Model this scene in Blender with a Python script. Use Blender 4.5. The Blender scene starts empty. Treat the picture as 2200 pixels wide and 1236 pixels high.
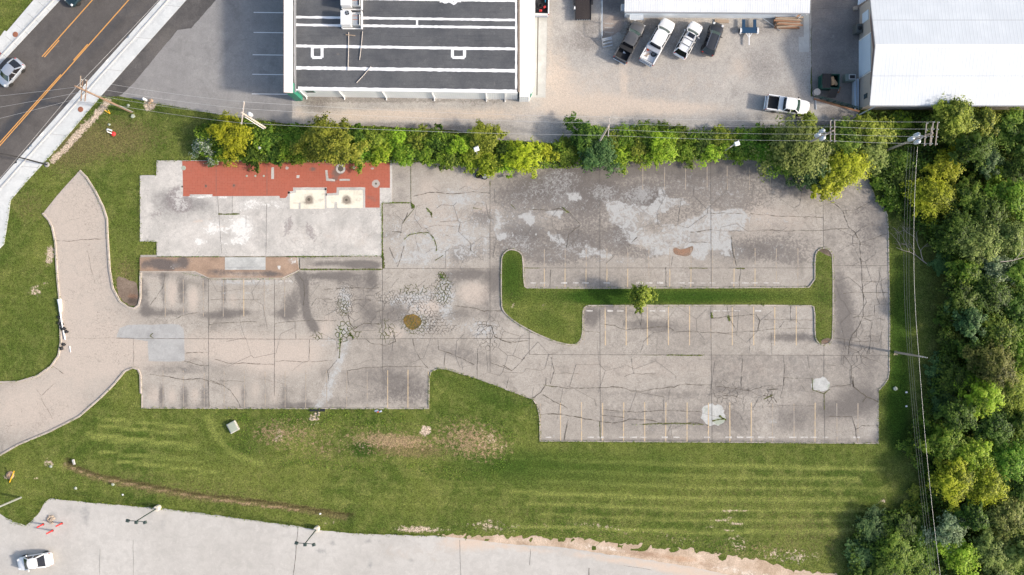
import bpy, bmesh, math, random
import numpy as np
from mathutils import Vector, Matrix, noise
from mathutils.geometry import delaunay_2d_cdt
R = math.radians
scene = bpy.context.scene
col = scene.collection
rng = random.Random(7)
nr = np.random.RandomState(11)

# ------------------------------------------------------------------ camera, sky, sun, exposure
H = 98.0            # height of the camera above the ground
S = 16.6            # photograph pixels per metre on the ground
cam = bpy.data.cameras.new("camera")
camo = bpy.data.objects.new("camera", cam)
col.objects.link(camo)
camo.location = (0, 0, H)
cam.sensor_width = 36
cam.lens = 36 * H / (2200 / S)
cam.clip_end = 2000
scene.camera = camo
SUN_EL, SUN_DIR = R(27), Vector((0.985, -0.17, 0)).normalized()
world = bpy.data.worlds.new("World")
scene.world = world
world.use_nodes = True
wn = world.node_tree
sky = wn.nodes.new('ShaderNodeTexSky')
sky.sky_type = 'NISHITA'
sky.sun_disc = False
sky.sun_elevation = SUN_EL
sky.sun_rotation = math.atan2(SUN_DIR.x, SUN_DIR.y)
sky.air_density = 1.0
sky.dust_density = 2.5
bgn = wn.nodes['Background']
hz = wn.nodes.new('ShaderNodeMix'); hz.data_type = 'RGBA'; hz.blend_type = 'MULTIPLY'; hz.inputs[0].default_value = 1.0
hz.inputs[7].default_value = (1.02, .975, .92, 1)      # hazy, slightly warm sky
wn.links.new(sky.outputs[0], hz.inputs[6]); wn.links.new(hz.outputs[2], bgn.inputs[0])
bgn.inputs[1].default_value = 0.15
sun = bpy.data.lights.new("sun", 'SUN')
sun.energy = 2.95
sun.angle = R(4)
sun.color = (1.0, 0.90, 0.78)
suno = bpy.data.objects.new("sun", sun)
col.objects.link(suno)
sv = Vector((SUN_DIR.x * math.cos(SUN_EL), SUN_DIR.y * math.cos(SUN_EL), math.sin(SUN_EL)))
suno.rotation_euler = sv.to_track_quat('Z', 'Y').to_euler()
suno.location = (60, -10, 60)
scene.view_settings.view_transform = 'Standard'
scene.view_settings.look = 'None'
scene.view_settings.exposure = 0.74
scene.view_settings.gamma = 1

# ------------------------------------------------------------------ helpers
def P(px, py, z=0.0):
    k = (H - z) / H
    return Vector(((px - 1100) / S * k, (618 - py) / S * k, z))
def W(px, py):
    return ((px - 1100) / S, (618 - py) / S)

def tag(o, label=None, cat=None, group=None, kind=None):
    if label: o['label'] = label
    if cat: o['category'] = cat
    if group: o['group'] = group
    if kind: o['kind'] = kind
    return o
def link_mesh(name, me, m=None, parent=None):
    o = bpy.data.objects.new(name, me)
    col.objects.link(o)
    if m is not None and not me.materials: me.materials.append(m)
    if parent: o.parent = parent
    return o
def empty(name, loc=(0, 0, 0), rz=0.0, label=None, cat=None, group=None):
    o = bpy.data.objects.new(name, None)
    o.empty_display_size = 0.3
    col.objects.link(o)
    o.location = loc
    o.rotation_euler = (0, 0, rz)
    return tag(o, label, cat, group)
def copy_tree(o, parent=None):
    c = o.copy()
    col.objects.link(c)
    if parent is not None: c.parent = parent
    for ch in list(o.children): copy_tree(ch, c)
    return c

class MB:
    """collects shapes, builds ONE mesh object"""
    def __init__(s): s.v = []; s.f = []; s.sm = []
    def add(s, vs, fs, smooth=False):
        b = len(s.v)
        s.v += [tuple(v) for v in vs]
        for f in fs: s.f.append([i + b for i in f]); s.sm.append(smooth)
        return s
    def box(s, c, d, rz=0.0, M=None, taper=1.0, bev=0.0):
        x, y, z = d[0] / 2, d[1] / 2, d[2] / 2
        if bev > 0:
            b = min(bev, x * .9, y * .9, z * .9)
            prof = [(-z, b), (-z + b, 0), (z - b, 0), (z, b)]
            rings = []
            for zz, i in prof:
                X, Y = x - i, y - i
                c1 = b * .6
                rings.append([(X, -Y + c1, zz), (X, Y - c1, zz), (X - c1, Y, zz), (-X + c1, Y, zz), (-X, Y - c1, zz), (-X, -Y + c1, zz), (-X + c1, -Y, zz), (X - c1, -Y, zz)])
            vs = [p for r in rings for p in r]
            fs = [list(range(7, -1, -1)), list(range(24, 32))]
            for k in range(3):
                for i in range(8): fs.append([k * 8 + i, k * 8 + (i + 1) % 8, (k + 1) * 8 + (i + 1) % 8, (k + 1) * 8 + i])
        else:
            t = taper
            vs = [(-x, -y, -z), (x, -y, -z), (x, y, -z), (-x, y, -z), (-x * t, -y * t, z), (x * t, -y * t, z), (x * t, y * t, z), (-x * t, y * t, z)]
            fs = [[3, 2, 1, 0], [4, 5, 6, 7], [0, 1, 5, 4], [1, 2, 6, 5], [2, 3, 7, 6], [3, 0, 4, 7]]
        ca, sa = math.cos(rz), math.sin(rz)
        out = []
        for p in vs:
            q = Vector((p[0] * ca - p[1] * sa + c[0], p[0] * sa + p[1] * ca + c[1], p[2] + c[2]))
            if M is not None: q = M @ q
            out.append(q)
        return s.add(out, fs)
    def bar(s, a, b, w, h=None, up=(0, 0, 1)):
        a, b = Vector(a), Vector(b)
        h = h or w
        d = (b - a)
        L = d.length
        if L < 1e-6: return s
        d.normalize()
        u = Vector(up)
        if abs(d.dot(u)) > .98: u = Vector((1, 0, 0))
        sd = d.cross(u).normalized(); uu = sd.cross(d).normalized()
        vs = []
        for p in (a, b):
            for i, j in ((-1, -1), (1, -1), (1, 1), (-1, 1)): vs.append(p + sd * (i * w / 2) + uu * (j * h / 2))
        return s.add(vs, [[0, 1, 2, 3], [7, 6, 5, 4], [0, 4, 5, 1], [1, 5, 6, 2], [2, 6, 7, 3], [3, 7, 4, 0]])
    def tube(s, pts, r0, r1=None, n=8, cap=True, smooth=True):
        pts = [Vector(p) for p in pts]
        r1 = r0 if r1 is None else r1
        m = len(pts)
        vs = []
        for i, p in enumerate(pts):
            d = (pts[min(i + 1, m - 1)] - pts[max(i - 1, 0)]).normalized()
            u = Vector((0, 0, 1)) if abs(d.z) < .95 else Vector((1, 0, 0))
            a = d.cross(u).normalized(); b = a.cross(d).normalized()
            r = r0 + (r1 - r0) * i / (m - 1)
            for k in range(n):
                t = 2 * math.pi * k / n
                vs.append(p + a * (r * math.cos(t)) + b * (r * math.sin(t)))
        fs = []
        for i in range(m - 1):
            for k in range(n): fs.append([i * n + k, i * n + (k + 1) % n, (i + 1) * n + (k + 1) % n, (i + 1) * n + k])
        s.add(vs, fs, smooth)
        if cap: s.add(vs[:n], [list(range(n - 1, -1, -1))]); s.add(vs[-n:], [list(range(n))])
        return s
    def lathe(s, prof, c, n=16, axis='Z', smooth=True):
        vs = []
        for r, z in prof:
            for k in range(n):
                t = 2 * math.pi * k / n
                p = (r * math.cos(t), r * math.sin(t), z)
                if axis == 'Y': p = (p[0], p[2], p[1])
                if axis == 'X': p = (p[2], p[0], p[1])
                vs.append(Vector(p) + Vector(c))
        fs = []
        for i in range(len(prof) - 1):
            for k in range(n): fs.append([i * n + k, i * n + (k + 1) % n, (i + 1) * n + (k + 1) % n, (i + 1) * n + k])
        s.add(vs, fs, smooth)
        m = len(prof) - 1
        if prof[0][0] > 1e-4: s.add(vs[:n], [list(range(n - 1, -1, -1))])
        if prof[m][0] > 1e-4: s.add(vs[-n:], [list(range(n))])
        return s
    def prism(s, pts, z0, z1):
        n = len(pts)
        vs = [(p[0], p[1], z0) for p in pts] + [(p[0], p[1], z1) for p in pts]
        fs = [list(range(n - 1, -1, -1)), list(range(n, 2 * n))]
        for i in range(n): fs.append([i, (i + 1) % n, n + (i + 1) % n, n + i])
        return s.add(vs, fs)
    def quad(s, a, b, c, d): return s.add([a, b, c, d], [[0, 1, 2, 3]])
    def ribbon(s, pts, w, z, step=0.3, amp=0.0, wj=0.0, seed=0):
        """flat ribbon through world xy points"""
        q = []
        for i in range(len(pts) - 1):
            a, b = pts[i], pts[i + 1]
            L = math.hypot(b[0] - a[0], b[1] - a[1])
            n = max(1, int(L / step))
            for k in range(n):
                t = k / n
                q.append([a[0] + (b[0] - a[0]) * t, a[1] + (b[1] - a[1]) * t])
        q.append(list(pts[-1]))
        if amp:
            for p in q:
                v = noise.noise_vector(Vector((p[0] * 1.7, p[1] * 1.7, seed)))
                v2 = noise.noise_vector(Vector((p[0] * .5, p[1] * .5, seed + 9)))
                p[0] += v.x * amp + v2.x * amp * 1.5; p[1] += v.y * amp + v2.y * amp * 1.5
        vs = []
        for i, p in enumerate(q):
            a = q[max(i - 1, 0)]; b = q[min(i + 1, len(q) - 1)]
            dx, dy = b[0] - a[0], b[1] - a[1]
            L = math.hypot(dx, dy) or 1
            ww = w * (1 + wj * (rng.random() * 2 - 1)) / 2
            nx, ny = -dy / L * ww, dx / L * ww
            vs += [(p[0] + nx, p[1] + ny, z), (p[0] - nx, p[1] - ny, z)]
        fs = [[2 * i + 1, 2 * i + 3, 2 * i + 2, 2 * i] for i in range(len(q) - 1)]
        return s.add(vs, fs)
    def build(s, name, m=None, parent=None):
        me = bpy.data.meshes.new(name)
        me.from_pydata(s.v, [], s.f)
        me.update()
        if any(s.sm): me.polygons.foreach_set('use_smooth', s.sm)
        return link_mesh(name, me, m, parent)

def np_mesh(name, V, F):
    """V (n,3), F (m,k) arrays"""
    me = bpy.data.meshes.new(name)
    n, m, k = len(V), len(F), F.shape[1]
    me.vertices.add(n); me.vertices.foreach_set('co', np.asarray(V, dtype=np.float32).ravel())
    me.loops.add(m * k); me.loops.foreach_set('vertex_index', np.asarray(F, dtype=np.int32).ravel())
    me.polygons.add(m); me.polygons.foreach_set('loop_start', np.arange(0, m * k, k, dtype=np.int32))
    me.update(calc_edges=True)
    return me

# ---- polygons with roughened edges, triangulated with interior points, painted per vertex with wear and dirt
def rough(poly, step=0.35, amp=0.05, seed=0.0):
    out = []
    n = len(poly)
    for i in range(n):
        a, b = poly[i], poly[(i + 1) % n]
        L = math.hypot(b[0] - a[0], b[1] - a[1])
        k = max(1, int(L / step))
        for j in range(k):
            t = j / k
            x, y = a[0] + (b[0] - a[0]) * t, a[1] + (b[1] - a[1]) * t
            if amp:
                v = noise.noise_vector(Vector((x * 1.3, y * 1.3, seed))); v2 = noise.noise_vector(Vector((x * 4.1, y * 4.1, seed)))
                x += (v.x + .5 * v2.x) * amp; y += (v.y + .5 * v2.y) * amp
            out.append((x, y))
    return out
def smooth_poly(pts, it=2, closed=True):
    for _ in range(it):
        o = []
        n = len(pts)
        rngi = range(n) if closed else range(n - 1)
        if not closed: o.append(pts[0])
        for i in rngi:
            a, b = pts[i], pts[(i + 1) % n]
            o.append((a[0] * .75 + b[0] * .25, a[1] * .75 + b[1] * .25)); o.append((a[0] * .25 + b[0] * .75, a[1] * .25 + b[1] * .75))
        if not closed: o.append(pts[-1])
        pts = o
    return pts
def inside(poly, X, Y):
    c = np.zeros(X.shape, bool)
    n = len(poly)
    for i in range(n):
        x1, y1 = poly[i]; x2, y2 = poly[(i + 1) % n]
        if y1 == y2: continue
        m = ((y1 > Y) != (y2 > Y)) & (X < (x2 - x1) * (Y - y1) / (y2 - y1) + x1)
        c ^= m
    return c
def paint(V, strokes):
    """strokes in photograph pixels: ('R',x,y,rx,ry,rot,strength) or ('R',[(x,y)..],w,strength)"""
    X = V[:, 0] * S + 1100; Y = 618 - V[:, 1] * S
    C = np.zeros((len(V), 4), np.float32)
    for st in strokes:
        ch = 'RGBA'.index(st[0])
        if isinstance(st[1], str):
            m = inside(st[2], X, Y)
            C[:, ch] = np.where(m, np.maximum(C[:, ch], st[3]) if st[1] == 'poly' else np.clip(C[:, ch] + st[3], 0, 1.2), C[:, ch])
        elif isinstance(st[1], list):
            pts, w, k = st[1], st[2], st[3]
            d = np.full(len(V), 1e9)
            for a, b in zip(pts[:-1], pts[1:]):
                ax, ay = a; bx, by = b[0] - ax, b[1] - ay
                t = np.clip(((X - ax) * bx + (Y - ay) * by) / (bx * bx + by * by + 1e-9), 0, 1)
                d = np.minimum(d, np.hypot(X - ax - t * bx, Y - ay - t * by))
            C[:, ch] = np.maximum(C[:, ch], k * np.exp(-(d / w) ** 2)) if k > 0 else C[:, ch] * (1 + k * np.exp(-(d / w) ** 2))
        else:
            _, x, y, rx, ry, rot, k = st
            ca, sa = math.cos(R(rot)), math.sin(R(rot))
            u = ((X - x) * ca + (Y - y) * sa) / rx; v = (-(X - x) * sa + (Y - y) * ca) / ry
            g = np.exp(-((u * u + v * v) ** 1.4) * .7)
            if k > 0: C[:, ch] = C[:, ch] + k * g * (1 - np.clip(C[:, ch], 0, 1) * .6)
            else: C[:, ch] *= (1 + k * g)
    return np.clip(C, 0, 1.2)
def set_wear(me, C):
    at = me.color_attributes.new('wear', 'FLOAT_COLOR', 'POINT')
    at.data.foreach_set('color', C.ravel())
def sheet(name, poly, z, m, strokes=None, grid=0.5, step=0.35, amp=0.05, thick=0.0, kind='structure', parent=None, world=False, seed=0.):
    pl = poly if world else [W(*p) for p in poly]
    pl = rough(pl, step, amp, seed)
    if sum(pl[i][0] * pl[(i + 1) % len(pl)][1] - pl[(i + 1) % len(pl)][0] * pl[i][1] for i in range(len(pl))) < 0: pl.reverse()
    xs = [p[0] for p in pl]; ys = [p[1] for p in pl]
    pts = list(pl)
    if grid and strokes:
        gx, gy = np.meshgrid(np.arange(min(xs), max(xs), grid), np.arange(min(ys), max(ys), grid))
        gx = gx + nr.uniform(-.2, .2, gx.shape) * grid; gy = gy + nr.uniform(-.2, .2, gy.shape) * grid
        gx, gy = gx.ravel(), gy.ravel()
        ok = inside(pl, gx, gy)
        pts += [(a, b) for a, b in zip(gx[ok], gy[ok])]
    n = len(pl)
    r = delaunay_2d_cdt([Vector(p) for p in pts], [(i, (i + 1) % n) for i in range(n)], [], 0, 1e-5)
    vs, fs = r[0], r[2]
    V = np.array([(v.x, v.y, z) for v in vs], np.float32)
    F = np.array([f for f in fs], np.int32)
    cen = V[F].mean(1)
    F = F[inside(pl, cen[:, 0], cen[:, 1])]
    if thick > 0:
        b = len(V)
        # skirt
        P2 = np.array([(p[0], p[1], z) for p in pl] + [(p[0], p[1], z - thick) for p in pl], np.float32)
        V = np.vstack([V, P2])
        sk = []
        for i in range(n):
            j = (i + 1) % n
            sk += [(b + n + i, b + n + j, b + j), (b + n + i, b + j, b + i)]
        F = np.vstack([F, np.array(sk, np.int32)])
    me = np_mesh(name, V, F)
    set_wear(me, paint(V, strokes or []))
    o = link_mesh(name, me, m, parent)
    if kind: o['kind'] = kind
    return o

# ------------------------------------------------------------------ materials
class NT:
    def __init__(s, name):
        s.m = bpy.data.materials.new(name); s.m.use_nodes = True
        s.t = s.m.node_tree; s.b = s.t.nodes['Principled BSDF']
        s.co = None
    def n(s, ty, **kw):
        nd = s.t.nodes.new(ty)
        for k, v in kw.items():
            if k.startswith('i_'):
                key = k[2:]
                key = int(key) if key.isdigit() else key.replace('_', ' ')
                s.set(nd.inputs[key], v)
            else: setattr(nd, k, v)
        return nd
    def set(s, inp, v):
        if hasattr(v, 'is_output') or isinstance(v, bpy.types.NodeSocket): s.t.links.new(v, inp)
        elif isinstance(v, (tuple, list)) and len(v) == 3 and inp.type == 'RGBA': inp.default_value = (*v, 1)
        else: inp.default_value = v
    def pos(s):
        if s.co is None: s.co = s.n('ShaderNodeTexCoord').outputs['Object']
        return s.co
    def noise(s, scale, detail=6, rough=.55, dist=0., off=None, vec=None):
        v = vec or s.pos()
        if off is not None:
            mp = s.n('ShaderNodeMapping', i_Vector=v); mp.inputs['Location'].default_value = (off, off * 1.7, off * .3); v = mp.outputs[0]
        return s.n('ShaderNodeTexNoise', i_Vector=v, i_Scale=scale, i_Detail=detail, i_Roughness=rough, i_Distortion=dist).outputs['Fac']
    def math(s, op, a, b=0., c=None):
        nd = s.n('ShaderNodeMath', operation=op); s.set(nd.inputs[0], a); s.set(nd.inputs[1], b)
        if c is not None: s.set(nd.inputs[2], c)
        return nd.outputs[0]
    def ramp(s, f, lo, hi, a=0., b=1.):
        nd = s.n('ShaderNodeMapRange', interpolation_type='SMOOTHSTEP'); s.set(nd.inputs[0], f)
        for i, v in enumerate((lo, hi, a, b)): nd.inputs[i + 1].default_value = v
        return nd.outputs[0]
    def mix(s, f, a, b, mode='MIX'):
        nd = s.n('ShaderNodeMix', data_type='RGBA', blend_type=mode); s.set(nd.inputs[0], f); s.set(nd.inputs[6], a); s.set(nd.inputs[7], b)
        return nd.outputs[2]
    def wear(s):
        a = s.n('ShaderNodeAttribute', attribute_name='wear')
        sp = s.n('ShaderNodeSeparateColor', i_0=a.outputs['Color'])
        return sp.outputs[0], sp.outputs[1], sp.outputs[2], a.outputs['Alpha']
    def out(s, c, rough=.85, bump=None, bs=.3, bd=.02, metal=0., spec=.3):
        s.set(s.b.inputs['Base Color'], c); s.set(s.b.inputs['Roughness'], rough); s.set(s.b.inputs['Metallic'], metal)
        s.b.inputs['Specular IOR Level'].default_value = spec
        if bump is not None:
            bn = s.n('ShaderNodeBump', i_Height=bump, i_Strength=bs, i_Distance=bd)
            s.t.links.new(bn.outputs[0], s.b.inputs['Normal'])
        return s.m
def plain(name, c, rough=.6, metal=0., var=.12, scale=3., spec=.4, coat=0.):
    t = NT(name)
    f = t.noise(scale, 5)
    d = tuple(x * (1 - var) for x in c); l = tuple(min(1, x * (1 + var)) for x in c)
    m = t.out(t.mix(f, d, l), rough, metal=metal, spec=spec)
    t.b.inputs['Coat Weight'].default_value = coat
    t.b.inputs['Coat Roughness'].default_value = .08
    return m
def ground(name, c1, c2, dark, light, warm, mott, grain=.25, gs=14., big=.12, stone=False, speck=0., mot=.45, crk=False):
    t = NT(name)
    r, g, b, a = t.wear()
    n1 = t.noise(big, 7, .6); n2 = t.noise(.9, 9, .68, .6, 3.); n3 = t.noise(gs, 5, .7); n4 = t.noise(3.2, 8, .75, .3, 7.); n5 = t.noise(1.3, 10, .72, .9, 13.)
    c = t.mix(t.ramp(n1, .35, .65), c1, c2)
    c = t.mix(t.math('MULTIPLY', t.ramp(n2, .38, .66), .4), c, tuple(x * .78 for x in c1))
    c = t.mix(t.math('MULTIPLY', t.ramp(n5, .5, .72), .35), c, tuple(min(1, x * 1.22) for x in c2))
    n7 = t.noise(.33, 9, .72, .8, 31.); n8 = t.noise(5.5, 7, .78, .2, 41.)
    c = t.mix(t.math('MULTIPLY', t.ramp(n7, .50, .70), mot), c, tuple(x * .62 for x in c1))
    c = t.mix(t.math('MULTIPLY', t.ramp(n8, .50, .66), mot * .8), c, tuple(x * .68 for x in c1))
    wm = t.ramp(t.math('ADD', b, t.math('MULTIPLY', t.math('SUBTRACT', n2, .5), .9)), .15, .85)
    c = t.mix(wm, c, warm)
    dm = t.ramp(t.math('ADD', t.math('MULTIPLY', r, 1.25), t.math('ADD', t.math('MULTIPLY', t.math('SUBTRACT', n5, .5), 1.0), t.math('MULTIPLY', t.math('SUBTRACT', n4, .5), .5))), .14, .85)
    c = t.mix(t.math('MULTIPLY', dm, .85), c, dark)
    am = t.ramp(t.math('ADD', t.math('MULTIPLY', a, .75), t.math('MULTIPLY', t.math('SUBTRACT', n4, .5), 1.4)), .26, .50)
    c = t.mix(t.math('MULTIPLY', am, .62), c, mott)
    c = t.mix(t.math('MULTIPLY', t.ramp(t.math('ADD', g, t.math('MULTIPLY', t.math('SUBTRACT', n4, .5), .8)), .08, .7), .45), c, light)
    if crk:
        wv = t.n('ShaderNodeVectorMath', operation='ADD'); t.set(wv.inputs[0], t.pos())
        nz = t.n('ShaderNodeTexNoise', i_Vector=t.pos(), i_Scale=1.4, i_Detail=4.); sc_ = t.n('ShaderNodeVectorMath', operation='SCALE'); t.set(sc_.inputs[0], nz.outputs['Color']); sc_.inputs['Scale'].default_value = .9; t.set(wv.inputs[1], sc_.outputs[0])
        for sc, th, md, ms_ in ((.55, .016, .30, .06), (1.9, .035, .55, .18)):
            vo = t.n('ShaderNodeTexVoronoi', feature='DISTANCE_TO_EDGE', i_Vector=wv.outputs[0], i_Scale=sc)
            e = t.ramp(vo.outputs['Distance'], 0., th, 1., 0.)
            c = t.mix(t.math('MULTIPLY', t.math('MULTIPLY', e, t.ramp(t.noise(ms_, 5, .7, 0, 60. + sc), .48, .58)), md), c, tuple(x * .42 for x in c1))
        c = t.mix(t.math('MULTIPLY', t.ramp(t.math('ADD', t.math('MULTIPLY', a, .55), t.math('MULTIPLY', t.math('SUBTRACT', t.noise(2.1, 10, .8, 1.2, 71.), .5), 1.6)), .42, .58), .55), c, light)
    gm = t.ramp(t.math('ADD', g, t.math('ADD', t.math('MULTIPLY', t.math('SUBTRACT', n5, .5), 2.4), t.math('MULTIPLY', t.math('SUBTRACT', n4, .5), 1.0))), .42, .53)
    c = t.mix(t.math('MULTIPLY', gm, .85), c, light)
    h = n3
    if stone:
        vo = t.n('ShaderNodeTexVoronoi', i_Vector=t.pos(), i_Scale=9.)
        h = t.math('ADD', n3, t.math('MULTIPLY', vo.outputs['Distance'], .8))
        hs = t.n('ShaderNodeSeparateColor', i_0=vo.outputs['Color'])
        c = t.mix(t.math('MULTIPLY', t.ramp(hs.outputs[0], .2, 1.), .18), c, tuple(min(1, x * 1.45) for x in c2))
        c = t.mix(t.math('MULTIPLY', t.ramp(hs.outputs[1], .6, 1.), .22), c, tuple(x * .5 for x in c1))
    if speck:
        sp = t.noise(26., 2, .5, 0, 21.)
        c = t.mix(t.math('MULTIPLY', t.ramp(sp, .62, .7), speck), c, tuple(x * .4 for x in c1))
    gr = t.ramp(n3, .25, .75, 1 - grain, 1 + grain * .7)
    gcol = t.n('ShaderNodeCombineColor', i_0=gr, i_1=gr, i_2=gr).outputs[0]
    c = t.mix(1., c, gcol, 'MULTIPLY')
    return t.out(c, .9, h, .5, .02)

M = {}
M['concrete'] = ground('weathered_concrete', (.372, .338, .298), (.455, .418, .372), (.145, .132, .124), (.44, .445, .44), (.50, .435, .378), (.135, .122, .116), .2, 9., .08, mot=.7, crk=True)
M['slab'] = ground('slab_concrete', (.50, .48, .45), (.63, .60, .56), (.22, .21, .205), (.74, .73, .70), (.60, .50, .42), (.22, .19, .19), .14, 9., .25, mot=.5, crk=True)
M['walk'] = ground('brown_walk', (.34, .24, .175), (.42, .30, .22), (.11, .10, .10), (.66, .66, .64), (.5, .42, .35), (.15, .12, .11), .3, 12., .5)
M['sidewalk'] = ground('pale_sidewalk', (.60, .62, .62), (.68, .69, .68), (.40, .42, .43), (.7, .7, .7), (.6, .58, .54), (.4, .4, .4), .06, 6., .2, mot=.08)
M['apron'] = ground('apron_concrete', (.47, .47, .45), (.55, .55, .52), (.3, .3, .3), (.7, .7, .7), (.5, .46, .4), (.3, .3, .3), .08, 8., .3, mot=.1)
M['road'] = ground('road_asphalt', (.108, .099, .094), (.142, .130, .123), (.05, .055, .065), (.2, .2, .2), (.14, .13, .12), (.06, .06, .06), .3, 16., .1)
M['asphalt'] = ground('old_asphalt', (.27, .262, .258), (.34, .33, .32), (.13, .13, .135), (.4, .4, .4), (.32, .28, .25), (.12, .12, .12), .2, 14., .12)
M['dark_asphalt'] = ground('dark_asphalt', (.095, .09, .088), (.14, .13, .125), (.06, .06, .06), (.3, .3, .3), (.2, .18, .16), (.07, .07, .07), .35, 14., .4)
M['south'] = ground('south_asphalt', (.49, .47, .44), (.55, .53, .50), (.25, .25, .25), (.6, .6, .6), (.60, .49, .40), (.3, .3, .3), .09, 10., .1, mot=.14)
M['gravel'] = ground('gravel', (.37, .352, .33), (.485, .455, .415), (.20, .18, .165), (.6, .57, .53), (.56, .475, .395), (.17, .15, .13), .24, 10., .13, True, mot=.5)
M['yard'] = ground('yard_asphalt', (.22, .20, .19), (.29, .265, .245), (.13, .12, .12), (.4, .38, .36), (.36, .30, .26), (.12, .11, .11), .3, 12., .2)
M['sand'] = ground('sandy_dirt', (.46, .34, .24), (.68, .54, .42), (.30, .18, .11), (.72, .64, .55), (.55, .33, .2), (.3, .2, .13), .3, 8., .35)
M['greypatch'] = ground('grey_patch', (.39, .39, .385), (.44, .44, .435), (.25, .25, .25), (.6, .6, .6), (.5, .45, .4), (.3, .3, .3), .08, 8., .5)
M['palepatch'] = ground('pale_patch', (.46, .465, .45), (.56, .565, .545), (.3, .3, .3), (.7, .7, .7), (.5, .45, .4), (.3, .36, .25), .12, 8., .9)
M['cream'] = ground('cream_floor', (.78, .73, .60), (.85, .80, .67), (.20, .16, .13), (.8, .8, .8), (.7, .6, .45), (.25, .2, .15), .06, 6., .6)
M['mud'] = ground('mud_water', (.20, .125, .03), (.26, .17, .05), (.1, .07, .03), (.3, .25, .1), (.3, .2, .1), (.12, .08, .03), .1, 5., .9)
M['dirt'] = ground('bare_dirt', (.20, .15, .115), (.30, .235, .18), (.07, .055, .045), (.5, .44, .37), (.35, .2, .13), (.08, .06, .05), .4, 9., .5)

def grass_mat():
    t = NT('grass')
    r, g, b, a = t.wear()
    n1 = t.noise(.10, 7, .62, .4); n2 = t.noise(.8, 8, .7, .4, 5.); n3 = t.noise(9., 6, .8); n4 = t.noise(2.6, 9, .78, .5, 9.); n6 = t.noise(24., 3, .8, 0, 3.)
    c = t.mix(t.ramp(n1, .3, .7), (.050, .086, .014), (.120, .145, .032))
    c = t.mix(t.math('MULTIPLY', t.ramp(n2, .42, .70), .7), c, (.175, .185, .058))
    c = t.mix(t.math('MULTIPLY', t.ramp(t.noise(.45, 7, .7, 1., 77.), .52, .68), .5), c, (.036, .070, .010))
    c = t.mix(t.math('MULTIPLY', t.ramp(n4, .5, .72), .6), c, (.042, .076, .012))
    # mowing stripes, faint, only where the pattern shows through
    mp = t.n('ShaderNodeMapping', i_Vector=t.pos()); mp.inputs['Rotation'].default_value = (0, 0, R(6)); mp.inputs['Scale'].default_value = (.012, .36, 1)
    wv = t.n('ShaderNodeTexNoise', i_Vector=mp.outputs[0], i_Scale=1.6, i_Detail=2., i_Roughness=.4).outputs['Fac']
    wv2 = t.ramp(wv, .40, .60)
    mw = t.n('ShaderNodeAttribute', attribute_name='mow'); ms = t.n('ShaderNodeSeparateColor', i_0=mw.outputs['Color'])
    c = t.mix(t.math('MULTIPLY', wv2, .16), c, (.155, .18, .045))
    c = t.mix(t.math('MULTIPLY', t.ramp(t.math('ADD', ms.outputs[0], t.math('MULTIPLY', t.math('SUBTRACT', n2, .5), .9)), .10, .75), .85), c, (.20, .23, .06))
    c = t.mix(t.ramp(t.math('ADD', b, t.math('MULTIPLY', t.math('SUBTRACT', n2, .5), .6)), .2, .9), c, (.032, .070, .009))
    c = t.mix(t.math('MULTIPLY', t.ramp(t.math('ADD', g, t.math('MULTIPLY', t.math('SUBTRACT', n4, .5), 2.6)), .2, .8), .7), c, (.15, .118, .058))
    am = t.ramp(t.math('ADD', t.math('MULTIPLY', a, .6), t.math('MULTIPLY', t.math('SUBTRACT', n4, .5), 1.6)), .34, .56)
    c = t.mix(t.math('MULTIPLY', am, .75), c, (.34, .235, .15))
    c = t.mix(t.ramp(t.math('ADD', ms.outputs[2], t.math('MULTIPLY', t.math('SUBTRACT', n4, .5), 1.4)), .3, 1.0), c, (.06, .048, .02))
    rm = t.ramp(t.math('ADD', r, t.math('ADD', t.math('MULTIPLY', t.math('SUBTRACT', n4, .5), 1.5), t.math('MULTIPLY', t.math('SUBTRACT', n2, .5), .8))), .42, .58)
    c = t.mix(rm, c, t.mix(t.ramp(n3, .3, .7), (.36, .27, .19), (.58, .49, .40)))
    n9 = t.noise(4.6, 8, .85, .3, 51.); g9 = t.ramp(n9, .36, .64, .55, 1.45)
    c = t.mix(1., c, t.n('ShaderNodeCombineColor', i_0=g9, i_1=g9, i_2=g9).outputs[0], 'MULTIPLY')
    gr = t.ramp(n3, .33, .67, .42, 1.6)
    g2 = t.ramp(n6, .36, .64, .6, 1.45)
    c = t.mix(1., c, t.n('ShaderNodeCombineColor', i_0=gr, i_1=gr, i_2=gr).outputs[0], 'MULTIPLY')
    c = t.mix(1., c, t.n('ShaderNodeCombineColor', i_0=g2, i_1=g2, i_2=g2).outputs[0], 'MULTIPLY')
    return t.out(c, .95, t.math('ADD', n3, n6), .9, .06, spec=.1)
M['grass'] = grass_mat()

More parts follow.
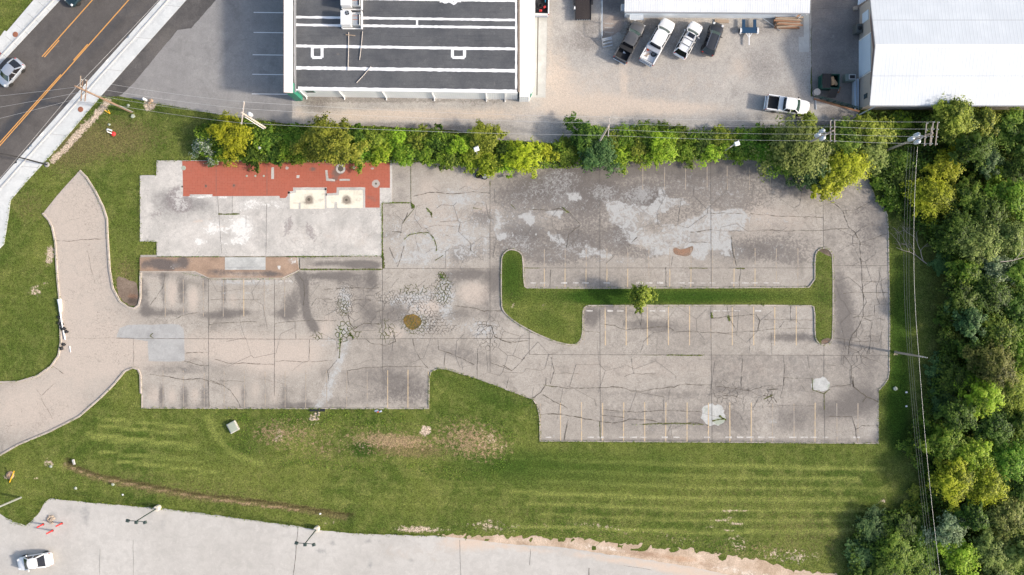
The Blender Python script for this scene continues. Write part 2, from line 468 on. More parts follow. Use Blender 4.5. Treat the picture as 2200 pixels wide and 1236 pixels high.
def tile_mat():
    t = NT('red_tile')
    r, g, b, a = t.wear()
    br = t.n('ShaderNodeTexBrick', i_Vector=t.pos(), i_Scale=1., offset=0., squash=1.)
    br.inputs['Color1'].default_value = (.42, .12, .078, 1); br.inputs['Color2'].default_value = (.36, .098, .062, 1)
    br.inputs['Mortar'].default_value = (.40, .16, .11, 1); br.inputs['Mortar Size'].default_value = .016
    br.inputs['Brick Width'].default_value = .205; br.inputs['Row Height'].default_value = .205
    n2 = t.noise(.6, 8, .7); n4 = t.noise(3., 8, .75, .3, 7.)
    c = t.mix(t.math('MULTIPLY', t.ramp(n2, .4, .7), .35), br.outputs['Color'], (.45, .12, .07))
    dm = t.ramp(t.math('ADD', r, t.math('MULTIPLY', t.math('SUBTRACT', n4, .5), 1.)), .3, .8)
    c = t.mix(t.math('MULTIPLY', dm, .85), c, (.16, .125, .11))
    gm = t.ramp(t.math('ADD', g, t.math('MULTIPLY', t.math('SUBTRACT', n4, .5), .5)), .42, .55)
    c = t.mix(gm, c, (.42, .38, .35))
    return t.out(c, .8)
M['tile'] = tile_mat()

def line_mat(name, c, under, wearf):
    t = NT(name)
    f = t.ramp(t.noise(2.2, 8, .75), wearf - .06, wearf + .1)
    return t.out(t.mix(f, c, under), .85)
M['stall_line'] = line_mat('stall_line_paint', (.58, .45, .29), (.42, .36, .32), .55)
M['stall_faint'] = line_mat('faint_stall_line_paint', (.43, .355, .27), (.33, .30, .27), .48)
M['stop_mark'] = line_mat('wheel_stop_mark', (.58, .56, .53), (.38, .35, .32), .50)
M['yellow_line'] = line_mat('yellow_road_paint', (.68, .34, .10), (.45, .25, .11), .60)
M['white_line'] = line_mat('white_paint', (.8, .8, .8), (.5, .5, .5), .62)
M['crack'] = plain('crack_dirt', (.115, .10, .08), .95, var=.4, scale=2.)
M['moss'] = plain('crack_moss', (.10, .105, .035), .95, var=.45, scale=2.5)
M['joint'] = plain('joint_dirt', (.15, .135, .118), .95, var=.35, scale=1.5)
M['curb'] = ground('curb_concrete', (.44, .39, .34), (.52, .46, .41), (.26, .24, .22), (.6, .6, .6), (.5, .42, .35), (.3, .3, .3), .15, 9., .5)

def ribbed(name, c1, c2, axis, period, rough=.45, stain=.0, metal=0., sc=.4, bumps=.5):
    """sheet metal with ribs along one axis"""
    t = NT(name)
    sp = t.n('ShaderNodeSeparateXYZ', i_0=t.pos())
    co = sp.outputs[axis]
    ph = t.math('FRACT', t.math('DIVIDE', co, period))
    rib = t.ramp(t.math('ABSOLUTE', t.math('SUBTRACT', ph, .5)), .34, .46)
    n = t.noise(sc, 8, .65)
    c = t.mix(t.ramp(n, .35, .7), c1, c2)
    c = t.mix(t.math('MULTIPLY', t.ramp(t.math('ABSOLUTE', t.math('SUBTRACT', ph, .5)), .42, .5), .35), c, tuple(x * .6 for x in c1))
    if stain:
        mp = t.n('ShaderNodeMapping', i_Vector=t.pos()); sca = [2.2, 2.2, 2.2]; sca[1 - axis if axis < 2 else 2] = .25; mp.inputs['Scale'].default_value = sca
        s2 = t.noise(1.2, 6, .7, vec=mp.outputs[0])
        c = t.mix(t.math('MULTIPLY', t.ramp(s2, .60, .74), stain), c, (.2, .19, .18))
    return t.out(c, rough, rib, bumps, .03, metal=metal, spec=.4)
# ------------------------------------------------------------------ the ground sheets
def EL(ch, *items):
    """many ellipses of one channel: (x,y,rx,ry,rot,k)"""
    return [(ch, *i) for i in items]
# --- lawn: one sheet to the horizon, finely meshed round the site
def build_lawn():
    x0, x1, y0, y1, st = -74., 74., -44., 44., .42
    gx, gy = np.meshgrid(np.arange(x0, x1 + .01, st), np.arange(y0, y1 + .01, st))
    h, w = gx.shape
    V = np.stack([gx.ravel(), gy.ravel(), np.zeros(h * w)], 1)
    strokes = (
        EL('B', *[(330 + 4 * (k % 2), 905 + 26 * k, 150, 5, 4, .28) for k in range(5)]) + EL('G', *[(350, 918 + 26 * k, 150, 5, 4, .0001) for k in range(4)]) +
        # bare, pale dirt
        EL('R', (108, 548, 12, 26, 8, .6), (75, 625, 16, 14, 40, .6), (100, 610, 9, 6, 0, .4), (265, 580, 16, 30, 0, .25), (280, 640, 22, 20, 0, .35),
           (322, 226, 16, 12, 0, .75), (104, 995, 14, 12, 0, .55), (140, 1000, 22, 8, -15, .35), (12, 1025, 10, 7, 0, .6), (75, 1027, 10, 3, 0, .5),
           (675, 900, 14, 18, 0, .5), (600, 935, 12, 20, 20, .45), (915, 925, 14, 14, 0, .7), (800, 955, 60, 12, 5, .3), (1000, 915, 60, 16, 30, .22), (1060, 950, 40, 40, 40, .32),
           (1010, 1025, 30, 8, 0, .3), (700, 1120, 90, 12, 5, .28), (900, 1138, 60, 8, 2, .65), (1060, 1130, 90, 16, 4, .42), (1550, 1108, 42, 3, 4, .55), (1565, 1122, 45, 4, 8, .6), (1590, 1098, 70, 3, 4, .6),
           (1540, 1135, 45, 3, 8, .5), (1250, 1130, 90, 10, 0, .3), (1400, 1150, 120, 14, 8, .33), (1580, 1165, 30, 20, 30, .4), (1700, 1195, 80, 20, 5, .45), (1895, 1078, 14, 6, -20, .5),
           (1925, 760, 12, 10, 0, .5), (1900, 420, 8, 8, 0, .45), (1945, 580, 10, 6, 0, .35), (760, 960, 60, 14, 0, .1), (560, 1000, 30, 30, 20, .12), (1470, 965, 40, 6, 0, .1),
           (300, 455, 10, 8, 0, .3), (210, 420, 8, 6, 0, .3), (242, 405, 8, 6, 0, .3), (60, 485, 18, 4, 0, .3), (870, 1110, 90, 6, 4, .25)) +
        [('R', [(232, 218), (205, 250), (170, 285), (140, 320), (112, 345)], 11, .72), ('R', [(240, 225), (275, 235), (300, 245)], 9, .3),
         ('A', [(60, 470), (20, 540), (0, 560)], 8, .3)] +
        # dry, yellow-brown
        EL('G', (200, 300, 80, 55, 0, .55), (150, 330, 60, 40, -40, .5), (60, 440, 40, 40, 0, .45), (270, 300, 60, 40, 0, .35), (320, 290, 60, 40, 0, .3), (880, 966, 80, 16, 3, .9), (1010, 950, 60, 20, 20, .45), (700, 970, 50, 20, 0, .4), (600, 930, 40, 20, 0, .3),
           (400, 1050, 200, 30, 7, .35), (250, 1110, 120, 20, 5, .4), (60, 40, 60, 60, 0, .2), (1200, 1100, 300, 40, 4, .25), (1600, 1060, 200, 60, 0, .25), (1750, 1150, 120, 50, 0, .35), (560, 990, 60, 60, 0, .2), (270, 600, 30, 50, 0, .6)) +
        [('G', [(140, 1000), (200, 1025), (300, 1045), (420, 1068), (560, 1082), (680, 1100), (740, 1112)], 7, 1.4),
         ('A', [(150, 1005), (220, 1030), (330, 1052), (450, 1072), (560, 1088), (640, 1096)], 5, 1.0)] +
        # lush
        EL('B', (1250, 1010, 300, 50, 0, .55), (1050, 850, 100, 40, 15, .5), (60, 700, 60, 110, 0, .35), (400, 980, 200, 60, 5, .22), (270, 480, 40, 60, 0, .35), (1935, 700, 30, 200, 0, .75), (1925, 900, 30, 100, 0, .7),
           (700, 900, 250, 20, 0, .3), (780, 965, 30, 18, 0, .9), (560, 960, 120, 40, 0, .25), (380, 250, 80, 30, 0, .3), (1100, 990, 100, 30, 0, .3)) +
        EL('A', (760, 950, 290, 66, 0, .56), (1030, 945, 80, 50, 20, .6), (850, 945, 70, 12, 3, .7), (1300, 1145, 300, 26, 4, .5), (1650, 1190, 160, 26, 0, .55), (330, 300, 80, 60, 0, .28), (260, 610, 24, 50, 0, .6), (180, 330, 90, 60, 0, .2), (600, 920, 60, 30, 0, .4)))
    C = paint(V, strokes)
    CM = paint(V, [('R', [p, q], 4.2, k) for p, q, k in (((208, 898), (406, 918), .8), ((211, 914), (391, 934), .8), ((187, 933), (420, 958), 1.), ((196, 944), (444, 968), .7), ((216, 972), (435, 991), .9), ((251, 991), (464, 1014), .8), ((330, 1012), (560, 1040), .4))] +
               [('R', [(1100 + 30 * (k % 3), 985 + 24 * k), (1500, 1000 + 24 * k), (1900 - 60 * (k % 2), 1008 + 22 * k)], 5.5, .75 - .08 * (k % 3)) for k in range(7)] + [('R', [(720, 1042 + 18 * k), (1120, 1052 + 20 * k)], 5, .35) for k in range(3)] +
               [('R', [(250, 600 + 14 * k), (0, 590 + 14 * k)], 3, .0001) for k in range(1)] + [('R', [(445, 895), (462, 935), (500, 975), (560, 995)], 9, .7), ('R', [(1110, 620 + 400), (1090, 1010)], 5, .3)] +
               [('R', [(930, 830), (1150, 910)], 8, .3), ('R', [(1120, 640), (1120, 660)], 10, .3)] +
               [('B', [(150, 998), (200, 1020), (300, 1040), (420, 1063), (560, 1078), (680, 1097), (760, 1108)], 6.5, .85), ('B', 780, 965, 16, 10, 0, .5), ('B', 145, 990, 8, 10, 0, .8)])
    X = V[:, 0] * S + 1100; Y = 618 - V[:, 1] * S
    z = np.zeros(len(V))
    # drainage ditch, and the low mounds of the rough patch
    pts = [(140, 1000), (200, 1025), (300, 1045), (420, 1068), (560, 1082), (680, 1100), (740, 1112)]
    d = np.full(len(V), 1e9)
    for a, b in zip(pts[:-1], pts[1:]):
        bx, by = b[0] - a[0], b[1] - a[1]
        t = np.clip(((X - a[0]) * bx + (Y - a[1]) * by) / (bx * bx + by * by), 0, 1)
        d = np.minimum(d, np.hypot(X - a[0] - t * bx, Y - a[1] - t * by))
    z -= .3 * np.exp(-(d / 14) ** 2)
    for (x, y, rx, ry, k) in ((820, 960, 120, 30, .45), (1010, 960, 60, 40, .3), (600, 950, 60, 35, .25), (1200, 1130, 200, 14, .12)):
        z += k * np.exp(-(((X - x) / rx) ** 2 + ((Y - y) / ry) ** 2))
    rg = np.array([noise.noise(Vector((x * .9, y * .9, 3.))) for x, y in zip(V[:, 0], V[:, 1])])
    amp = np.exp(-(((X - 820) / 260) ** 2 + ((Y - 965) / 60) ** 2)) * .12 + np.exp(-((Y - 1145 - (X - 1100) * .08) / 26) ** 2) * .08 * (X > 850)
    z += np.abs(rg) * amp
    V[:, 2] = z
    i = np.arange(h * w).reshape(h, w)
    F = np.stack([i[:-1, :-1].ravel(), i[:-1, 1:].ravel(), i[1:, 1:].ravel(), i[1:, :-1].ravel()], 1)
    # skirt to the horizon
    B = 1500.
    n = len(V)
    ring = [(-B, -B, 0), (B, -B, 0), (B, B, 0), (-B, B, 0)]
    V = np.vstack([V, np.array(ring)])
    C = np.vstack([C, np.zeros((4, 4), np.float32)])
    me = bpy.data.meshes.new('ground')
    fl = [list(f) for f in F]
    bot = list(i[0, :]); top = list(i[-1, :]); lef = list(i[:, 0]); rig = list(i[:, -1])
    fl += [[n, n + 1] + bot[::-1], [n + 1, n + 2] + rig[::-1], [n + 2, n + 3] + top, [n + 3, n] + lef]
    me.from_pydata([tuple(v) for v in V], [], fl)
    me.update()
    me.polygons.foreach_set('use_smooth', [True] * len(fl))
    set_wear(me, C.astype(np.float32))
    CM = np.vstack([CM, np.zeros((4, 4), np.float32)]).astype(np.float32)
    me.color_attributes.new('mow', 'FLOAT_COLOR', 'POINT').data.foreach_set('color', CM.ravel())
    tag(link_mesh('ground', me, M['grass']), kind='structure')
build_lawn()

# --- the car park with its drive
LOT = [(842, 335), (1060, 338), (1300, 332), (1600, 332), (1838, 335), (1860, 368), (1872, 400), (1884, 432), (1897, 444), (1906, 462), (1908, 490), (1909, 570), (1911, 700), (1910, 800), (1907, 815), (1898, 828), (1888, 838),
       (1888, 953), (1500, 950), (1160, 948), (1159, 895), (1154, 872), (1145, 858), (1085, 836), (1000, 806), (958, 793), (940, 792), (926, 799), (922, 812), (921, 878), (600, 878), (305, 877), (305, 850), (302, 845), (302, 806), (297, 794), (285, 790), (268, 798), (245, 826), (215, 856), (170, 895), (105, 928), (40, 955), (0, 978),
       (-90, 1020), (-90, 823), (0, 821), (40, 820), (80, 808), (110, 787), (126, 764), (131, 735), (129, 650), (124, 600), (119, 520), (113, 490), (105, 473), (92, 459), (130, 412), (172, 366), (185, 380), (204, 410), (222, 445), (230, 470), (231, 505), (236, 580), (243, 620), (258, 648), (275, 660), (288, 663), (298, 656), (302, 640),
       (302, 548), (822, 548), (822, 437), (842, 437)]
lot_wear = (
    EL('R', (300, 640, 8, 40, 0, .0), (313, 640, 9, 34, 0, .55), (350, 620, 7, 34, 0, .5), (392, 625, 10, 34, 0, .6), (440, 615, 8, 20, 0, .45), (481, 630, 7, 36, 0, .55), (350, 672, 50, 9, 0, .6), (315, 668, 14, 12, 0, .4), (460, 678, 40, 9, 0, .6), (500, 672, 30, 10, 0, .5), (540, 672, 30, 8, 0, .35), (620, 660, 16, 30, 0, .4), (610, 675, 30, 10, 0, .45),
       (340, 590, 40, 8, 0, .45), (490, 598, 90, 5, 0, .25), (640, 640, 14, 30, 0, .35),
       (700, 592, 60, 9, 0, .6), (760, 600, 40, 20, 0, .35), (800, 600, 14, 28, 0, .55), (735, 600, 10, 16, 0, .3), (790, 660, 20, 24, 0, .4), (850, 670, 30, 24, 0, .45), (800, 690, 24, 20, 0, .4), (765, 705, 24, 12, 0, .3), (770, 640, 20, 30, 0, .25),
       (1000, 590, 46, 12, 0, .55), (1065, 600, 18, 26, 0, .5), (965, 610, 18, 12, 0, .35), (985, 675, 40, 12, 0, .3), (1060, 660, 30, 40, 0, .25),
       (347, 850, 7, 26, 0, .6), (396, 850, 9, 26, 0, .6), (440, 850, 9, 24, 0, .55), (484, 858, 6, 16, 0, .35), (524, 850, 7, 24, 0, .5), (360, 795, 60, 12, 0, .25), (440, 790, 60, 14, 0, .2), (570, 850, 8, 26, 0, .35), (612, 848, 8, 26, 0, .4), (656, 850, 10, 26, 0, .35), (480, 872, 160, 4, 0, .3),
       (790, 810, 70, 22, -8, .4), (870, 830, 60, 30, 0, .4), (780, 855, 60, 18, 0, .35), (850, 760, 90, 22, 0, .25), (1000, 765, 60, 16, 15, .3), (720, 865, 40, 8, 0, .25), (640, 870, 50, 6, 0, .5),
       (1300, 400, 200, 50, 0, .28), (1450, 360, 120, 20, 5, .4), (1330, 372, 90, 14, -15, .5), (1200, 390, 90, 20, -15, .35), (1620, 365, 90, 16, 8, .35), (1720, 400, 60, 30, 0, .35), (860, 380, 16, 14, 0, .3), (865, 420, 14, 14, 0, .3),
       (1240, 600, 120, 14, 0, .12), (1815, 690, 20, 70, 0, .55), (1800, 620, 14, 40, 0, .3), (1870, 470, 24, 60, 0, .22), (1850, 860, 40, 30, 0, .45), (1790, 880, 40, 20, 0, .4), (1700, 900, 40, 30, 0, .3), (1870, 740, 30, 80, 0, .2),
       (1270, 680, 16, 20, 0, .5), (1400, 700, 60, 12, 5, .4), (1700, 725, 60, 9, 0, .5), (1640, 690, 60, 20, 0, .12), (1330, 670, 60, 10, 0, .2), (1450, 840, 250, 12, 0, .12), (1250, 900, 100, 30, 0, .16), (1420, 900, 100, 30, 0, .14), (1560, 905, 60, 30, 0, .25), (1600, 800, 300, 40, 0, .08),
       (200, 600, 40, 100, 0, .05), (60, 930, 60, 24, -25, .22), (130, 870, 60, 20, -30, .14), (245, 700, 40, 40, 0, .1)) +
    [('R', [(640, 590), (652, 615), (655, 650), (660, 680), (676, 706)], 9, .95), ('R', [(655, 590), (656, 630)], 8, .8), ('R', [(1130, 395), (1290, 360), (1440, 345)], 13, .5), ('R', [(600, 880), (740, 878)], 4, .6), ('R', [(1160, 946), (1888, 950)], 4, .35), ('R', [(306, 600), (306, 655)], 5, .6)] +
    EL('B', (150, 620, 120, 200, 0, .75), (160, 440, 60, 60, 0, .7), (60, 880, 120, 60, 0, .75), (230, 760, 100, 60, 0, .75), (500, 745, 140, 34, 0, .8), (600, 780, 90, 30, 0, .7), (330, 600, 20, 40, 0, .3), (370, 630, 12, 30, 0, .8), (415, 640, 12, 30, 0, .8), (500, 645, 12, 20, 0, .5), (345, 730, 30, 16, 0, .5), (700, 700, 20, 24, 0, .6), (745, 665, 20, 25, 0, .4),
       (1020, 630, 36, 24, 0, .85), (895, 660, 30, 18, 0, .6), (930, 660, 24, 30, 0, .5), (850, 715, 24, 16, 0, .6), (660, 740, 40, 30, 0, .4), (330, 850, 16, 20, 0, .6), (370, 850, 12, 20, 0, .6), (418, 850, 10, 20, 0, .6), (505, 845, 14, 20, 0, .6), (548, 840, 14, 26, 0, .5), (590, 845, 14, 26, 0, .5), (920, 400, 24, 30, 0, .4), (1020, 395, 30, 16, 0, .5), (1050, 450, 30, 10, 0, .5), (1350, 800, 200, 40, 0, .12), (1650, 800, 80, 40, 0, .25), (1560, 700, 100, 20, 0, .25), (1550, 420, 80, 40, 0, .2), (1700, 470, 70, 26, 0, .3), (1640, 440, 40, 40, 0, .25), (950, 500, 60, 50, 0, .25), (1380, 590, 160, 16, 0, .3), (1250, 380, 30, 12, -30, .5), (1335, 358, 30, 8, -35, .9)) +
    EL('G', (1320, 455, 26, 16, 0, .75), (1355, 468, 26, 22, 0, .85), (1372, 492, 18, 26, 30, .7), (1425, 425, 11, 32, 0, .7), (1398, 450, 16, 9, 0, .5), (1462, 428, 20, 8, 10, .6), (1400, 515, 26, 14, 0, .7), (1445, 505, 26, 14, 0, .65), (1472, 490, 14, 22, 0, .6), (1500, 484, 24, 10, 0, .55), (1548, 468, 22, 14, 0, .9), (1582, 468, 18, 22, 0, .9), (1572, 494, 28, 10, 0, .8), (1500, 522, 34, 10, 0, .6), (1425, 545, 26, 9, 0, .55), (1505, 562, 14, 12, 0, .75), (1555, 530, 16, 14, 0, .5), (1290, 545, 26, 9, 20, .7), (1262, 537, 10, 10, 0, .7), (1240, 556, 14, 5, 0, .5), (1203, 468, 8, 14, 0, .8), (1185, 460, 20, 5, 0, .5), (1192, 515, 18, 12, 30, .7), (1160, 480, 16, 9, 0, .35), (1080, 507, 12, 7, 0, .6), (1070, 480, 8, 24, 0, .3), (1232, 430, 14, 8, 0, .45), (1530, 440, 6, 26, 0, .5), (1370, 430, 40, 10, 0, .3),
       (740, 645, 14, 32, 0, .6), (890, 640, 60, 18, -8, .5), (960, 640, 18, 44, 0, .5), (900, 690, 40, 30, 0, .4), (738, 712, 18, 18, 0, .45), (1045, 710, 30, 20, 0, .4), (1000, 700, 40, 26, 20, .22), (535, 607, 80, 7, 0, .5), (530, 628, 80, 3, 0, .35), (840, 500, 30, 40, 0, .25), (1010, 520, 30, 40, 0, .2), (990, 430, 30, 10, 0, .3), (920, 540, 60, 26, 0, .25), (700, 735, 30, 14, 0, .3), (1660, 905, 10, 5, 0, .5), (1045, 530, 6, 40, 0, .3)) +
    [('G', [(745, 735), (720, 800), (700, 850), (680, 880)], 12, .55)] +
    EL('A', (1250, 440, 60, 40, 0, .45), (1300, 410, 30, 20, 0, .8), (1370, 420, 36, 24, 0, .85), (1220, 370, 40, 30, 0, .5), (1160, 420, 60, 40, -20, .42), (1120, 520, 40, 20, 0, .5), (1230, 520, 50, 26, 0, .55), (1330, 510, 30, 26, 0, .6), (1450, 390, 80, 30, 0, .45), (1620, 530, 60, 26, 0, .5), (1580, 420, 60, 40, 0, .25), (1480, 520, 60, 20, 0, .4), (1390, 545, 40, 12, 0, .55), (1180, 560, 40, 12, 0, .35), (985, 545, 20, 18, 0, .5), (1030, 470, 26, 18, 0, .6), (1020, 540, 30, 20, 0, .4), (980, 420, 60, 14, 0, .2), (1700, 560, 40, 12, 0, .3), (1150, 600, 20, 10, 0, .4), (700, 655, 14, 24, 0, .35), (1230, 675, 0.1, 0.1, 0, .1), (1260, 690, 8, 30, 0, .4), (340, 668, 40, 10, 0, .25), (500, 680, 60, 8, 0, .3), (860, 850, 60, 24, 0, .3), (1700, 510, 60, 50, 0, .22), (1840, 520, 50, 80, 0, .18)))
# overall the eastern half is greyer and browner than the western drive
lot_wear += EL('A', (1150, 400, 120, 30, -12, .55), (1300, 480, 160, 70, 0, .35), (1500, 440, 120, 60, 0, .4), (1100, 500, 50, 60, 0, .5), (950, 520, 90, 60, 0, .28), (1200, 545, 120, 22, 0, .5), (1620, 400, 120, 50, 0, .35), (1700, 540, 70, 30, 0, .4), (1860, 480, 50, 100, 0, .3), (760, 850, 120, 30, 0, .25), (900, 840, 40, 30, 0, .35), (720, 600, 100, 14, 0, .35), (1680, 880, 160, 60, 0, .3), (1300, 880, 140, 60, 0, .22), (1500, 700, 230, 40, 0, .18), (1000, 640, 60, 60, 0, .2), (660, 650, 30, 60, 0, .35))
lot_wear += EL('R', (1380, 350, 140, 14, 0, .4), (1240, 372, 60, 14, -20, .35), (1340, 500, 30, 30, 0, .3), (1250, 510, 60, 20, 0, .2), (1130, 500, 40, 20, 0, .4), (1290, 410, 30, 16, 0, .6), (1390, 425, 36, 14, 0, .6), (1600, 540, 70, 20, 0, .4), (1480, 365, 80, 16, 0, .4))
lot_wear += [('R', 1500, 620, 420, 320, 0, .17), ('R', 1150, 420, 160, 80, 0, .12)]

PATCH = [[(470,195),(530,190),(560,205),(600,210),(640,215),(680,185),(680,150),(705,138),(720,180),(780,178),(800,210),(745,215),(715,235),(680,250),(690,275),(750,290),(800,260),(840,250),(880,215),(900,235),(1000,220),(1025,250),(1010,310),(960,318),(965,370),(945,410),(920,380),(880,385),(850,430),(810,410),(800,380),(750,370),(730,400),(640,415),(650,385),(600,360),(570,365),(545,320),(530,290),(500,290),(495,250)],
  [(255,315),(290,320),(335,345),(330,375),(275,350)], [(370,400),(400,385),(400,360),(440,375),(510,400),(495,415),(440,405),(380,415)], [(255,232),(318,230),(312,275),(290,255),(255,250)], [(155,250),(195,235),(210,270),(190,300),(180,270),(150,265)], [(80,320),(100,330),(85,345),(60,345)], [(330,165),(380,160),(390,195),(345,195)]]
DARK = [[(100,100),(250,60),(400,90),(450,110),(450,200),(330,150),(200,190),(120,150)], [(540,155),(640,120),(700,120),(690,170),(640,205),(590,205),(545,190)], [(470,130),(560,70),(880,40),(870,90),(700,110),(600,110),(500,160)], [(470,330),(540,320),(575,370),(560,400),(480,380)], [(1000,330),(1200,320),(1280,340),(1280,430),(1000,430)], [(90,350),(200,340),(250,380),(200,400),(120,385)], [(580,370),(640,380),(640,410),(600,410)], [(340,250),(450,290),(450,360),(350,330)], [(900,60),(1150,110),(1240,200),(1100,140),(900,110)]]
def cv(p): return [(1031 + u / 1.782, 322 + v / 1.782) for u, v in p]
lot_wear = [s for s in lot_wear if not (s[0] == 'G' and not isinstance(s[1], list) and 1150 < s[1] < 1610 and s[2] < 570)]
lot_wear += [('G', 'poly', cv(p), .5) for p in PATCH] + [('R', 'poly', cv(p), .18) for p in DARK] + [('A', 'poly', cv(p), .42) for p in DARK]
lot_wear += EL('G', (1405, 490, 24, 12, 10, -.75), (1375, 470, 8, 20, 0, -.4), (1450, 520, 20, 6, 0, -.4), (1360, 535, 20, 6, 0, -.5))
lot_wear += EL('G', (960, 500, 90, 60, 0, .34), (1120, 470, 60, 40, 0, .3), (1000, 420, 60, 24, 0, .3), (1560, 540, 50, 20, 0, .3), (880, 560, 50, 16, 0, .3), (1640, 470, 60, 16, 0, .22), (1330, 560, 60, 12, 0, .25), (1210, 430, 30, 20, 0, .3)) + EL('B', (950, 450, 90, 50, 0, .3), (1600, 490, 110, 40, 0, .3), (1400, 690, 160, 30, 0, .2), (1250, 800, 120, 40, 0, .25), (1500, 790, 160, 26, 0, .25))
rp = random.Random(21)
xs_ = [822, 1053, 1289, 1527, 1770, 1912]; ys_ = [338, 452, 577, 762, 842, 952]
for i in range(5):
    for j in range(5):
        lot_wear.append(('R', 'add', [(xs_[i], ys_[j]), (xs_[i + 1], ys_[j]), (xs_[i + 1], ys_[j + 1]), (xs_[i], ys_[j + 1])], rp.uniform(0, .17) + (.08 if i == 4 else 0)))
for i, x in enumerate([305, 448, 590, 700]):
    for j, y in enumerate([588, 728, 800]): lot_wear.append(('R', 'add', [(x, y), (x + 142, y), (x + 142, y + (140 if j == 0 else 75)), (x, y + (140 if j == 0 else 75))], rp.uniform(-.05, .1)))
sheet('parking_lot', LOT, .03, M['concrete'], lot_wear, grid=.34, amp=.035)
# --- foundation slab of the vanished restaurant
SLAB = [(337, 345), (842, 345), (842, 404), (842, 436), (820, 436), (820, 550), (337, 551), (337, 520), (301, 519), (301, 377), (336, 377)]
sheet('foundation_slab', SLAB, .07, M['slab'],
      EL('A', (385, 430, 30, 26, -40, .75), (385, 415, 20, 14, -30, .6), (335, 460, 18, 12, -30, .5), (395, 445, 20, 10, 0, .6), (315, 415, 12, 16, 0, .4), (355, 483, 30, 6, 5, .4), (620, 485, 10, 26, 15, .7), (668, 500, 10, 24, -20, .7), (780, 500, 8, 10, 0, .4), (672, 455, 22, 8, 0, .35), (318, 510, 16, 6, 0, .4), (720, 520, 20, 8, 0, .3), (850, 0, 1, 1, 0, .1)) +
      EL('R', (390, 440, 50, 34, -20, .45), (345, 425, 30, 20, 0, .35), (440, 440, 26, 14, 0, .3), (490, 445, 14, 18, 0, .3), (560, 470, 30, 30, 0, .22), (800, 410, 18, 10, 0, .2), (740, 480, 40, 30, 0, .18), (600, 520, 60, 20, 0, .15), (430, 520, 60, 16, 0, .22), (560, 510, 20, 30, 0, .2), (400, 350, 14, 8, 0, .3), (850, 400, 10, 40, 0, .1)) +
      EL('G', (520, 490, 24, 24, 0, .7), (460, 490, 24, 16, 0, .55), (430, 520, 12, 6, 0, .7), (540, 440, 34, 12, 0, .5), (600, 440, 20, 12, 0, .35), (500, 520, 30, 8, 0, .4), (390, 400, 4, 40, 0, .4), (480, 425, 10, 3, 0, .8), (430, 423, 24, 4, 0, .6), (700, 470, 80, 8, 0, .2), (525, 605, 1, 1, 0, .1)) +
      EL('B', (460, 488, 26, 3, 0, .8), (430, 475, 30, 2, -12, .6), (640, 500, 60, 30, 0, .25), (760, 510, 60, 30, 0, .25), (540, 430, 30, 4, -20, .3)), grid=.35, amp=.025, thick=.08)
TILE = [(392, 346), (838, 348), (838, 404), (842, 404), (842, 400), (842, 404), (816, 404), (816, 446.5), (784, 446.5), (784, 405), (724.5, 405), (724, 417.4), (702, 417.4), (701, 405.7), (634, 405.7), (632, 414), (619, 414), (618, 421), (613.7, 426), (601.5, 426), (601, 421.5), (457, 422), (457, 418), (408, 418), (408, 422), (393.6, 422)]
TILE = [p for i, p in enumerate(TILE) if i not in (3, 4, 5)]
sheet('tile_floor', TILE, .075, M['tile'],
      EL('R', (732, 365, 10, 10, 0, 1.), (720, 375, 10, 14, 0, .7), (672, 364, 8, 5, 0, .8), (443, 400, 5, 5, 0, .8), (410, 369, 5, 4, 0, .6), (503, 399, 5, 5, 0, .8), (712, 388, 14, 3, 0, .9), (791, 425, 6, 8, 0, .5), (805, 428, 8, 10, 0, .5), (640, 352, 60, 3, 0, .5), (730, 352, 40, 5, 0, .6), (390, 348, 4, 4, 0, .3), (660, 380, 20, 12, 0, .15)) +
      EL('G', (808, 395, 9, 9, 0, .9), (617, 361, 6, 5, 0, .7), (761, 361, 5, 6, 0, .7), (800, 362, 6, 4, 0, .7), (832, 372, 3, 8, 0, .5), (503, 399, 5, 5, 0, .4), (443, 401, 5, 4, 0, .4), (732, 365, 13, 13, 0, .35), (637, 372, 5, 4, 0, .5)), grid=.3, step=.5, amp=.0)
for c, z in (([(623, 417), (636, 414), (637, 409), (698, 409), (698, 449), (623, 449)], .0755), ([(702, 420.6), (728, 420), (729, 409), (780, 409), (780, 447), (724, 447), (702, 447)], .0755)):
    cx = 664 if c[0][0] == 623 else 745
    sheet('bathroom_floor', c, z, M['cream'], EL('R', (cx, 429, 6, 6, 0, 1.1), (cx + 30, 418, 5, 3, 0, .4), (cx + 26, 430, 8, 5, 0, .35), (cx - 30, 436, 10, 2, 0, .3), (cx, 436, 12, 3, 0, .4), (cx, 428, 14, 13, 0, .3)), grid=.25, step=.25, amp=.02)
    # grey mortar where the partition walls stood
for pl in ([(630, 403), (702, 403), (702, 409), (637, 409), (636, 414), (619, 417), (619, 412), (630, 411)], [(724, 403), (785, 403), (785, 448), (780, 448), (780, 409), (729, 409), (728, 420), (700, 421), (700, 416), (723, 415)],
           [(698, 405), (702, 405), (702, 449), (698, 449)], [(619, 412), (623, 412), (623, 449), (619, 449)], [(642, 436), (646, 436), (646, 449), (642, 449)], [(719, 434), (724, 434), (725, 449), (718, 449)],
           [(583, 360), (589, 360), (589, 385), (583, 385)], [(638, 377), (644, 377), (643, 383), (637, 383)], [(699, 366), (704, 366), (706, 384), (720, 386), (720, 390), (701, 389)], [(730, 385), (752, 385), (752, 389), (730, 389)],
           [(838, 348), (843, 348), (843, 403), (838, 403)], [(384, 350), (392, 350), (394, 418), (388, 418)]):
    sheet('wall_scar', pl, .0795, M['slab'], [], grid=0, step=.2, amp=.03, seed=rng.random() * 9)
hole = MB(); hole.lathe([(.62, 0), (.55, .01), (.42, .012), (.36, .004)], (*W(732, 363), .081), 24).build('drain_rim', M['slab'])['kind'] = 'structure'
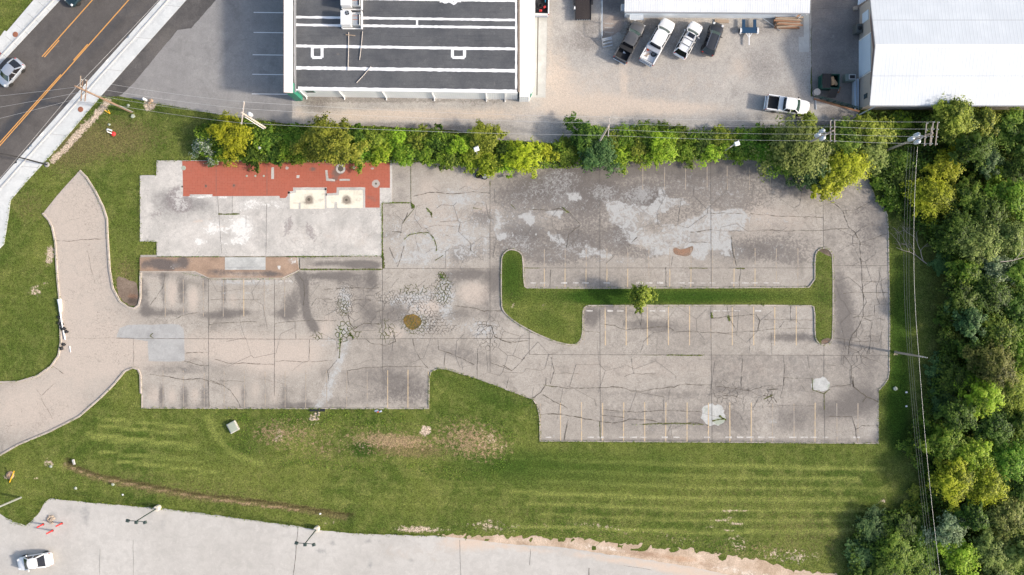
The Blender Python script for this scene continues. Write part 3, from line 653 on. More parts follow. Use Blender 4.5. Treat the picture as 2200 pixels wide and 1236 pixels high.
for (x, y, r) in ((732, 363, .36), (392, 401.5, .13), (664, 429, .2), (744.5, 430, .17), (443, 400, .12), (503, 399, .11), (808, 395, .14)):
    o = MB().lathe([(r, 0), (r * .85, .002)], (*W(x, y), .0925 if r > .3 else .0805), 14).build('drain_hole', M['crack']); o['kind'] = 'structure'
for (x, y) in ((530.5, 378.5), (549, 378.5), (567, 378.5), (395, 361.5)):
    o = MB().lathe([(.14 if x > 400 else .3, 0), (.12 if x > 400 else .27, .012)], (*W(x, y), .0805), 14).build('floor_plug', M['palepatch']); o['kind'] = 'structure'

# --- front walk beside the slab
WALK = [(301, 553), (637, 553), (643, 580), (607, 597), (450, 597), (420, 583), (301, 583)]
sheet('front_walk', WALK, .10, M['walk'],
      EL('R', (360, 570, 26, 12, 0, .8), (335, 565, 20, 10, 0, .6), (395, 562, 12, 14, 0, .7), (310, 570, 10, 10, 0, .4), (470, 585, 30, 8, 0, .5), (580, 588, 14, 8, 0, .4), (540, 588, 40, 6, 0, .5), (600, 590, 20, 5, 0, .4)) +
      EL('G', (600, 575, 4, 3, 0, .9), (630, 560, 10, 8, 0, .5), (375, 573, 10, 6, 0, .25)) + EL('B', (525, 590, 60, 7, 0, .6), (380, 570, 14, 6, 0, .6)), grid=.3, amp=.02, thick=.08)
sheet('entry_slab', [(484, 553), (571, 553), (571, 580), (484, 580)], .104, M['palepatch'], EL('R', (527, 576, 44, 2, 0, .6), (510, 560, 30, 4, 0, .2)), grid=.3, amp=.02)
sheet('side_walk', [(645, 555), (821, 555), (821, 577), (645, 577)], .10, M['concrete'],
      EL('R', (700, 566, 30, 6, 0, .6), (770, 568, 40, 9, 0, .8), (800, 572, 14, 8, 0, .7), (660, 572, 30, 5, 0, .3)) + EL('B', (790, 569, 14, 4, 0, .9), (670, 573, 30, 4, 0, .6)), grid=.3, amp=.02, thick=.08)
# --- repairs
sheet('grey_patch', [(250, 725), (257, 705), (275, 698), (318, 698), (370, 696), (385, 698), (395, 707), (397, 774), (388, 777), (320, 776), (318, 733), (300, 731), (280, 728)], .0335, M['greypatch'],
      EL('R', (325, 720, 10, 6, 0, .5), (380, 765, 10, 8, 0, .15), (360, 774, 30, 3, 0, .4), (330, 703, 14, 4, 0, .2)), grid=.3, amp=.06)
sheet('pale_patch', smooth_poly([(1512, 868), (1530, 866), (1548, 870), (1558, 882), (1558, 905), (1545, 914), (1522, 913), (1508, 902), (1506, 885)], 1), .0335, M['palepatch'], EL('R', (1530, 890, 30, 30, 0, .2)) + EL('A', (1545, 905, 12, 8, 0, .9), (1515, 880, 8, 8, 0, .5)), grid=.25, amp=.38, step=.2)
sheet('pale_patch', smooth_poly([(1745, 815), (1760, 812), (1776, 814), (1783, 827), (1778, 838), (1766, 843), (1752, 838), (1744, 830)], 1), .0335, M['palepatch'], EL('A', (1745, 820, 5, 8, 0, .7), (1782, 832, 5, 8, 0, .8)), grid=.25, amp=.3, step=.2)
sheet('red_mud', smooth_poly([(1446, 532), (1465, 536), (1480, 532), (1487, 528), (1491, 534), (1485, 545), (1478, 551), (1460, 549), (1447, 546)], 1), .0335, M['dirt'], EL('B', (1465, 540, 30, 12, 0, .6)), grid=.3, amp=.1)
sheet('mud_puddle', smooth_poly([(866, 683), (874, 676), (890, 675), (903, 682), (908, 694), (900, 703), (888, 710), (876, 704), (868, 694)], 1), .0335, M['mud'], EL('R', (898, 704, 8, 4, 0, .8), (870, 680, 8, 3, 0, .4)), grid=.3, amp=.1)

# --- south road, sandy verge
SOUTH = [(-200, 1080), (-40, 1085), (-8, 1098), (12, 1112), (34, 1123), (55, 1129), (68, 1120), (85, 1100), (98, 1077), (110, 1071), (160, 1077), (230, 1083), (340, 1092), (430, 1102), (560, 1120), (640, 1131), (690, 1140), (760, 1146), (880, 1150), (960, 1153), (1020, 1160), (1100, 1170), (1190, 1174), (1300, 1190), (1400, 1204), (1500, 1221), (1570, 1236), (1660, 1262), (1800, 1300), (2300, 1420), (2300, 1900), (-200, 1900)]
sheet('sand_verge', [(940, 1150), (1000, 1146), (1080, 1144), (1130, 1150), (1200, 1156), (1230, 1152), (1300, 1165), (1380, 1168), (1420, 1178), (1500, 1180), (1560, 1193), (1640, 1205), (1700, 1225), (1800, 1235), (2000, 1300), (1900, 1360), (1500, 1260), (1200, 1200), (1000, 1170)], .02, M['sand'],
      EL('R', (1380, 1190, 60, 8, 8, .5), (1120, 1155, 40, 5, 0, .4), (1530, 1215, 40, 6, 10, .4), (1200, 1165, 20, 8, 0, .3)) + EL('G', (1300, 1178, 80, 6, 8, .4), (1600, 1230, 80, 8, 12, .4), (1150, 1160, 60, 5, 5, .3)) + EL('B', (1460, 1200, 60, 8, 8, .5), (1100, 1152, 40, 6, 0, .4)), grid=.45, amp=.45, step=.3)
sheet('south_road', SOUTH, .028, M['south'],
      EL('R', (185, 1110, 10, 24, 0, .4), (150, 1095, 30, 12, 0, .3), (350, 1120, 10, 30, 0, .25), (340, 1190, 14, 4, 0, .3), (716, 1165, 4, 8, 0, .5), (795, 1212, 5, 12, 20, .5), (878, 1205, 8, 2, 0, .6), (600, 1200, 200, 12, 2, .1), (690, 1182, 6, 4, 0, .8), (790, 1160, 6, 4, 0, .8), (816, 1160, 3, 3, 0, .8), (340, 1189, 4, 3, 0, .9), (112, 1110, 12, 8, 0, .5)) +
      EL('B', (1100, 1176, 100, 7, 8, .55), (1300, 1200, 100, 8, 9, .6), (1480, 1228, 120, 12, 10, .8), (1000, 1170, 60, 14, 5, .6), (900, 1190, 120, 20, 5, .25)), grid=.6, amp=.09, step=.3)

# --- main road in the north-west, kerbs and pavements
d_r = (345, 0, 0, 387)
sheet('main_road', [(130 + 234, -250), (345 + 223, -250), (345, 0), (0, 387), (-180, 589), (-180, 331), (0, 139), (130, 0)], .012, M['road'],
      EL('R', (60, 235, 120, 16, -48, .6), (130, 225, 60, 5, 5, .7), (240, 60, 140, 14, -48, .35), (300, 40, 100, 9, -48, .3), (110, 60, 90, 10, -48, .25), (30, 260, 60, 10, -48, .3)) + EL('B', (160, 110, 160, 9, -48, .35), (60, 130, 120, 7, -48, .25), (100, 215, 90, 6, -48, .3)), grid=.5, amp=.0)
sheet('pavement', [(345 + 223, -250), (401 + 223, -250), (401, 0), (300, 113), (217, 207), (120, 322), (49, 400), (23, 431), (18, 470), (9, 525), (0, 534), (-140, 690), (-180, 700), (-180, 589), (0, 387), (345, 0)], .05, M['sidewalk'],
      [('R', [(373, 0), (240, 145), (130, 268), (0, 412)], 3.2, .42)] + EL('B', (200, 225, 60, 10, -48, .2)), grid=.3, amp=.0, step=.5, thick=.06)
sheet('pavement', [(73 + 225, -250), (130 + 234, -250), (130, 0), (0, 139), (-180, 331), (-180, 268), (0, 80), (10, 66), (15, 68), (73, 0)], .05, M['sidewalk'], [('R', [(106, 0), (40, 72), (0, 113)], 2.6, .5)], grid=.3, amp=.0, step=.5, thick=.06)
kb = MB()
for a, b in (((345, 0), (0, 387)), ((131, 0), (0, 140))):
    dx = (a[0] - b[0]); dy = a[1] - b[1]
    A = (a[0] + dx * .6, a[1] + dy * .6); B = (b[0] - dx * .45, b[1] - dy * .45)
    off = 9 if a[0] > 200 else -8
    for pa, pb in (((A[0] + off, A[1] + off), (B[0] + off, B[1] + off)),):
        wa, wb = W(*pa), W(*pb)
        kb.bar((*wa, .085), (*wb, .085), .16, .11)
kb.build('curb', M['sidewalk'])['kind'] = 'structure'
sj = MB()
for k in range(8):
    t = k / 7 * 1.25 - .15
    sj.ribbon([W(357 - 345 * t, 0 + 387 * t), W(400 - 345 * t, 4 + 387 * t)] if t < 1.1 else [W(0, 0), W(1, 1)], .022, .0545)
    sj.ribbon([W(86 - 130 * t, 0 + 139 * t), W(118 - 130 * t, 26 + 139 * t)], .022, .0545)
sj.build('pavement_joints', M['joint'])['kind'] = 'structure'
o = MB(); o.ribbon([W(1, 113), W(-6, 121)], .9, .056, step=2); o.build('tactile_paving', plain('tactile_red', (.45, .12, .1)))['kind'] = 'structure'
yl = MB()
for a, b in (((276.7, 0), (0, 313)), ((199, 0), (90.6, 122)), ((127, 87), (95.5, 123)), ((188.5, 95.5), (158, 130)), ((131, 160.5), (0, 306.5))):
    e = .5 if a[1] == 0 else 0; e2 = .4 if b[0] == 0 else 0
    A = (a[0] + (a[0] - b[0]) * e, a[1] + (a[1] - b[1]) * e); B = (b[0] + (b[0] - a[0]) * e2, b[1] + (b[1] - a[1]) * e2)
    yl.ribbon([W(*A), W(*B)], .13, .0165, step=1)
yl.build('centre_lines', M['yellow_line'])['kind'] = 'structure'
# --- asphalt forecourt of the dark-roofed building
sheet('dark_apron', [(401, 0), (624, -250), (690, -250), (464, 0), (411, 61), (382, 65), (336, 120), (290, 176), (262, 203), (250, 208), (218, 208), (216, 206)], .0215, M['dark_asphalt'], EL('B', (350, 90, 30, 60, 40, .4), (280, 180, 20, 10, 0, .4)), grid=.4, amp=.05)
sheet('forecourt', [(250, 206), (300, 160), (380, 62), (412, 58), (464, 0), (690, -250), (900, -250), (900, 0), (700, 205), (628, 205), (628, 268), (565, 259), (480, 249), (415, 236), (335, 223), (290, 213)], .018, M['asphalt'],
      EL('R', (560, 230, 60, 14, 0, .3), (360, 190, 30, 4, 20, .3), (430, 215, 60, 5, 8, .2)) + EL('B', (320, 200, 40, 30, 0, .15)), grid=.5, amp=.05)
wl = MB()
for y, a in ((27, 545), (70, 545), (118, 543), (160, 542), (202, 541)):
    wl.ribbon([W(a, y), W(640, y + 1.2)], .1, .0225, step=1)
wl.build('bay_lines', M['white_line'])['kind'] = 'structure'
# --- gravel yard
GRAV = [(624, 200), (700, 100), (900, -250), (1760, -250), (1760, 0), (1742, 60), (1742, 110), (1742, 208), (1845, 240), (1840, 262), (1700, 288), (1500, 295), (1300, 296), (1180, 308), (1060, 300), (980, 280), (820, 272), (700, 268), (624, 268)]
sheet('gravel_yard', GRAV, .016, M['gravel'],
      EL('A', (760, 212, 90, 8, 0, .9), (900, 215, 100, 7, 1, .75), (1050, 220, 60, 7, 0, .6), (680, 215, 30, 10, 0, .7), (640, 235, 16, 10, 0, .3), (1330, 110, 30, 20, 40, .5), (1350, 65, 30, 12, 0, .6), (1560, 60, 60, 8, 0, .5)) +
      EL('R', (1650, 150, 60, 40, 0, .3), (1580, 230, 40, 14, 0, .2), (1260, 60, 30, 60, 0, .35), (680, 222, 26, 20, 0, .7), (725, 235, 14, 12, 0, .3), (1240, 90, 60, 20, 5, .3), (1380, 60, 90, 14, 0, .5), (1440, 100, 90, 40, 0, .35), (1620, 110, 60, 40, 0, .15), (1640, 60, 60, 16, 0, .4), (1400, 45, 100, 6, 0, .5), (1700, 200, 30, 20, 0, .3), (900, 272, 140, 7, 2, .7), (1060, 285, 40, 7, 20, .7), (1600, 278, 160, 5, 0, .7), (1800, 245, 40, 12, 15, .9), (1790, 265, 60, 8, 0, .8), (1620, 282, 80, 6, 0, .6)) +
      EL('B', (1300, 180, 160, 50, 0, .35), (1200, 200, 40, 60, 0, .5), (760, 250, 140, 14, 0, .55), (950, 248, 120, 14, 0, .5), (1100, 240, 80, 20, 0, .4), (1500, 180, 100, 30, 0, .25), (1330, 230, 130, 18, 0, .75), (1500, 235, 100, 16, 0, .5), (1270, 225, 60, 30, 0, .4), (1340, 175, 6, 40, 0, .5), (1590, 140, 30, 30, 0, .45), (800, 245, 120, 12, 0, .35), (980, 245, 100, 14, 0, .3), (1180, 60, 8, 80, 0, .4), (1200, 130, 20, 60, 0, .3), (1495, 52, 20, 8, 0, .7), (1550, 55, 12, 4, 0, .4), (1350, 105, 20, 10, 0, .4), (640, 238, 12, 12, 0, .6)), grid=.5, amp=.12)
sheet('yard_slab', [(1742, -250), (1760, -250), (1990, -250), (1990, 230), (1846, 236), (1746, 209), (1743, 110)], .022, M['yard'],
      EL('R', (1830, 70, 16, 60, 0, .35), (1780, 120, 30, 30, 0, .1), (1822, 235, 40, 6, 20, .8)) + EL('B', (1790, 40, 40, 20, 0, .4), (1785, 195, 40, 20, 15, .3)), grid=.5, amp=.02)
sheet('yard_strip', [(1727, 30), (1738, 30), (1738, 112), (1716, 112), (1716, 80), (1727, 80)], .026, M['apron'], [], grid=0, amp=.01)
sheet('apron', [(1108, -250), (1176, -250), (1176, 0), (1172, 210), (1080, 209), (1080, 0)], .026, M['apron'], EL('R', (1160, 100, 8, 60, 0, .12)), grid=.6, amp=.02)
dr = MB(); dr.ribbon([W(1157, -60), W(1156, 40), W(1153.5, 205)], .13, .0305, step=5); dr.build('trench_drain', M['crack'])['kind'] = 'structure'
sheet('brown_slab', [(1296, -250), (1342, -250), (1341, 62), (1330, 68), (1312, 80), (1294, 82)], .026, M['yard'], EL('B', (1318, 50, 24, 16, 0, .9), (1318, 70, 16, 10, 0, .6)) + EL('R', (1318, 10, 30, 16, 0, .5)), grid=.4, amp=.03)
for y in (49, 58, 68): 
    sheet('scrape_mark', [(1298, y), (1318, y + 1), (1318, y + 3.5), (1300, y + 2.5)], .030, M['gravel'], [], grid=0, amp=.03)

# --- grass islands with kerbs
ISL = [(1102, 536), (1090, 538), (1080, 548), (1077, 560), (1077, 655), (1081, 668), (1092, 680), (1115, 697), (1150, 716), (1190, 733), (1222, 741), (1238, 740), (1248, 730), (1252, 712), (1252, 668), (1256, 659), (1268, 656), (1740, 656), (1750, 660), (1750, 722), (1756, 736), (1769, 742), (1782, 737), (1789, 724), (1789, 552), (1783, 538), (1769, 532), (1756, 538), (1750, 550), (1750, 617), (1700, 618), (1135, 620), (1125, 615), (1124, 556), (1118, 542)]
def curb_ring(name, pts, w=.13, z0=0.0, z1=.13, closed=True, mat='curb'):
    pts = [W(*p) for p in pts]
    q = rough(pts, .6, 0) if closed else sum([[((a[0] * (1 - t) + b[0] * t), (a[1] * (1 - t) + b[1] * t)) for t in np.linspace(0, 1, max(2, int(math.hypot(a[0] - b[0], a[1] - b[1]) / .6)))[:-1]] for a, b in zip(pts[:-1], pts[1:])], []) + [pts[-1]]
    n = len(q); vs = []
    for i, p in enumerate(q):
        a = q[(i - 1) % n] if closed else q[max(i - 1, 0)]; b = q[(i + 1) % n] if closed else q[min(i + 1, n - 1)]
        dx, dy = b[0] - a[0], b[1] - a[1]; L = math.hypot(dx, dy) or 1
        nx, ny = -dy / L * w / 2, dx / L * w / 2
        zz = z1 + .012 * noise.noise(Vector((p[0], p[1], 0)))
        vs += [(p[0] + nx, p[1] + ny, z0), (p[0] + nx * .8, p[1] + ny * .8, zz), (p[0] - nx * .8, p[1] - ny * .8, zz), (p[0] - nx, p[1] - ny, z0)]
    fs = []
    for i in range(n if closed else n - 1):
        j = (i + 1) % n
        for k in range(3): fs.append([4 * i + k, 4 * i + k + 1, 4 * j + k + 1, 4 * j + k])
    mb = MB(); mb.add(vs, fs)
    o = mb.build(name, M[mat]); o['kind'] = 'structure'
    set_wear(o.data, np.zeros((len(vs), 4), np.float32))
    return o
isl = smooth_poly(ISL, 1)
sheet('grass_island', isl, .10, M['grass'],
      EL('B', (1300, 637, 60, 18, 0, .9), (1450, 637, 300, 18, 0, .8), (1100, 590, 30, 60, 0, .7), (1769, 640, 20, 120, 0, .35), (1170, 690, 60, 26, 10, .5)) + EL('R', (1102, 658, 5, 5, 0, .7), (1170, 660, 14, 12, 0, .38), (1180, 700, 20, 8, 0, .2), (1492, 636, 10, 4, 0, .3), (1770, 705, 6, 4, 0, .5), (1765, 640, 6, 6, 0, .1)) + EL('A', (1170, 665, 20, 16, 0, .55), (1090, 655, 14, 10, 0, .5), (1770, 730, 16, 8, 0, .6)) + EL('G', (1769, 640, 18, 90, 0, .28), (1100, 640, 16, 14, 0, .3)), grid=.4, amp=.035, step=.25)
curb_ring('curb', isl, .16)
sheet('soil_bed', smooth_poly([(1757, 538), (1769, 533), (1781, 538), (1787, 550), (1787, 553), (1770, 546)], 1), .104, M['dirt'], EL('R', (1772, 540, 20, 10, 0, .5)), grid=.4, amp=.05)
sheet('soil_bed', smooth_poly([(1765, 741), (1762, 732), (1776, 726), (1787, 728), (1780, 738)], 1), .104, M['dirt'], EL('B', (1775, 733, 10, 4, 0, .5)), grid=.4, amp=.05)
sheet('soil_bed', smooth_poly([(250, 590), (275, 600), (297, 612), (299, 645), (290, 658), (276, 656), (262, 645), (250, 622)], 1), .012, M['dirt'], EL('R', (285, 645, 14, 12, 0, .6)) + EL('B', (285, 637, 12, 5, 0, .8)), grid=.4, amp=.25)
curb_ring('curb', [(172, 367), (186, 381), (205, 411), (222, 445), (230, 470), (231.5, 505), (236, 580), (243, 620), (258, 648), (275, 660), (288, 663), (298, 656), (302, 640), (302, 586)], .26, closed=False)
curb_ring('curb', [(92, 459), (105, 473), (113, 490), (119, 520), (124, 600), (129, 650), (131, 735), (126, 764), (110, 787), (80, 808), (40, 820), (0, 821), (-90, 823)], .24, closed=False)
curb_ring('curb', [(303, 845), (302, 806), (297, 794), (285, 790), (268, 798), (245, 826), (215, 856), (170, 895), (105, 928), (40, 955), (0, 978), (-90, 1020)], .24, closed=False)
curb_ring('curb', [(305, 850), (305, 877), (600, 878), (921, 878), (922, 812), (926, 799), (940, 792), (958, 793), (1000, 806)], .14, z1=.08, closed=False)
curb_ring('curb', [(1085, 836), (1145, 858), (1154, 872), (1159, 895), (1160, 948), (1500, 950), (1888, 953)], .13, z1=.07, closed=False)
curb_ring('curb', [(1888, 838), (1898, 828), (1907, 815), (1910, 800), (1911, 700), (1909, 570), (1908, 490), (1906, 462), (1897, 444)], .16, z1=.08, closed=False)
curb_ring('curb', [(301, 584), (420, 584), (450, 598), (607, 598), (643, 581)], .16, z1=.125, closed=False)

# ------------------------------------------------------------------ markings
ln = MB(); lf = MB(); st = MB()
Z1 = .038
def stall(mb, xs, y0, y1, w=.1, jit=2):
    for x in xs: mb.ribbon([W(x, y0 + rng.uniform(0, jit)), W(x + rng.uniform(-.6, .6), y1)], w, Z1, step=.6, amp=0, wj=.15)
stall(lf, [1169.4, 1214, 1259, 1304, 1348.5, 1394, 1439, 1484.5, 1530.5, 1577, 1622, 1668, 1714], 533, 577)
stall(ln, [1169.4, 1214, 1259, 1304, 1348.5, 1439, 1484.5, 1577, 1622], 577, 617)
stall(lf, [1394, 1530.5, 1668, 1714], 577, 617)
stall(ln, [1300, 1345, 1390.6, 1436, 1481.5, 1573, 1619, 1664.5, 1710.5], 658, 742, .12)
stall(lf, [1527, 1255], 700, 742)
stall(ln, [1204, 1249, 1294.5, 1340, 1385, 1430.5, 1476, 1522, 1567.6, 1614, 1751], 864, 949, .12)
stall(lf, [1161, 1659.6, 1705.5, 1797.5, 1843], 866, 949, .12)
stall(lf, [436.6, 480, 568, 612, 394, 355], 600, 681)
stall(ln, [524], 598, 680, .1)
stall(lf, [350.6, 394, 439, 482, 525, 569.6, 612.7, 657, 702, 745, 789], 796, 876, .09)
stall(ln, [833, 876.7], 794, 876, .1)
stall(ln, [920.5], 796, 876, .14)
stall(lf, [1381, 1428, 1473, 1519, 1562, 1610, 1655], 356, 408, .09, 8)
ln.build('stall_lines', M['stall_line'])['kind'] = 'structure'
lf.build('faint_stall_lines', M['stall_faint'])['kind'] = 'structure'
def stops(xs, y, p=.8):
    for x in xs:
        for dx in (3, 24):
            if rng.random() < p: st.ribbon([W(x + dx + rng.uniform(0, 2), y), W(x + dx + 15 + rng.uniform(-2, 1), y + .2)], rng.choice([.12, .16, .2]), Z1 + .002, step=.3, wj=.3)
stops([1135 + 45.5 * k for k in range(14)][:13], 608, .65)
stops([1255 + 45.5 * k for k in range(11)], 668, .5)
stops([1168 + 45.7 * k for k in range(15)], 939.5, .55)
stops([456 + 44 * k for k in range(4)], 604, .6)
st.build('wheel_stop_marks', M['stop_mark'])['kind'] = 'structure'

# ------------------------------------------------------------------ joints and cracks (photograph pixels)
jt = MB(); ck = MB(); ms = MB()
def L(mb, pts, w, z, amp=.0, wj=.4, sc=None, org=(0, 0), step=.25):
    q = [W(org[0] + p[0] / (sc or 1), org[1] + p[1] / (sc or 1)) for p in pts]
    mb.ribbon(q, w, z, step=step, amp=amp, wj=wj, seed=rng.random() * 50)
ZJ = .0435; ZC = .046; ZM = .0485
for a, b in (((826, 577), (1078, 578)), ((1126, 576), (1750, 576)), ((1789, 571), (1910, 571)), ((250, 727), (620, 729)), ((620, 729), (1147, 727)), ((1137, 762), (1912, 764)),
             ((883, 345), (883, 437)), ((1053, 388), (1053, 800)), ((1289, 350), (1289, 617)), ((1289, 656), (1290, 948)), ((1527, 345), (1528, 617)), ((1527, 656), (1530, 948)), ((1768, 400), (1769, 532)), ((1770, 742), (1770, 812)), ((1771, 843), (1772, 950)),
             ((448, 588), (449, 877)), ((590, 600), (590, 850)), ((822, 577), (822, 800)), ((1137, 700), (1137, 762)), ((843, 437), (883, 436)), ((1126, 577), (1126, 619))):
    L(jt, [a, b], .05, ZJ, .008)
for a, b in (((468, 422), (477, 545)), ((500, 420), (499, 470)), ((573, 440), (572, 545)), ((574, 345), (574, 420)), ((465, 350), (465, 420)), ((529, 466), (529, 490))):
    L(jt, [a, b], .035, .0815, .01)
for a, b in (((1742, 20), (1800, 17)), ((1800, 17), (1845, 18)), ((1738, 112), (1743, 112)), ((1743, 112), (1745, 208))): L(jt, [a, b], .04, .0305)
c1 = (1640, 400); s1 = 2.875
for p, w in (([(395, 85), (440, 110), (490, 155), (525, 255), (570, 290), (597, 350), (605, 490), (615, 660), (622, 800), (590, 860), (550, 915), (530, 980), (525, 1040)], .075), ([(490, 155), (570, 150), (665, 92)], .06), ([(525, 258), (430, 268), (368, 278), (200, 275), (0, 275)], .06), ([(600, 350), (690, 325), (770, 290)], .05), ([(570, 290), (650, 235), (760, 240)], .03),
             ([(490, 660), (615, 658), (770, 658)], .05), ([(615, 590), (700, 595)], .04), ([(718, 500), (715, 590), (695, 620), (700, 690), (715, 730)], .04), ([(630, 735), (775, 730)], .035), ([(550, 810), (622, 802), (685, 800), (690, 735)], .05), ([(622, 820), (660, 835), (720, 820), (745, 830)], .05), ([(672, 840), (665, 900), (658, 1040)], .045), ([(440, 935), (500, 950), (610, 965), (720, 955)], .04), ([(525, 990), (560, 1010), (610, 1045)], .04), ([(555, 920), (640, 930), (720, 925)], .03), ([(495, 1045), (545, 1110), (540, 1180), (555, 1236)], .07), ([(640, 1040), (655, 1000)], .06), ([(500, 1045), (495, 1100), (440, 1110), (380, 1105)], .03),
             ([(0, 825), (310, 828)], .05), ([(0, 885), (100, 880), (135, 835)], .05), ([(205, 830), (225, 860)], .05), ([(100, 880), (310, 880)], .03), ([(125, 1045), (130, 1180), (130, 1230)], .045), ([(130, 1180), (190, 1190), (290, 1188)], .045), ([(0, 180), (365, 195)], .05), ([(275, 1045), (285, 1130)], .03), ([(170, 740), (170, 825)], .06), ([(575, 1045), (580, 1080), (545, 1110)], .035), ([(720, 500), (730, 640), (760, 780)], .02), ([(50, 900), (52, 1040)], .04), ([(600, 1050), (700, 1080), (770, 1130)], .03), ([(740, 860), (715, 960)], .03)):
    L(ck, p, w * .9, ZC, .085, .85, s1, c1)
c2 = (1640, 810); s2 = 2.902
for p, w in (([(560, 0), (560, 60), (640, 125), (718, 155)], .12), ([(640, 125), (615, 160)], .08), ([(390, 250), (460, 245), (550, 250), (575, 320), (580, 360), (590, 410)], .07), ([(575, 325), (620, 300), (720, 305)], .07), ([(425, 60), (540, 45), (560, 30)], .05), ([(0, 60), (130, 55), (130, 0)], .04), ([(20, 185), (110, 180), (320, 180)], .03), ([(0, 120), (60, 130), (85, 165)], .08), ([(130, 0), (110, 130)], .03), ([(30, 80), (90, 75)], .1), ([(40, 110), (55, 120)], .2), ([(545, 0), (545, 45), (450, 60)], .03), ([(210, 0), (260, 90), (330, 100)], .025)):
    L(ck, p, w * .9, ZC, .085, .85, s2, c2)
c3 = (1080, 810)
for p, w in (([(275, 50), (400, 70), (605, 70), (680, 60), (760, 65), (800, 85), (865, 90), (950, 70), (1070, 65), (1110, 48), (1300, 48)], .075), ([(230, 237), (370, 232), (500, 258), (610, 280), (680, 290), (760, 275), (790, 262), (900, 268), (950, 275), (1000, 297), (1080, 290), (1180, 285), (1280, 305)], .1), ([(615, 198), (700, 212), (860, 217), (1010, 210), (1150, 212), (1240, 215)], .06), ([(620, 242), (700, 245), (760, 260)], .06), ([(265, 55), (235, 100), (190, 135)], .09), ([(250, 110), (320, 150), (390, 185), (410, 200)], .07), ([(410, 270), (385, 400)], .08), ([(1305, 65), (1370, 60), (1480, 80), (1550, 85), (1620, 60)], .05), ([(1310, 120), (1400, 110), (1470, 120)], .05), ([(40, 0), (20, 70)], .06), ([(1050, 300), (1020, 380)], .04), ([(1040, 60), (1035, 150)], .03), ([(270, 0), (265, 50)], .06), ([(1490, 0), (1485, 80)], .04), ([(1415, 200), (1480, 230), (1530, 330)], .03)):
    L(ck, p, w * .9, ZC, .085, .85, s2, c3)
c4 = (1080, 400)
for p, w in (([(600, 850), (680, 860), (760, 890), (900, 878), (970, 868), (1020, 870), (1060, 895), (1140, 900)], .07), ([(850, 1030), (870, 960), (930, 910), (1010, 895)], .035), ([(500, 895), (600, 905)], .05), ([(1140, 897), (1290, 905), (1420, 905), (1610, 895)], .06), ([(1290, 815), (1400, 805), (1560, 795)], .07), ([(1385, 740), (1390, 800), (1440, 890)], .06), ([(1560, 790), (1590, 830), (1575, 890)], .08), ([(130, 140), (290, 148), (350, 135), (400, 160), (440, 195), (480, 240), (410, 300), (395, 380)], .07), ([(1160, 285), (1285, 270), (1480, 280)], .07), ([(1410, 310), (1420, 400), (1445, 490)], .09), ([(1150, 348), (1280, 350)], .07), ([(780, 370), (830, 310)], .09), ([(1530, 170), (1610, 178)], .06), ([(0, 955), (80, 965), (160, 955)], .07), ([(300, 1060), (320, 1140), (295, 1220)], .06), ([(790, 1050), (810, 1155), (755, 1180)], .05), ([(810, 1155), (950, 1160)], .04), ([(0, 1110), (60, 1140), (140, 1060)], .06), ([(1475, 1045), (1480, 1130), (1470, 1230)], .05), ([(1280, 170), (1480, 172)], .05), ([(860, 750), (850, 880)], .05), ([(1530, 900), (1525, 1040)], .035), ([(320, 1155), (470, 1160)], .03), ([(1005, 500), (1010, 620)], .06), ([(1470, 500), (1460, 620)], .05), ([(295, 520), (295, 620)], .05), ([(1040, 490), (1050, 430)], .03), ([(640, 480), (690, 430)], .03)):
    L(ck, p, w * .9, ZC, .085, .85, s1, c4)
c5 = (540, 400)
for p, w in (([(1000, 60), (1100, 40), (1250, 50), (1370, 35), (1475, 45)], .07), ([(970, 165), (935, 230)], .08), ([(870, 275), (930, 283)], .09), ([(945, 370), (905, 500)], .06), ([(285, 540), (325, 590), (330, 660), (325, 740)], .05), ([(140, 855), (240, 835), (330, 835), (530, 830)], .04), ([(270, 840), (275, 940)], .045), ([(145, 1080), (330, 1085), (500, 1075)], .04), ([(0, 1100), (140, 1100)], .05), ([(630, 705), (700, 700), (740, 705)], .07), ([(590, 740), (610, 850), (640, 880), (700, 850), (790, 848)], .07), ([(450, 635), (560, 630), (740, 632), (790, 628)], .05), ([(705, 945), (740, 975), (830, 985), (890, 960), (870, 890), (840, 850)], .07), ([(1000, 945), (1010, 1010), (1045, 1070), (1095, 1125)], .06), ([(1160, 1010), (1300, 1065), (1380, 1100)], .07), ([(1195, 1030), (1190, 1110)], .05), ([(1260, 740), (1370, 750), (1440, 775), (1550, 765)], .07), ([(1410, 855), (1480, 860), (1500, 930), (1610, 970)], .09), ([(1400, 1000), (1390, 1180)], .06), ([(600, 1140), (700, 1125), (830, 1115), (960, 1115), (1080, 1115)], .05), ([(1155, 945), (1160, 1010)], .04), ([(1475, 1090), (1610, 1140)], .05), ([(360, 950), (355, 1080), (330, 1090)], .04), ([(530, 1070), (470, 1140), (480, 1200)], .05), ([(590, 1140), (600, 1230)], .06), ([(815, 285), (800, 500)], .04), ([(850, 380), (900, 480)], .05), ([(1290, 250), (1140, 240), (1060, 270)], .03), ([(370, 740), (400, 690), (500, 700)], .04), ([(1350, 350), (1360, 410)], .05), ([(580, 880), (640, 880)], .05)):
    L(ck, p, w * .9, ZC, .085, .85, s1, c5)
c6 = (0, 400)
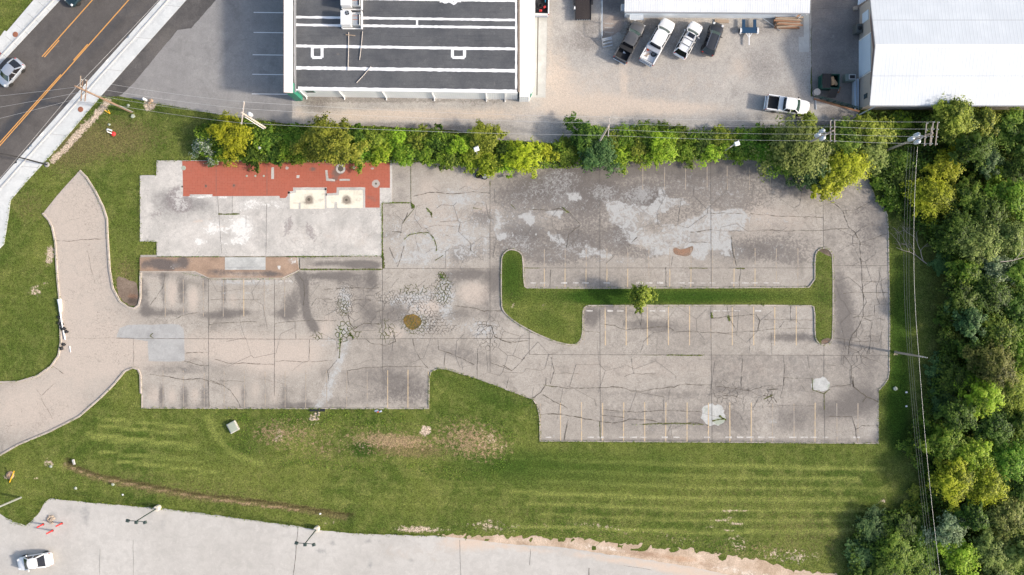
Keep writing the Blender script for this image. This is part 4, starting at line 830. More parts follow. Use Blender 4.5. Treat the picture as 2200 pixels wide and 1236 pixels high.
for p, w in (([(345, 340), (440, 340), (660, 322)], .06), ([(540, 400), (560, 500), (590, 600)], .03), ([(325, 1110), (395, 1160)], .07), ([(930, 735), (1010, 620), (1020, 540)], .06), ([(1070, 828), (1120, 800), (1220, 785)], .05), ([(1295, 855), (1340, 850), (1440, 838), (1600, 838)], .05), ([(1150, 1028), (1285, 1028)], .06), ([(1140, 1080), (1240, 1110), (1290, 1110)], .05), ([(1330, 1070), (1400, 1090), (1610, 1100)], .06), ([(925, 1163), (1040, 1175), (1130, 1195), (1250, 1190), (1360, 1230)], .05), ([(825, 940), (825, 1110)], .03), ([(1300, 700), (1600, 700)], .035), ([(380, 940), (820, 940)], .02)):
    L(ck, p, w * .9, ZC, .085, .85, s1, c6)
c7 = (0, 810)
for p, w in (([(1300, 18), (1305, 195)], .05), ([(1310, 18), (1390, 50), (1440, 85), (1490, 160), (1500, 195)], .06), ([(1060, 0), (1140, 15), (1250, 12)], .05), ([(1350, 25), (1520, 30)], .04), ([(250, 120), (330, 260)], .03), ([(230, 80), (260, 120), (340, 40)], .03)):
    L(ck, p, w * .9, ZC, .085, .85, s2, c7)
for p, w in (([(1138, 1215), (1140, 1180)], .04), ([(640, 1135), (636, 1190), (630, 1236)], .06), ([(988, 1160), (990, 1236)], .04), ([(1266, 1220), (1264, 1250)], .1), ([(286, 1160), (287, 1236)], .03), ([(215, 1180), (214, 1236)], .03), ([(1340, 1215), (1400, 1225)], .03)):
    L(ck, p, w, .036, .04)
# crazed areas: cell networks
def crazed(mb, cx, cy, rx, ry, cell, w, z, drop=.12, rot=0.):
    pts = []
    ny = int(ry * 2 / cell) + 4; nx = int(rx * 2 / cell) + 4
    for i in range(nx):
        for j in range(ny):
            pts.append((cx - rx - cell + (i + (j % 2) * .5) * cell + rng.uniform(-.33, .33) * cell, cy - ry - cell + j * cell * .9 + rng.uniform(-.33, .33) * cell))
    r = delaunay_2d_cdt([Vector(p) for p in pts], [], [], 0, 1e-5)
    vs = r[0]; cc = []; em = {}
    for fi, f in enumerate(r[2]):
        a, b, c = (vs[i] for i in f)
        d = 2 * (a.x * (b.y - c.y) + b.x * (c.y - a.y) + c.x * (a.y - b.y))
        if abs(d) < 1e-6: cc.append(None); continue
        ux = ((a.x ** 2 + a.y ** 2) * (b.y - c.y) + (b.x ** 2 + b.y ** 2) * (c.y - a.y) + (c.x ** 2 + c.y ** 2) * (a.y - b.y)) / d
        uy = ((a.x ** 2 + a.y ** 2) * (c.x - b.x) + (b.x ** 2 + b.y ** 2) * (a.x - c.x) + (c.x ** 2 + c.y ** 2) * (b.x - a.x)) / d
        cc.append((ux, uy))
        for k in range(3):
            e = tuple(sorted((f[k], f[(k + 1) % 3])))
            em.setdefault(e, []).append(fi)
    for e, fl in em.items():
        if len(fl) != 2: continue
        p, q = cc[fl[0]], cc[fl[1]]
        if p is None or q is None: continue
        mx, my = (p[0] + q[0]) / 2, (p[1] + q[1]) / 2
        u, v = (mx - cx) / rx, (my - cy) / ry
        rr = u * u + v * v + .5 * noise.noise(Vector((mx * .06, my * .06, cx)))
        if rr > 1 or math.hypot(p[0] - q[0], p[1] - q[1]) > cell * 2.2 or rng.random() < drop: continue
        mb.ribbon([W(*p), W(*q)], w * rng.uniform(.6, 1.4) * (1.25 - .6 * rr), z, step=.12, amp=.025, wj=.3, seed=cx)
crazed(ck, 742, 645, 22, 40, 5, 0.032, ZC, .25)
crazed(ms, 738, 660, 14, 20, 6.5, 0.051, ZM)
crazed(ms, 738, 712, 18, 24, 9, 0.085, ZM); crazed(ms, 762, 716, 18, 14, 9, 0.068, ZM, .3)
crazed(ck, 870, 640, 60, 18, 6, 0.036, ZC, .38); crazed(ms, 890, 622, 30, 12, 8, 0.060, ZM, .35)
crazed(ms, 952, 622, 20, 34, 7.5, 0.051, ZM, .2); crazed(ck, 952, 625, 28, 42, 6.5, 0.036, ZC, .38); crazed(ms, 950, 592, 10, 9, 6, 0.076, ZM)
crazed(ck, 905, 685, 44, 38, 7, 0.036, ZC, .38); crazed(ms, 888, 697, 30, 24, 8, 0.051, ZM, .25)
crazed(ck, 945, 700, 40, 22, 7, 0.036, ZC, .38); crazed(ms, 832, 712, 20, 26, 9, 0.051, ZM, .3)
crazed(ck, 1050, 705, 36, 26, 10, 0.036, ZC, .25); crazed(ck, 1050, 740, 20, 14, 9, 0.036, ZC, .3)
crazed(ck, 1560, 842, 45, 26, 13, 0.032, ZC, .3); crazed(ck, 1845, 748, 34, 42, 17, 0.032, ZC, .3); crazed(ck, 1655, 850, 12, 20, 8, 0.043, ZC, .3)
crazed(ck, 1600, 860, 60, 30, 18, 0.022, ZC, .4); crazed(ms, 681, 722, 12, 9, 8, 0.068, ZM, .2)
fk = MB()
crazed(fk, 1400, 840, 260, 90, 70, .03, ZC, .45); crazed(fk, 1600, 440, 260, 80, 60, .03, ZC, .5); crazed(fk, 1840, 640, 60, 200, 42, .035, ZC, .35); crazed(fk, 700, 720, 380, 130, 62, .028, ZC, .5); crazed(fk, 980, 480, 130, 90, 40, .035, ZC, .4); crazed(fk, 1080, 760, 130, 60, 46, .03, ZC, .4); crazed(fk, 1500, 700, 240, 40, 50, .028, ZC, .5); crazed(fk, 830, 650, 130, 60, 20, .03, ZC, .45); crazed(fk, 1200, 500, 120, 60, 40, .03, ZC, .5)
fk.build('hairline_cracks', M['joint'])['kind'] = 'structure'
# mossy, weedy lines
for p, w in (([(820, 437), (821, 460), (821, 520), (822, 577)], .22), ([(820, 436), (883, 436)], .14), ([(337, 552), (470, 552)], .1), ([(615, 552), (820, 549)], .2), ([(470, 552), (615, 552)], .06), ([(644, 556), (644, 578)], .12), ([(645, 579), (822, 579)], .16), ([(607, 598.5), (643, 581)], .16), ([(450, 599), (607, 599)], .1), ([(386, 584.5), (422, 584.5), (450, 599)], .09), ([(469, 460), (515, 460)], .16),
             ([(1430, 763), (1510, 764)], .12), ([(1126, 576), (1160, 577)], .08), ([(1480, 576), (1520, 576)], .1), ([(1580, 577), (1600, 577)], .14), ([(732, 726), (732, 738)], .2), ([(732, 735), (729, 770)], .12), ([(750, 715), (760, 727)], .2), ([(822, 545), (824, 578)], .36), ([(1528, 672), (1530, 684)], .25), ([(1564, 680), (1568, 690)], .22), ([(917, 447), (928, 460)], .2), ([(926, 455), (928, 467)], .22), ([(884, 437), (890, 446), (884, 448)], .3), ([(1208, 446), (1222, 458)], .15), ([(1380, 763), (1420, 763)], .05), ([(1525, 845), (1500, 912)], .0), ([(1545, 893), (1560, 903)], .2), ([(1530, 905), (1555, 900)], .14), ([(1744, 812), (1746, 838), (1770, 846), (1783, 836)], .1), ([(883, 350), (883, 436)], .06), ([(868, 515), (880, 504), (905, 500), (920, 500), (932, 512), (938, 530), (938, 540)], .09), ([(934, 560), (952, 549)], .08), ([(1053, 390), (1053, 400)], .12), ([(1770, 845), (1771, 880)], .1), ([(1016, 447), (1036, 450)], .09), ([(1098, 440), (1108, 450)], .12), ([(890, 448), (865, 480)], .05), ([(1288, 906), (1290, 940)], .09), ([(1380, 912), (1450, 909), (1510, 912)], .12), ([(1640, 858), (1660, 848)], .1), ([(1168, 827), (1195, 832)], .06), ([(328, 716), (322, 722), (330, 727)], .1)):
    if w: L(ms, p, w, ZM if not (p[0][1] > 455 and p[0][1] < 465 and p[0][0] < 520) else .0825, .03, .6, step=.15)
for mb, nm, mt in ((jt, 'slab_joints', 'joint'), (ck, 'pavement_cracks', 'crack'), (ms, 'mossy_cracks', 'moss')):
    mb.build(nm, M[mt])['kind'] = 'structure'
# ------------------------------------------------------------------ buildings
M['white_rib_y'] = ribbed('white_metal_roof', (.60, .64, .68), (.66, .70, .74), 0, .45, .4, .0, bumps=.15)
M['white_rib_s'] = ribbed('stained_metal_roof', (.64, .665, .69), (.74, .76, .78), 0, .30, .4, .55)
M['white_rib_x'] = ribbed('white_metal_lean_roof', (.66, .69, .70), (.73, .76, .77), 1, .45, .4, .0, bumps=.25)
M['wall_rib'] = ribbed('ribbed_wall', (.78, .82, .83), (.86, .89, .90), 0, .28, .5, .15)
M['wall_rib_v'] = ribbed('ribbed_blue_wall', (.72, .79, .86), (.80, .86, .92), 0, .22, .5, .1)
M['beige_wall'] = plain('beige_wall_paint', (.42, .38, .34), .7, var=.08, scale=.6)
M['blue_panel'] = ribbed('pale_blue_door', (.55, .66, .78), (.60, .71, .82), 1, .25, .5)
M['green_trim'] = plain('green_trim', (.03, .22, .15), .5)
M['white_trim'] = plain('white_trim', (.78, .79, .80), .5, var=.06, scale=1.)
M['grey_trim'] = plain('grey_trim', (.30, .31, .33), .5)
M['white_coat'] = plain('white_roof_coating', (.84, .85, .87), .6, var=.05, scale=2.)
M['brick'] = plain('brown_gable', (.20, .13, .115), .8, var=.3, scale=2.)
M['steel'] = plain('galvanised_steel', (.50, .53, .55), .4, .6, var=.15)
M['dark'] = plain('dark_opening', (.02, .022, .026), .5)
M['glass'] = plain('dark_window_glass', (.03, .05, .055), .08, spec=.8)
M['rust'] = plain('rust', (.40, .15, .06), .8, var=.4, scale=4.)
M['wood'] = plain('weathered_wood', (.36, .28, .21), .85, var=.3, scale=2.5)
M['wood_red'] = plain('reddish_wood', (.32, .17, .10), .85, var=.35, scale=3.)
M['gutter'] = plain('gutter_debris', (.22, .18, .15), .95, var=.5, scale=5.)
def roof_mat():
    t = NT('rolled_roofing')
    n1 = t.noise(.25, 8, .65); n2 = t.noise(1.6, 9, .75, .4, 5.); n3 = t.noise(14., 4, .7)
    c = t.mix(t.ramp(n1, .3, .7), (.078, .083, .093), (.125, .129, .136))
    c = t.mix(t.math('MULTIPLY', t.ramp(n2, .55, .75), .55), c, (.21, .21, .21))
    mp = t.n('ShaderNodeMapping', i_Vector=t.pos()); mp.inputs['Scale'].default_value = (.12, 3.2, 1)
    st = t.noise(2.2, 5, .7, vec=mp.outputs[0])
    c = t.mix(t.math('MULTIPLY', t.ramp(st, .5, .75), .35), c, (.025, .03, .04))
    n5 = t.noise(.55, 4, .5, .3, 17.)
    c = t.mix(t.math('MULTIPLY', t.ramp(n5, .68, .76), .6), c, (.30, .25, .21))
    gr = t.ramp(n3, .25, .75, .8, 1.2)
    c = t.mix(1., c, t.n('ShaderNodeCombineColor', i_0=gr, i_1=gr, i_2=gr).outputs[0], 'MULTIPLY')
    return t.out(c, .85, n3, .3)
M['roofing'] = roof_mat()

# building A: dark flat roof
bA = empty('shop_building', P(860, 100), label='long building with black flat roof crossed by white sealant bands', cat='building')
def lk(mb, name, m, parent):
    """build in world space, parented to an unrotated empty"""
    mb.v = [tuple(Vector(v) - parent_loc(parent)) for v in mb.v]
    return mb.build(name, M[m] if isinstance(m, str) else m, parent)
def parent_loc(p):
    l = Vector((0, 0, 0))
    while p is not None: l += p.location; p = p.parent
    return l
hA = 3.9
TOP = -330
def ra(px, f): return 0.0135 * (px - 629) + f      # the building stands slightly askew
cA = [P(628, ra(628, 191), hA), P(1112, ra(1112, 191), hA), P(1112, TOP, hA), P(628, TOP, hA)]
lk(MB().prism([(v.x, v.y) for v in cA], 0, hA - .06), 'wall', 'wall_rib', bA)
lk(MB().prism([(v.x, v.y) for v in cA], hA - .055, hA), 'roof', 'roofing', bA)
roofA = bA.children[-1]
sb = MB(); zc = hA + .012
def seam(mb, x0, x1, f, w, z=zc):
    a, b = P(x0, ra(x0, f), z), P(x1, ra(x1, f), z)
    mb.ribbon([(a.x, a.y), (b.x, b.y)], w, z, step=.35, amp=.02, wj=.16, seed=f)
seam(sb, 632, 1108, 37, .30); seam(sb, 632, 1108, 53.5, .30); seam(sb, 632, 1108, 99, .34); seam(sb, 632, 1108, 146, .40)
seam(sb, 640, 1110, 189, .30); seam(sb, 780, 1108, -4, .26)
for y in (-60, -110, -170, -230): seam(sb, 632, 1108, y, .32)
for xx, y0, y1, w in ((1109, 191, -300, .24), (632.5, 188, -300, .10)):
    a, b = P(xx, y0, zc), P(xx, y1, zc); sb.ribbon([(a.x, a.y), (b.x, b.y)], w, zc + .004, step=.4, amp=.02, wj=.2)
a, b = P(896, 43, zc), P(896, 55, zc); sb.ribbon([(a.x, a.y), (b.x, b.y)], .26, zc + .004, step=.2, wj=.2)
for (x0, y0, x1, y1) in ((671, 101, 692, 124), (972, 105, 998, 124)):
    q = [P(*p, zc) for p in ((x0, y0), (x1, y0), (x1, y1), (x0, y1), (x0, y0))]
    for i in range(4): sb.ribbon([(q[i].x, q[i].y), (q[i + 1].x, q[i + 1].y)], .36, zc + .008 + .003 * i, step=.3, wj=.12)
q = [P(x, y, zc) for x, y in ((945, 2), (955, 4), (968, 3), (975, 9), (980, 3), (990, 2))]
sb.ribbon([(v.x, v.y) for v in q], .34, zc + .006, step=.2, wj=.4)
lk(sb, 'roof_coating', 'white_coat', roofA)
tr = MB()
a, b = P(634, ra(634, 193.2), hA - .05), P(1112, ra(1112, 193.2), hA - .05)
tr.bar(a, b, .14, .22)
lk(tr, 'roof_edge', 'white_trim', bA)
# front parapet with white cap
par = MB()
x0, x1 = P(611, 0, 4.9).x, P(630, 0, 4.5).x
yb = P(611, 196, 4.9).y; yt = P(611, TOP, 4.9).y
par.add([(x0 + .1, yb, 0), (x1 - .35, yb, 0), (x1 - .35, yt, 0), (x0 + .1, yt, 0), (x0 + .1, yb, 4.85), (x1 - .35, yb, 4.7), (x1 - .35, yt, 4.7), (x0 + .1, yt, 4.85)], [[3, 2, 1, 0], [0, 1, 5, 4], [1, 2, 6, 5], [2, 3, 7, 6], [3, 0, 4, 7], [4, 5, 6, 7]])
lk(par, 'front_wall', 'white_trim', bA)
gp = MB(); gp.box(((x0 + x1) / 2 - .1, yb - .03, 2.4), (.75, .05, 4.6)); gp.box((x1 - .15, yb + .55, 2.4), (.3, 1.2, 4.2)); lk(gp, 'green_end_panel', 'green_trim', bA)
cap = MB()
n = 46
for i in range(n):
    ya = yb - .12 + (yt - yb) * i / n; yc = yb - .12 + (yt - yb) * (i + .985) / n
    cap.add([(x0, ya, 4.98), (x1, ya, 4.72), (x1, yc, 4.72), (x0, yc, 4.98), (x0, ya, 4.90), (x1, ya, 4.64), (x1, yc, 4.64), (x0, yc, 4.90)], [[0, 1, 2, 3], [7, 6, 5, 4], [4, 5, 1, 0], [5, 6, 2, 1], [6, 7, 3, 2], [7, 4, 0, 3]])
lk(cap, 'parapet_cap', M['white_coat'], bA)
ed = MB(); ed.bar((x0 - .04, yb - .12, 4.92), (x0 - .04, yt, 4.92), .07, .16); ed.bar((x0 - .07, yb - .16, 4.9), (x1, yb - .16, 4.66), .07, .16)
lk(ed, 'parapet_edge', plain('pinkish_edge', (.42, .34, .32)), bA)
gt = MB(); gt.bar((x1 + .12, yb + .1, 4.0), (x1 + .12, yt, 4.0), .16, .12); lk(gt, 'gutter', 'grey_trim', bA)
hn = MB(); hn.bar(P(688, 200.5, 2.6) + Vector((0, -.02, 0)), P(700, 200.5, 2.6) + Vector((0, -.02, 0)), .08, .9); 
wy = cA[0].y
wv = MB(); wv.box(((P(665, 0, 3).x), wy - .03, 2.6), (.9, .06, .7)); lk(wv, 'window', 'glass', bA)
wf = MB(); wf.box(((P(665, 0, 3).x), wy - .025, 2.6), (1.1, .04, .9)); lk(wf, 'window_frame', 'green_trim', bA)
for px in (650, 733, 825, 930, 1044, 1085):
    x = P(px, 0, 2).x; y = P(px, ra(px, 191), hA).y
    d = MB(); d.box((x, y - .08, 1.9), (.12, .12, 3.7)); d.box((x, y - .2, .08), (.12, .3, .12)); lk(d, 'downspout', 'white_trim', bA)
# lean-to on the east side
le = MB()
a1, a2 = P(1116.5, 204, 3.45), P(1116.5, TOP, 3.45); b1, b2 = P(1148.5, 184, 2.75), P(1148.5, TOP, 2.75)
c1_ = P(1139, 188, 2.95)
vs = [a1, Vector((c1_.x, a1.y + .6, 2.95)), b1, b2, a2]
le.add([tuple(v) for v in vs] + [(v.x, v.y, v.z - .07) for v in vs], [[0, 1, 2, 3, 4], [9, 8, 7, 6, 5]] + [[i, 5 + i, 5 + (i + 1) % 5, (i + 1) % 5] for i in range(5)])
lk(le, 'lean_to_roof', 'white_rib_x', bA)
lw = MB(); lw.prism([(a1.x, a1.y - .05), (c1_.x - .1, a1.y - .05), (c1_.x + .35, b1.y - .1), (b1.x - .3, b1.y - .1), (b2.x - .3, b2.y), (a2.x, a2.y)], 0, 2.68); lk(lw, 'lean_to_wall', 'wall_rib', bA)
gd = MB(); gd.box((c1_.x + .15, a1.y + .35, 2.0), (.5, .06, 1.0), rz=R(62)); lk(gd, 'green_panel', 'green_trim', bA)
gg = MB(); gg.bar((cA[1].x + .16, cA[1].y, hA - .18), (cA[1].x + .16, cA[2].y, hA - .18), .24, .1); lk(gg, 'debris_gutter', 'gutter', bA)
# rooftop units
def hvac(px, py, label, fan=True):
    t = empty('rooftop_unit', P(px, py, hA), label=label, cat='air conditioner', group='air conditioners on the black roof')
    mb = MB(); mb.box((-.55, 0, .85), (1.25, 1.75, 1.1), bev=.04); mb.build('housing', M['white_trim'], t)
    mb = MB(); mb.box((.62, -.1, .55), (.95, 1.35, .7), bev=.03); mb.build('condenser', M['steel'], t)
    mb = MB(); mb.box((.62, -.1, .912), (.8, .06, .02)); mb.box((.62, .35, .912), (.8, .05, .02)); mb.build('rust_streak', M['rust'], t)
    mb = MB()
    for s in (-1, 1): mb.bar((-1.2, s * .95, .12), (1.3, s * .95, .12), .14, .16); mb.bar((s * 1.25, -.9, .13), (s * 1.25, .9, .13), .14, .16)
    mb.bar((1.25, -1.1, .45), (1.25, 1.1, .45), .12, .3); mb.build('support_frame', M['white_trim'], t)
    mb = MB(); mb.bar((.95, -.7, .94), (.95, .5, .94), .12, .04); mb.build('vent_slot', M['dark'], t)
    if fan:
        mb = MB(); mb.lathe([(.27, 1.405), (.27, 1.43), (.0, 1.43)], (-.35, .52, 0), 20, smooth=False); mb.build('fan_opening', M['dark'], t)
        mb = MB()
        for k in range(4):
            an = k * math.pi / 2 + .3
            mb.bar((-.35, .52, 1.44), (-.35 + .22 * math.cos(an), .52 + .22 * math.sin(an), 1.44), .09, .01)
        mb.build('fan_blade', M['steel'], t)
    return t
hvac(757, 46, 'white rooftop air conditioner with round black fan opening, nearer the roof edge')
hvac(757, 5, 'white rooftop air conditioner cut off by the top of the photo', False)
def pipe(name, pts, r, z, label, cat, m='white_trim', group=None):
    mb = MB(); mb.tube([P(x, y, z) for x, y in pts], r, n=6)
    o = mb.build(name, M[m]); return tag(o, label, cat, group)
M['tanpipe'] = plain('faded_pipe', (.55, .50, .46), .6)
pipe('roof_pipe', [(749, 70), (748.5, 110), (747.5, 151)], .045, hA + .1, 'long thin drain pipe running down the black roof from the air conditioner', 'pipe', 'tanpipe')
pipe('roof_pipe', [(779, 68), (776.5, 95), (772.5, 129)], .04, hA + .1, 'shorter slanting drain pipe on the black roof right of the long one', 'pipe', 'tanpipe')
pipe('roof_pipe', [(766, 178), (780, 163), (797, 143)], .045, hA + .1, 'loose diagonal pipe lying across the lowest white roof band', 'pipe', 'tanpipe')
mb = MB(); mb.bar(P(743, 74.5, hA + .16), P(763, 77, hA + .16), .1, .08); tag(mb.build('wood_block', M['wood']), 'short wooden support block under the roof pipes', 'wood block')

# building B: white metal building at the top
bB = empty('metal_shed', P(1540, 20), label='long low white metal building with streaked ribbed roof at the top', cat='building')
hB = 2.5
e0, e1 = P(1342, 25, hB), P(1740, 28, hB)
g0, g1 = P(1348, 25, hB), P(1722, 27, hB)
rise = 1.3; yT = P(1500, -230, hB).y
lk(MB().prism([(g0.x, g0.y + .12), (g1.x, g1.y + .12), (g1.x, yT * 2 - g0.y), (g0.x, yT * 2 - g0.y)], 0, hB - .05), 'wall', 'wall_rib_v', bB)
rf = MB()
y2 = yT * 2 - e0.y
rf.add([(e0.x, e0.y, hB), (e1.x, e1.y, hB), (e1.x, yT, hB + rise), (e0.x, yT, hB + rise), (e1.x, y2, hB), (e0.x, y2, hB),
        (e0.x, e0.y, hB - .07), (e1.x, e1.y, hB - .07), (e1.x, yT, hB + rise - .07), (e0.x, yT, hB + rise - .07), (e1.x, y2, hB - .07), (e0.x, y2, hB - .07)],
       [[0, 1, 2, 3], [3, 2, 4, 5], [9, 8, 7, 6], [11, 10, 8, 9], [0, 6, 7, 1], [1, 7, 8, 2], [2, 8, 10, 4], [3, 9, 6, 0], [5, 11, 9, 3], [4, 10, 11, 5]])
lk(rf, 'roof', 'white_rib_s', bB)
g = MB(); g.bar((e0.x, e0.y - .08, hB - .08), (e1.x, e1.y - .08, hB - .08), .13, .12); lk(g, 'gutter', 'grey_trim', bB)
d = MB(); dx = P(1718, 0, 1).x; d.bar((dx + .4, g1.y - .2, hB - .15), (dx, g1.y - .05, hB - .8), .12); d.bar((dx, g1.y - .05, hB - .8), (dx, g1.y - .05, .1), .12); lk(d, 'downspout', 'white_trim', bB)
d = MB(); d.bar((g0.x - .1, g0.y, hB - .1), (g0.x - .1, g0.y + 9, hB - .1), .1, .2); lk(d, 'corner_trim', 'blue_panel', bB)

# building C: big white gable
bC = empty('warehouse', P(2030, 120), label='large white gabled metal warehouse with beige side wall at the upper right', cat='building')
hC = 3.6; rC = 1.45
wx = P(1846, 0, 0).x; sy = P(0, 241, 0).y; ry_ = P(1882, 99.5, hC + rC).y; ny = 2 * ry_ - sy
ex = P(1870, 0, hC).x
X2 = 95.
def zr(y): return hC + rC * (1 - abs(y - ry_) / abs(sy - ry_))
wl_ = MB()
prof = [(sy + .3, 0), (sy + .3, hC - .1), (ry_, hC + rC - .12), (ny - .3, hC - .1), (ny - .3, 0)]
wl_.add([(wx, y, z) for y, z in prof] + [(X2 - .5, y, z) for y, z in prof], [[4, 3, 2, 1, 0], [5, 6, 7, 8, 9]] + [[i, (i + 1) % 5, 5 + (i + 1) % 5, 5 + i] for i in range(5)])
lk(wl_, 'wall', 'beige_wall', bC)
rC_ = MB()
rx = P(1869.5, 0, hC).x - .05
R6 = [(sy, hC), (ry_, hC + rC), (ny, hC)]
vs = [(rx if y != ry_ else rx + .0, y, z) for y, z in R6] + [(X2, y, z) for y, z in R6] + [(rx, y, z - .09) for y, z in R6] + [(X2, y, z - .09) for y, z in R6]
rC_.add(vs, [[0, 3, 4, 1], [1, 4, 5, 2], [7, 10, 9, 6], [8, 11, 10, 7], [0, 1, 7, 6], [1, 2, 8, 7], [3, 0, 6, 9], [2, 5, 11, 8], [4, 3, 9, 10], [5, 4, 10, 11]])
lk(rC_, 'roof', 'white_rib_y', bC)
tm = MB(); tm.bar((rx - .03, sy, hC - .03), (rx - .03, ry_, hC + rC - .03), .06, .2); tm.bar((rx - .03, ny, hC - .03), (rx - .03, ry_, hC + rC - .03), .06, .2); tm.bar((rx, sy - .06, hC - .05), (X2, sy - .06, hC - .05), .12, .16)
lk(tm, 'eave_trim', 'grey_trim', bC)
rc = MB(); rc.bar((rx, ry_, hC + rC + .02), (X2, ry_, hC + rC + .02), .42, .05); lk(rc, 'ridge_cap', 'white_trim', bC)
lp = MB()
for yy in (sy + (ry_ - sy) * .5, ny + (ry_ - ny) * .5): lp.bar((rx, yy, zr(yy) + .012), (X2, yy, zr(yy) + .012), .05, .02)
lk(lp, 'sheet_lap', 'steel', bC)
gb = MB(); gb.add([(wx - .03, sy + 3, hC - .6), (wx - .03, ry_, hC + .2), (wx - .03, ny - 3, hC - .6), (wx - .03, ny - 1, hC - .2), (wx - .03, ry_, hC + rC - .15), (wx - .03, sy + 1, hC - .2)], [[0, 1, 4, 5], [1, 2, 3, 4]]); lk(gb, 'gable_board', 'brick', bC)
def cwall(name, y0px, y1px, z0, z1, m):
    ya, yb_ = P(0, y0px, 1.5).y, P(0, y1px, 1.5).y
    mb = MB(); mb.box((wx - .04, (ya + yb_) / 2, (z0 + z1) / 2), (.07, abs(ya - yb_), z1 - z0)); return lk(mb, name, m, bC)
cwall('roll_door', 82, 160, .02, 3.2, 'blue_panel'); 
cwall('window', 27, 48, 1.0, 2.6, 'blue_panel')
cwall('window', 203, 213, 1.4, 2.3, 'glass')
cwall('door_trim', 79, 81.5, .02, 3.3, 'white_trim'); cwall('door_trim', 161, 163, .02, 3.3, 'white_trim')
mb = MB(); mb.bar((wx - .1, sy - .4, .15), (wx + 1.3, sy + .35, 2.6), .14, .1); lk(mb, 'downspout', 'white_trim', bC)

# ------------------------------------------------------------------ vehicles
def paintm(name, c, met=.2): return plain(name, c, .28, met, var=.03, scale=1., spec=.5, coat=.6)
M['p_white'] = paintm('white_car_paint', (.80, .81, .82), 0.)
M['p_silver'] = paintm('silver_car_paint', (.50, .54, .60), .45)
M['p_grey'] = paintm('grey_car_paint', (.165, .16, .155), .5)
M['p_char'] = paintm('charcoal_car_paint', (.05, .052, .058), .3)
M['p_dark'] = paintm('dark_teal_car_paint', (.02, .045, .055), .3)
M['windshield'] = plain('green_tinted_glass', (.025, .055, .045), .06, spec=.9)
M['sideglass'] = plain('black_tinted_glass', (.015, .016, .02), .08, spec=.8)
M['tyre'] = plain('tyre_rubber', (.02, .02, .02), .9)
M['rim'] = plain('wheel_rim', (.55, .56, .58), .35, .6)
M['red_lamp'] = plain('red_tail_lamp', (.55, .03, .02), .25)
M['lamp'] = plain('clear_head_lamp', (.7, .72, .74), .15)
M['bedliner'] = plain('black_bedliner', (.022, .024, .028), .8, var=.3, scale=3.)
M['chrome'] = plain('chrome', (.6, .6, .62), .25, .9)
M['black'] = plain('black_plastic', (.02, .02, .022), .6)

def shell(stations, n_side=1):
    """stations: (x, halfwidth, z_bottom, z_top, crown); returns MB of a closed lofted car body"""
    mb = MB(); ring = []
    for (x, w, zb, zt, cr) in stations:
        h = zt - zb
        pr = [(0, zb), (w * .82, zb), (w * .97, zb + h * .2), (w, zb + h * .5), (w * .985, zb + h * .78), (w * .93, zb + h * .93), (w * .80, zt), (w * .4, zt + cr * .8), (0, zt + cr)]
        pts = pr + [(-y, z) for y, z in pr[-2:0:-1]]
        ring.append([(x, y, z) for y, z in pts])
    n = len(ring[0])
    vs = [p for r in ring for p in r]; fs = []
    for i in range(len(ring) - 1):
        for k in range(n): fs.append([i * n + k, (i + 1) * n + k, (i + 1) * n + (k + 1) % n, i * n + (k + 1) % n])
    mb.add(vs, fs, True)
    mb.add(ring[0], [list(range(n))], False); mb.add(ring[-1], [list(range(n - 1, -1, -1))], False)
    return mb
def wheel(t, x, y, r, w, s):
    mb = MB(); mb.lathe([(r * .62, -w / 2), (r * .93, -w / 2), (r, -w * .3), (r, w * .3), (r * .93, w / 2), (r * .62, w / 2)], (x, y, r), 20, 'Y')
    o = mb.build('wheel', M['tyre'], t)
    mb = MB(); mb.lathe([(0.02, w * .36 * s), (r * .2, w * .4 * s), (r * .5, w * .3 * s), (r * .63, w * .46 * s)], (x, y, r), 14, 'Y'); mb.build('rim', M['rim'], o)
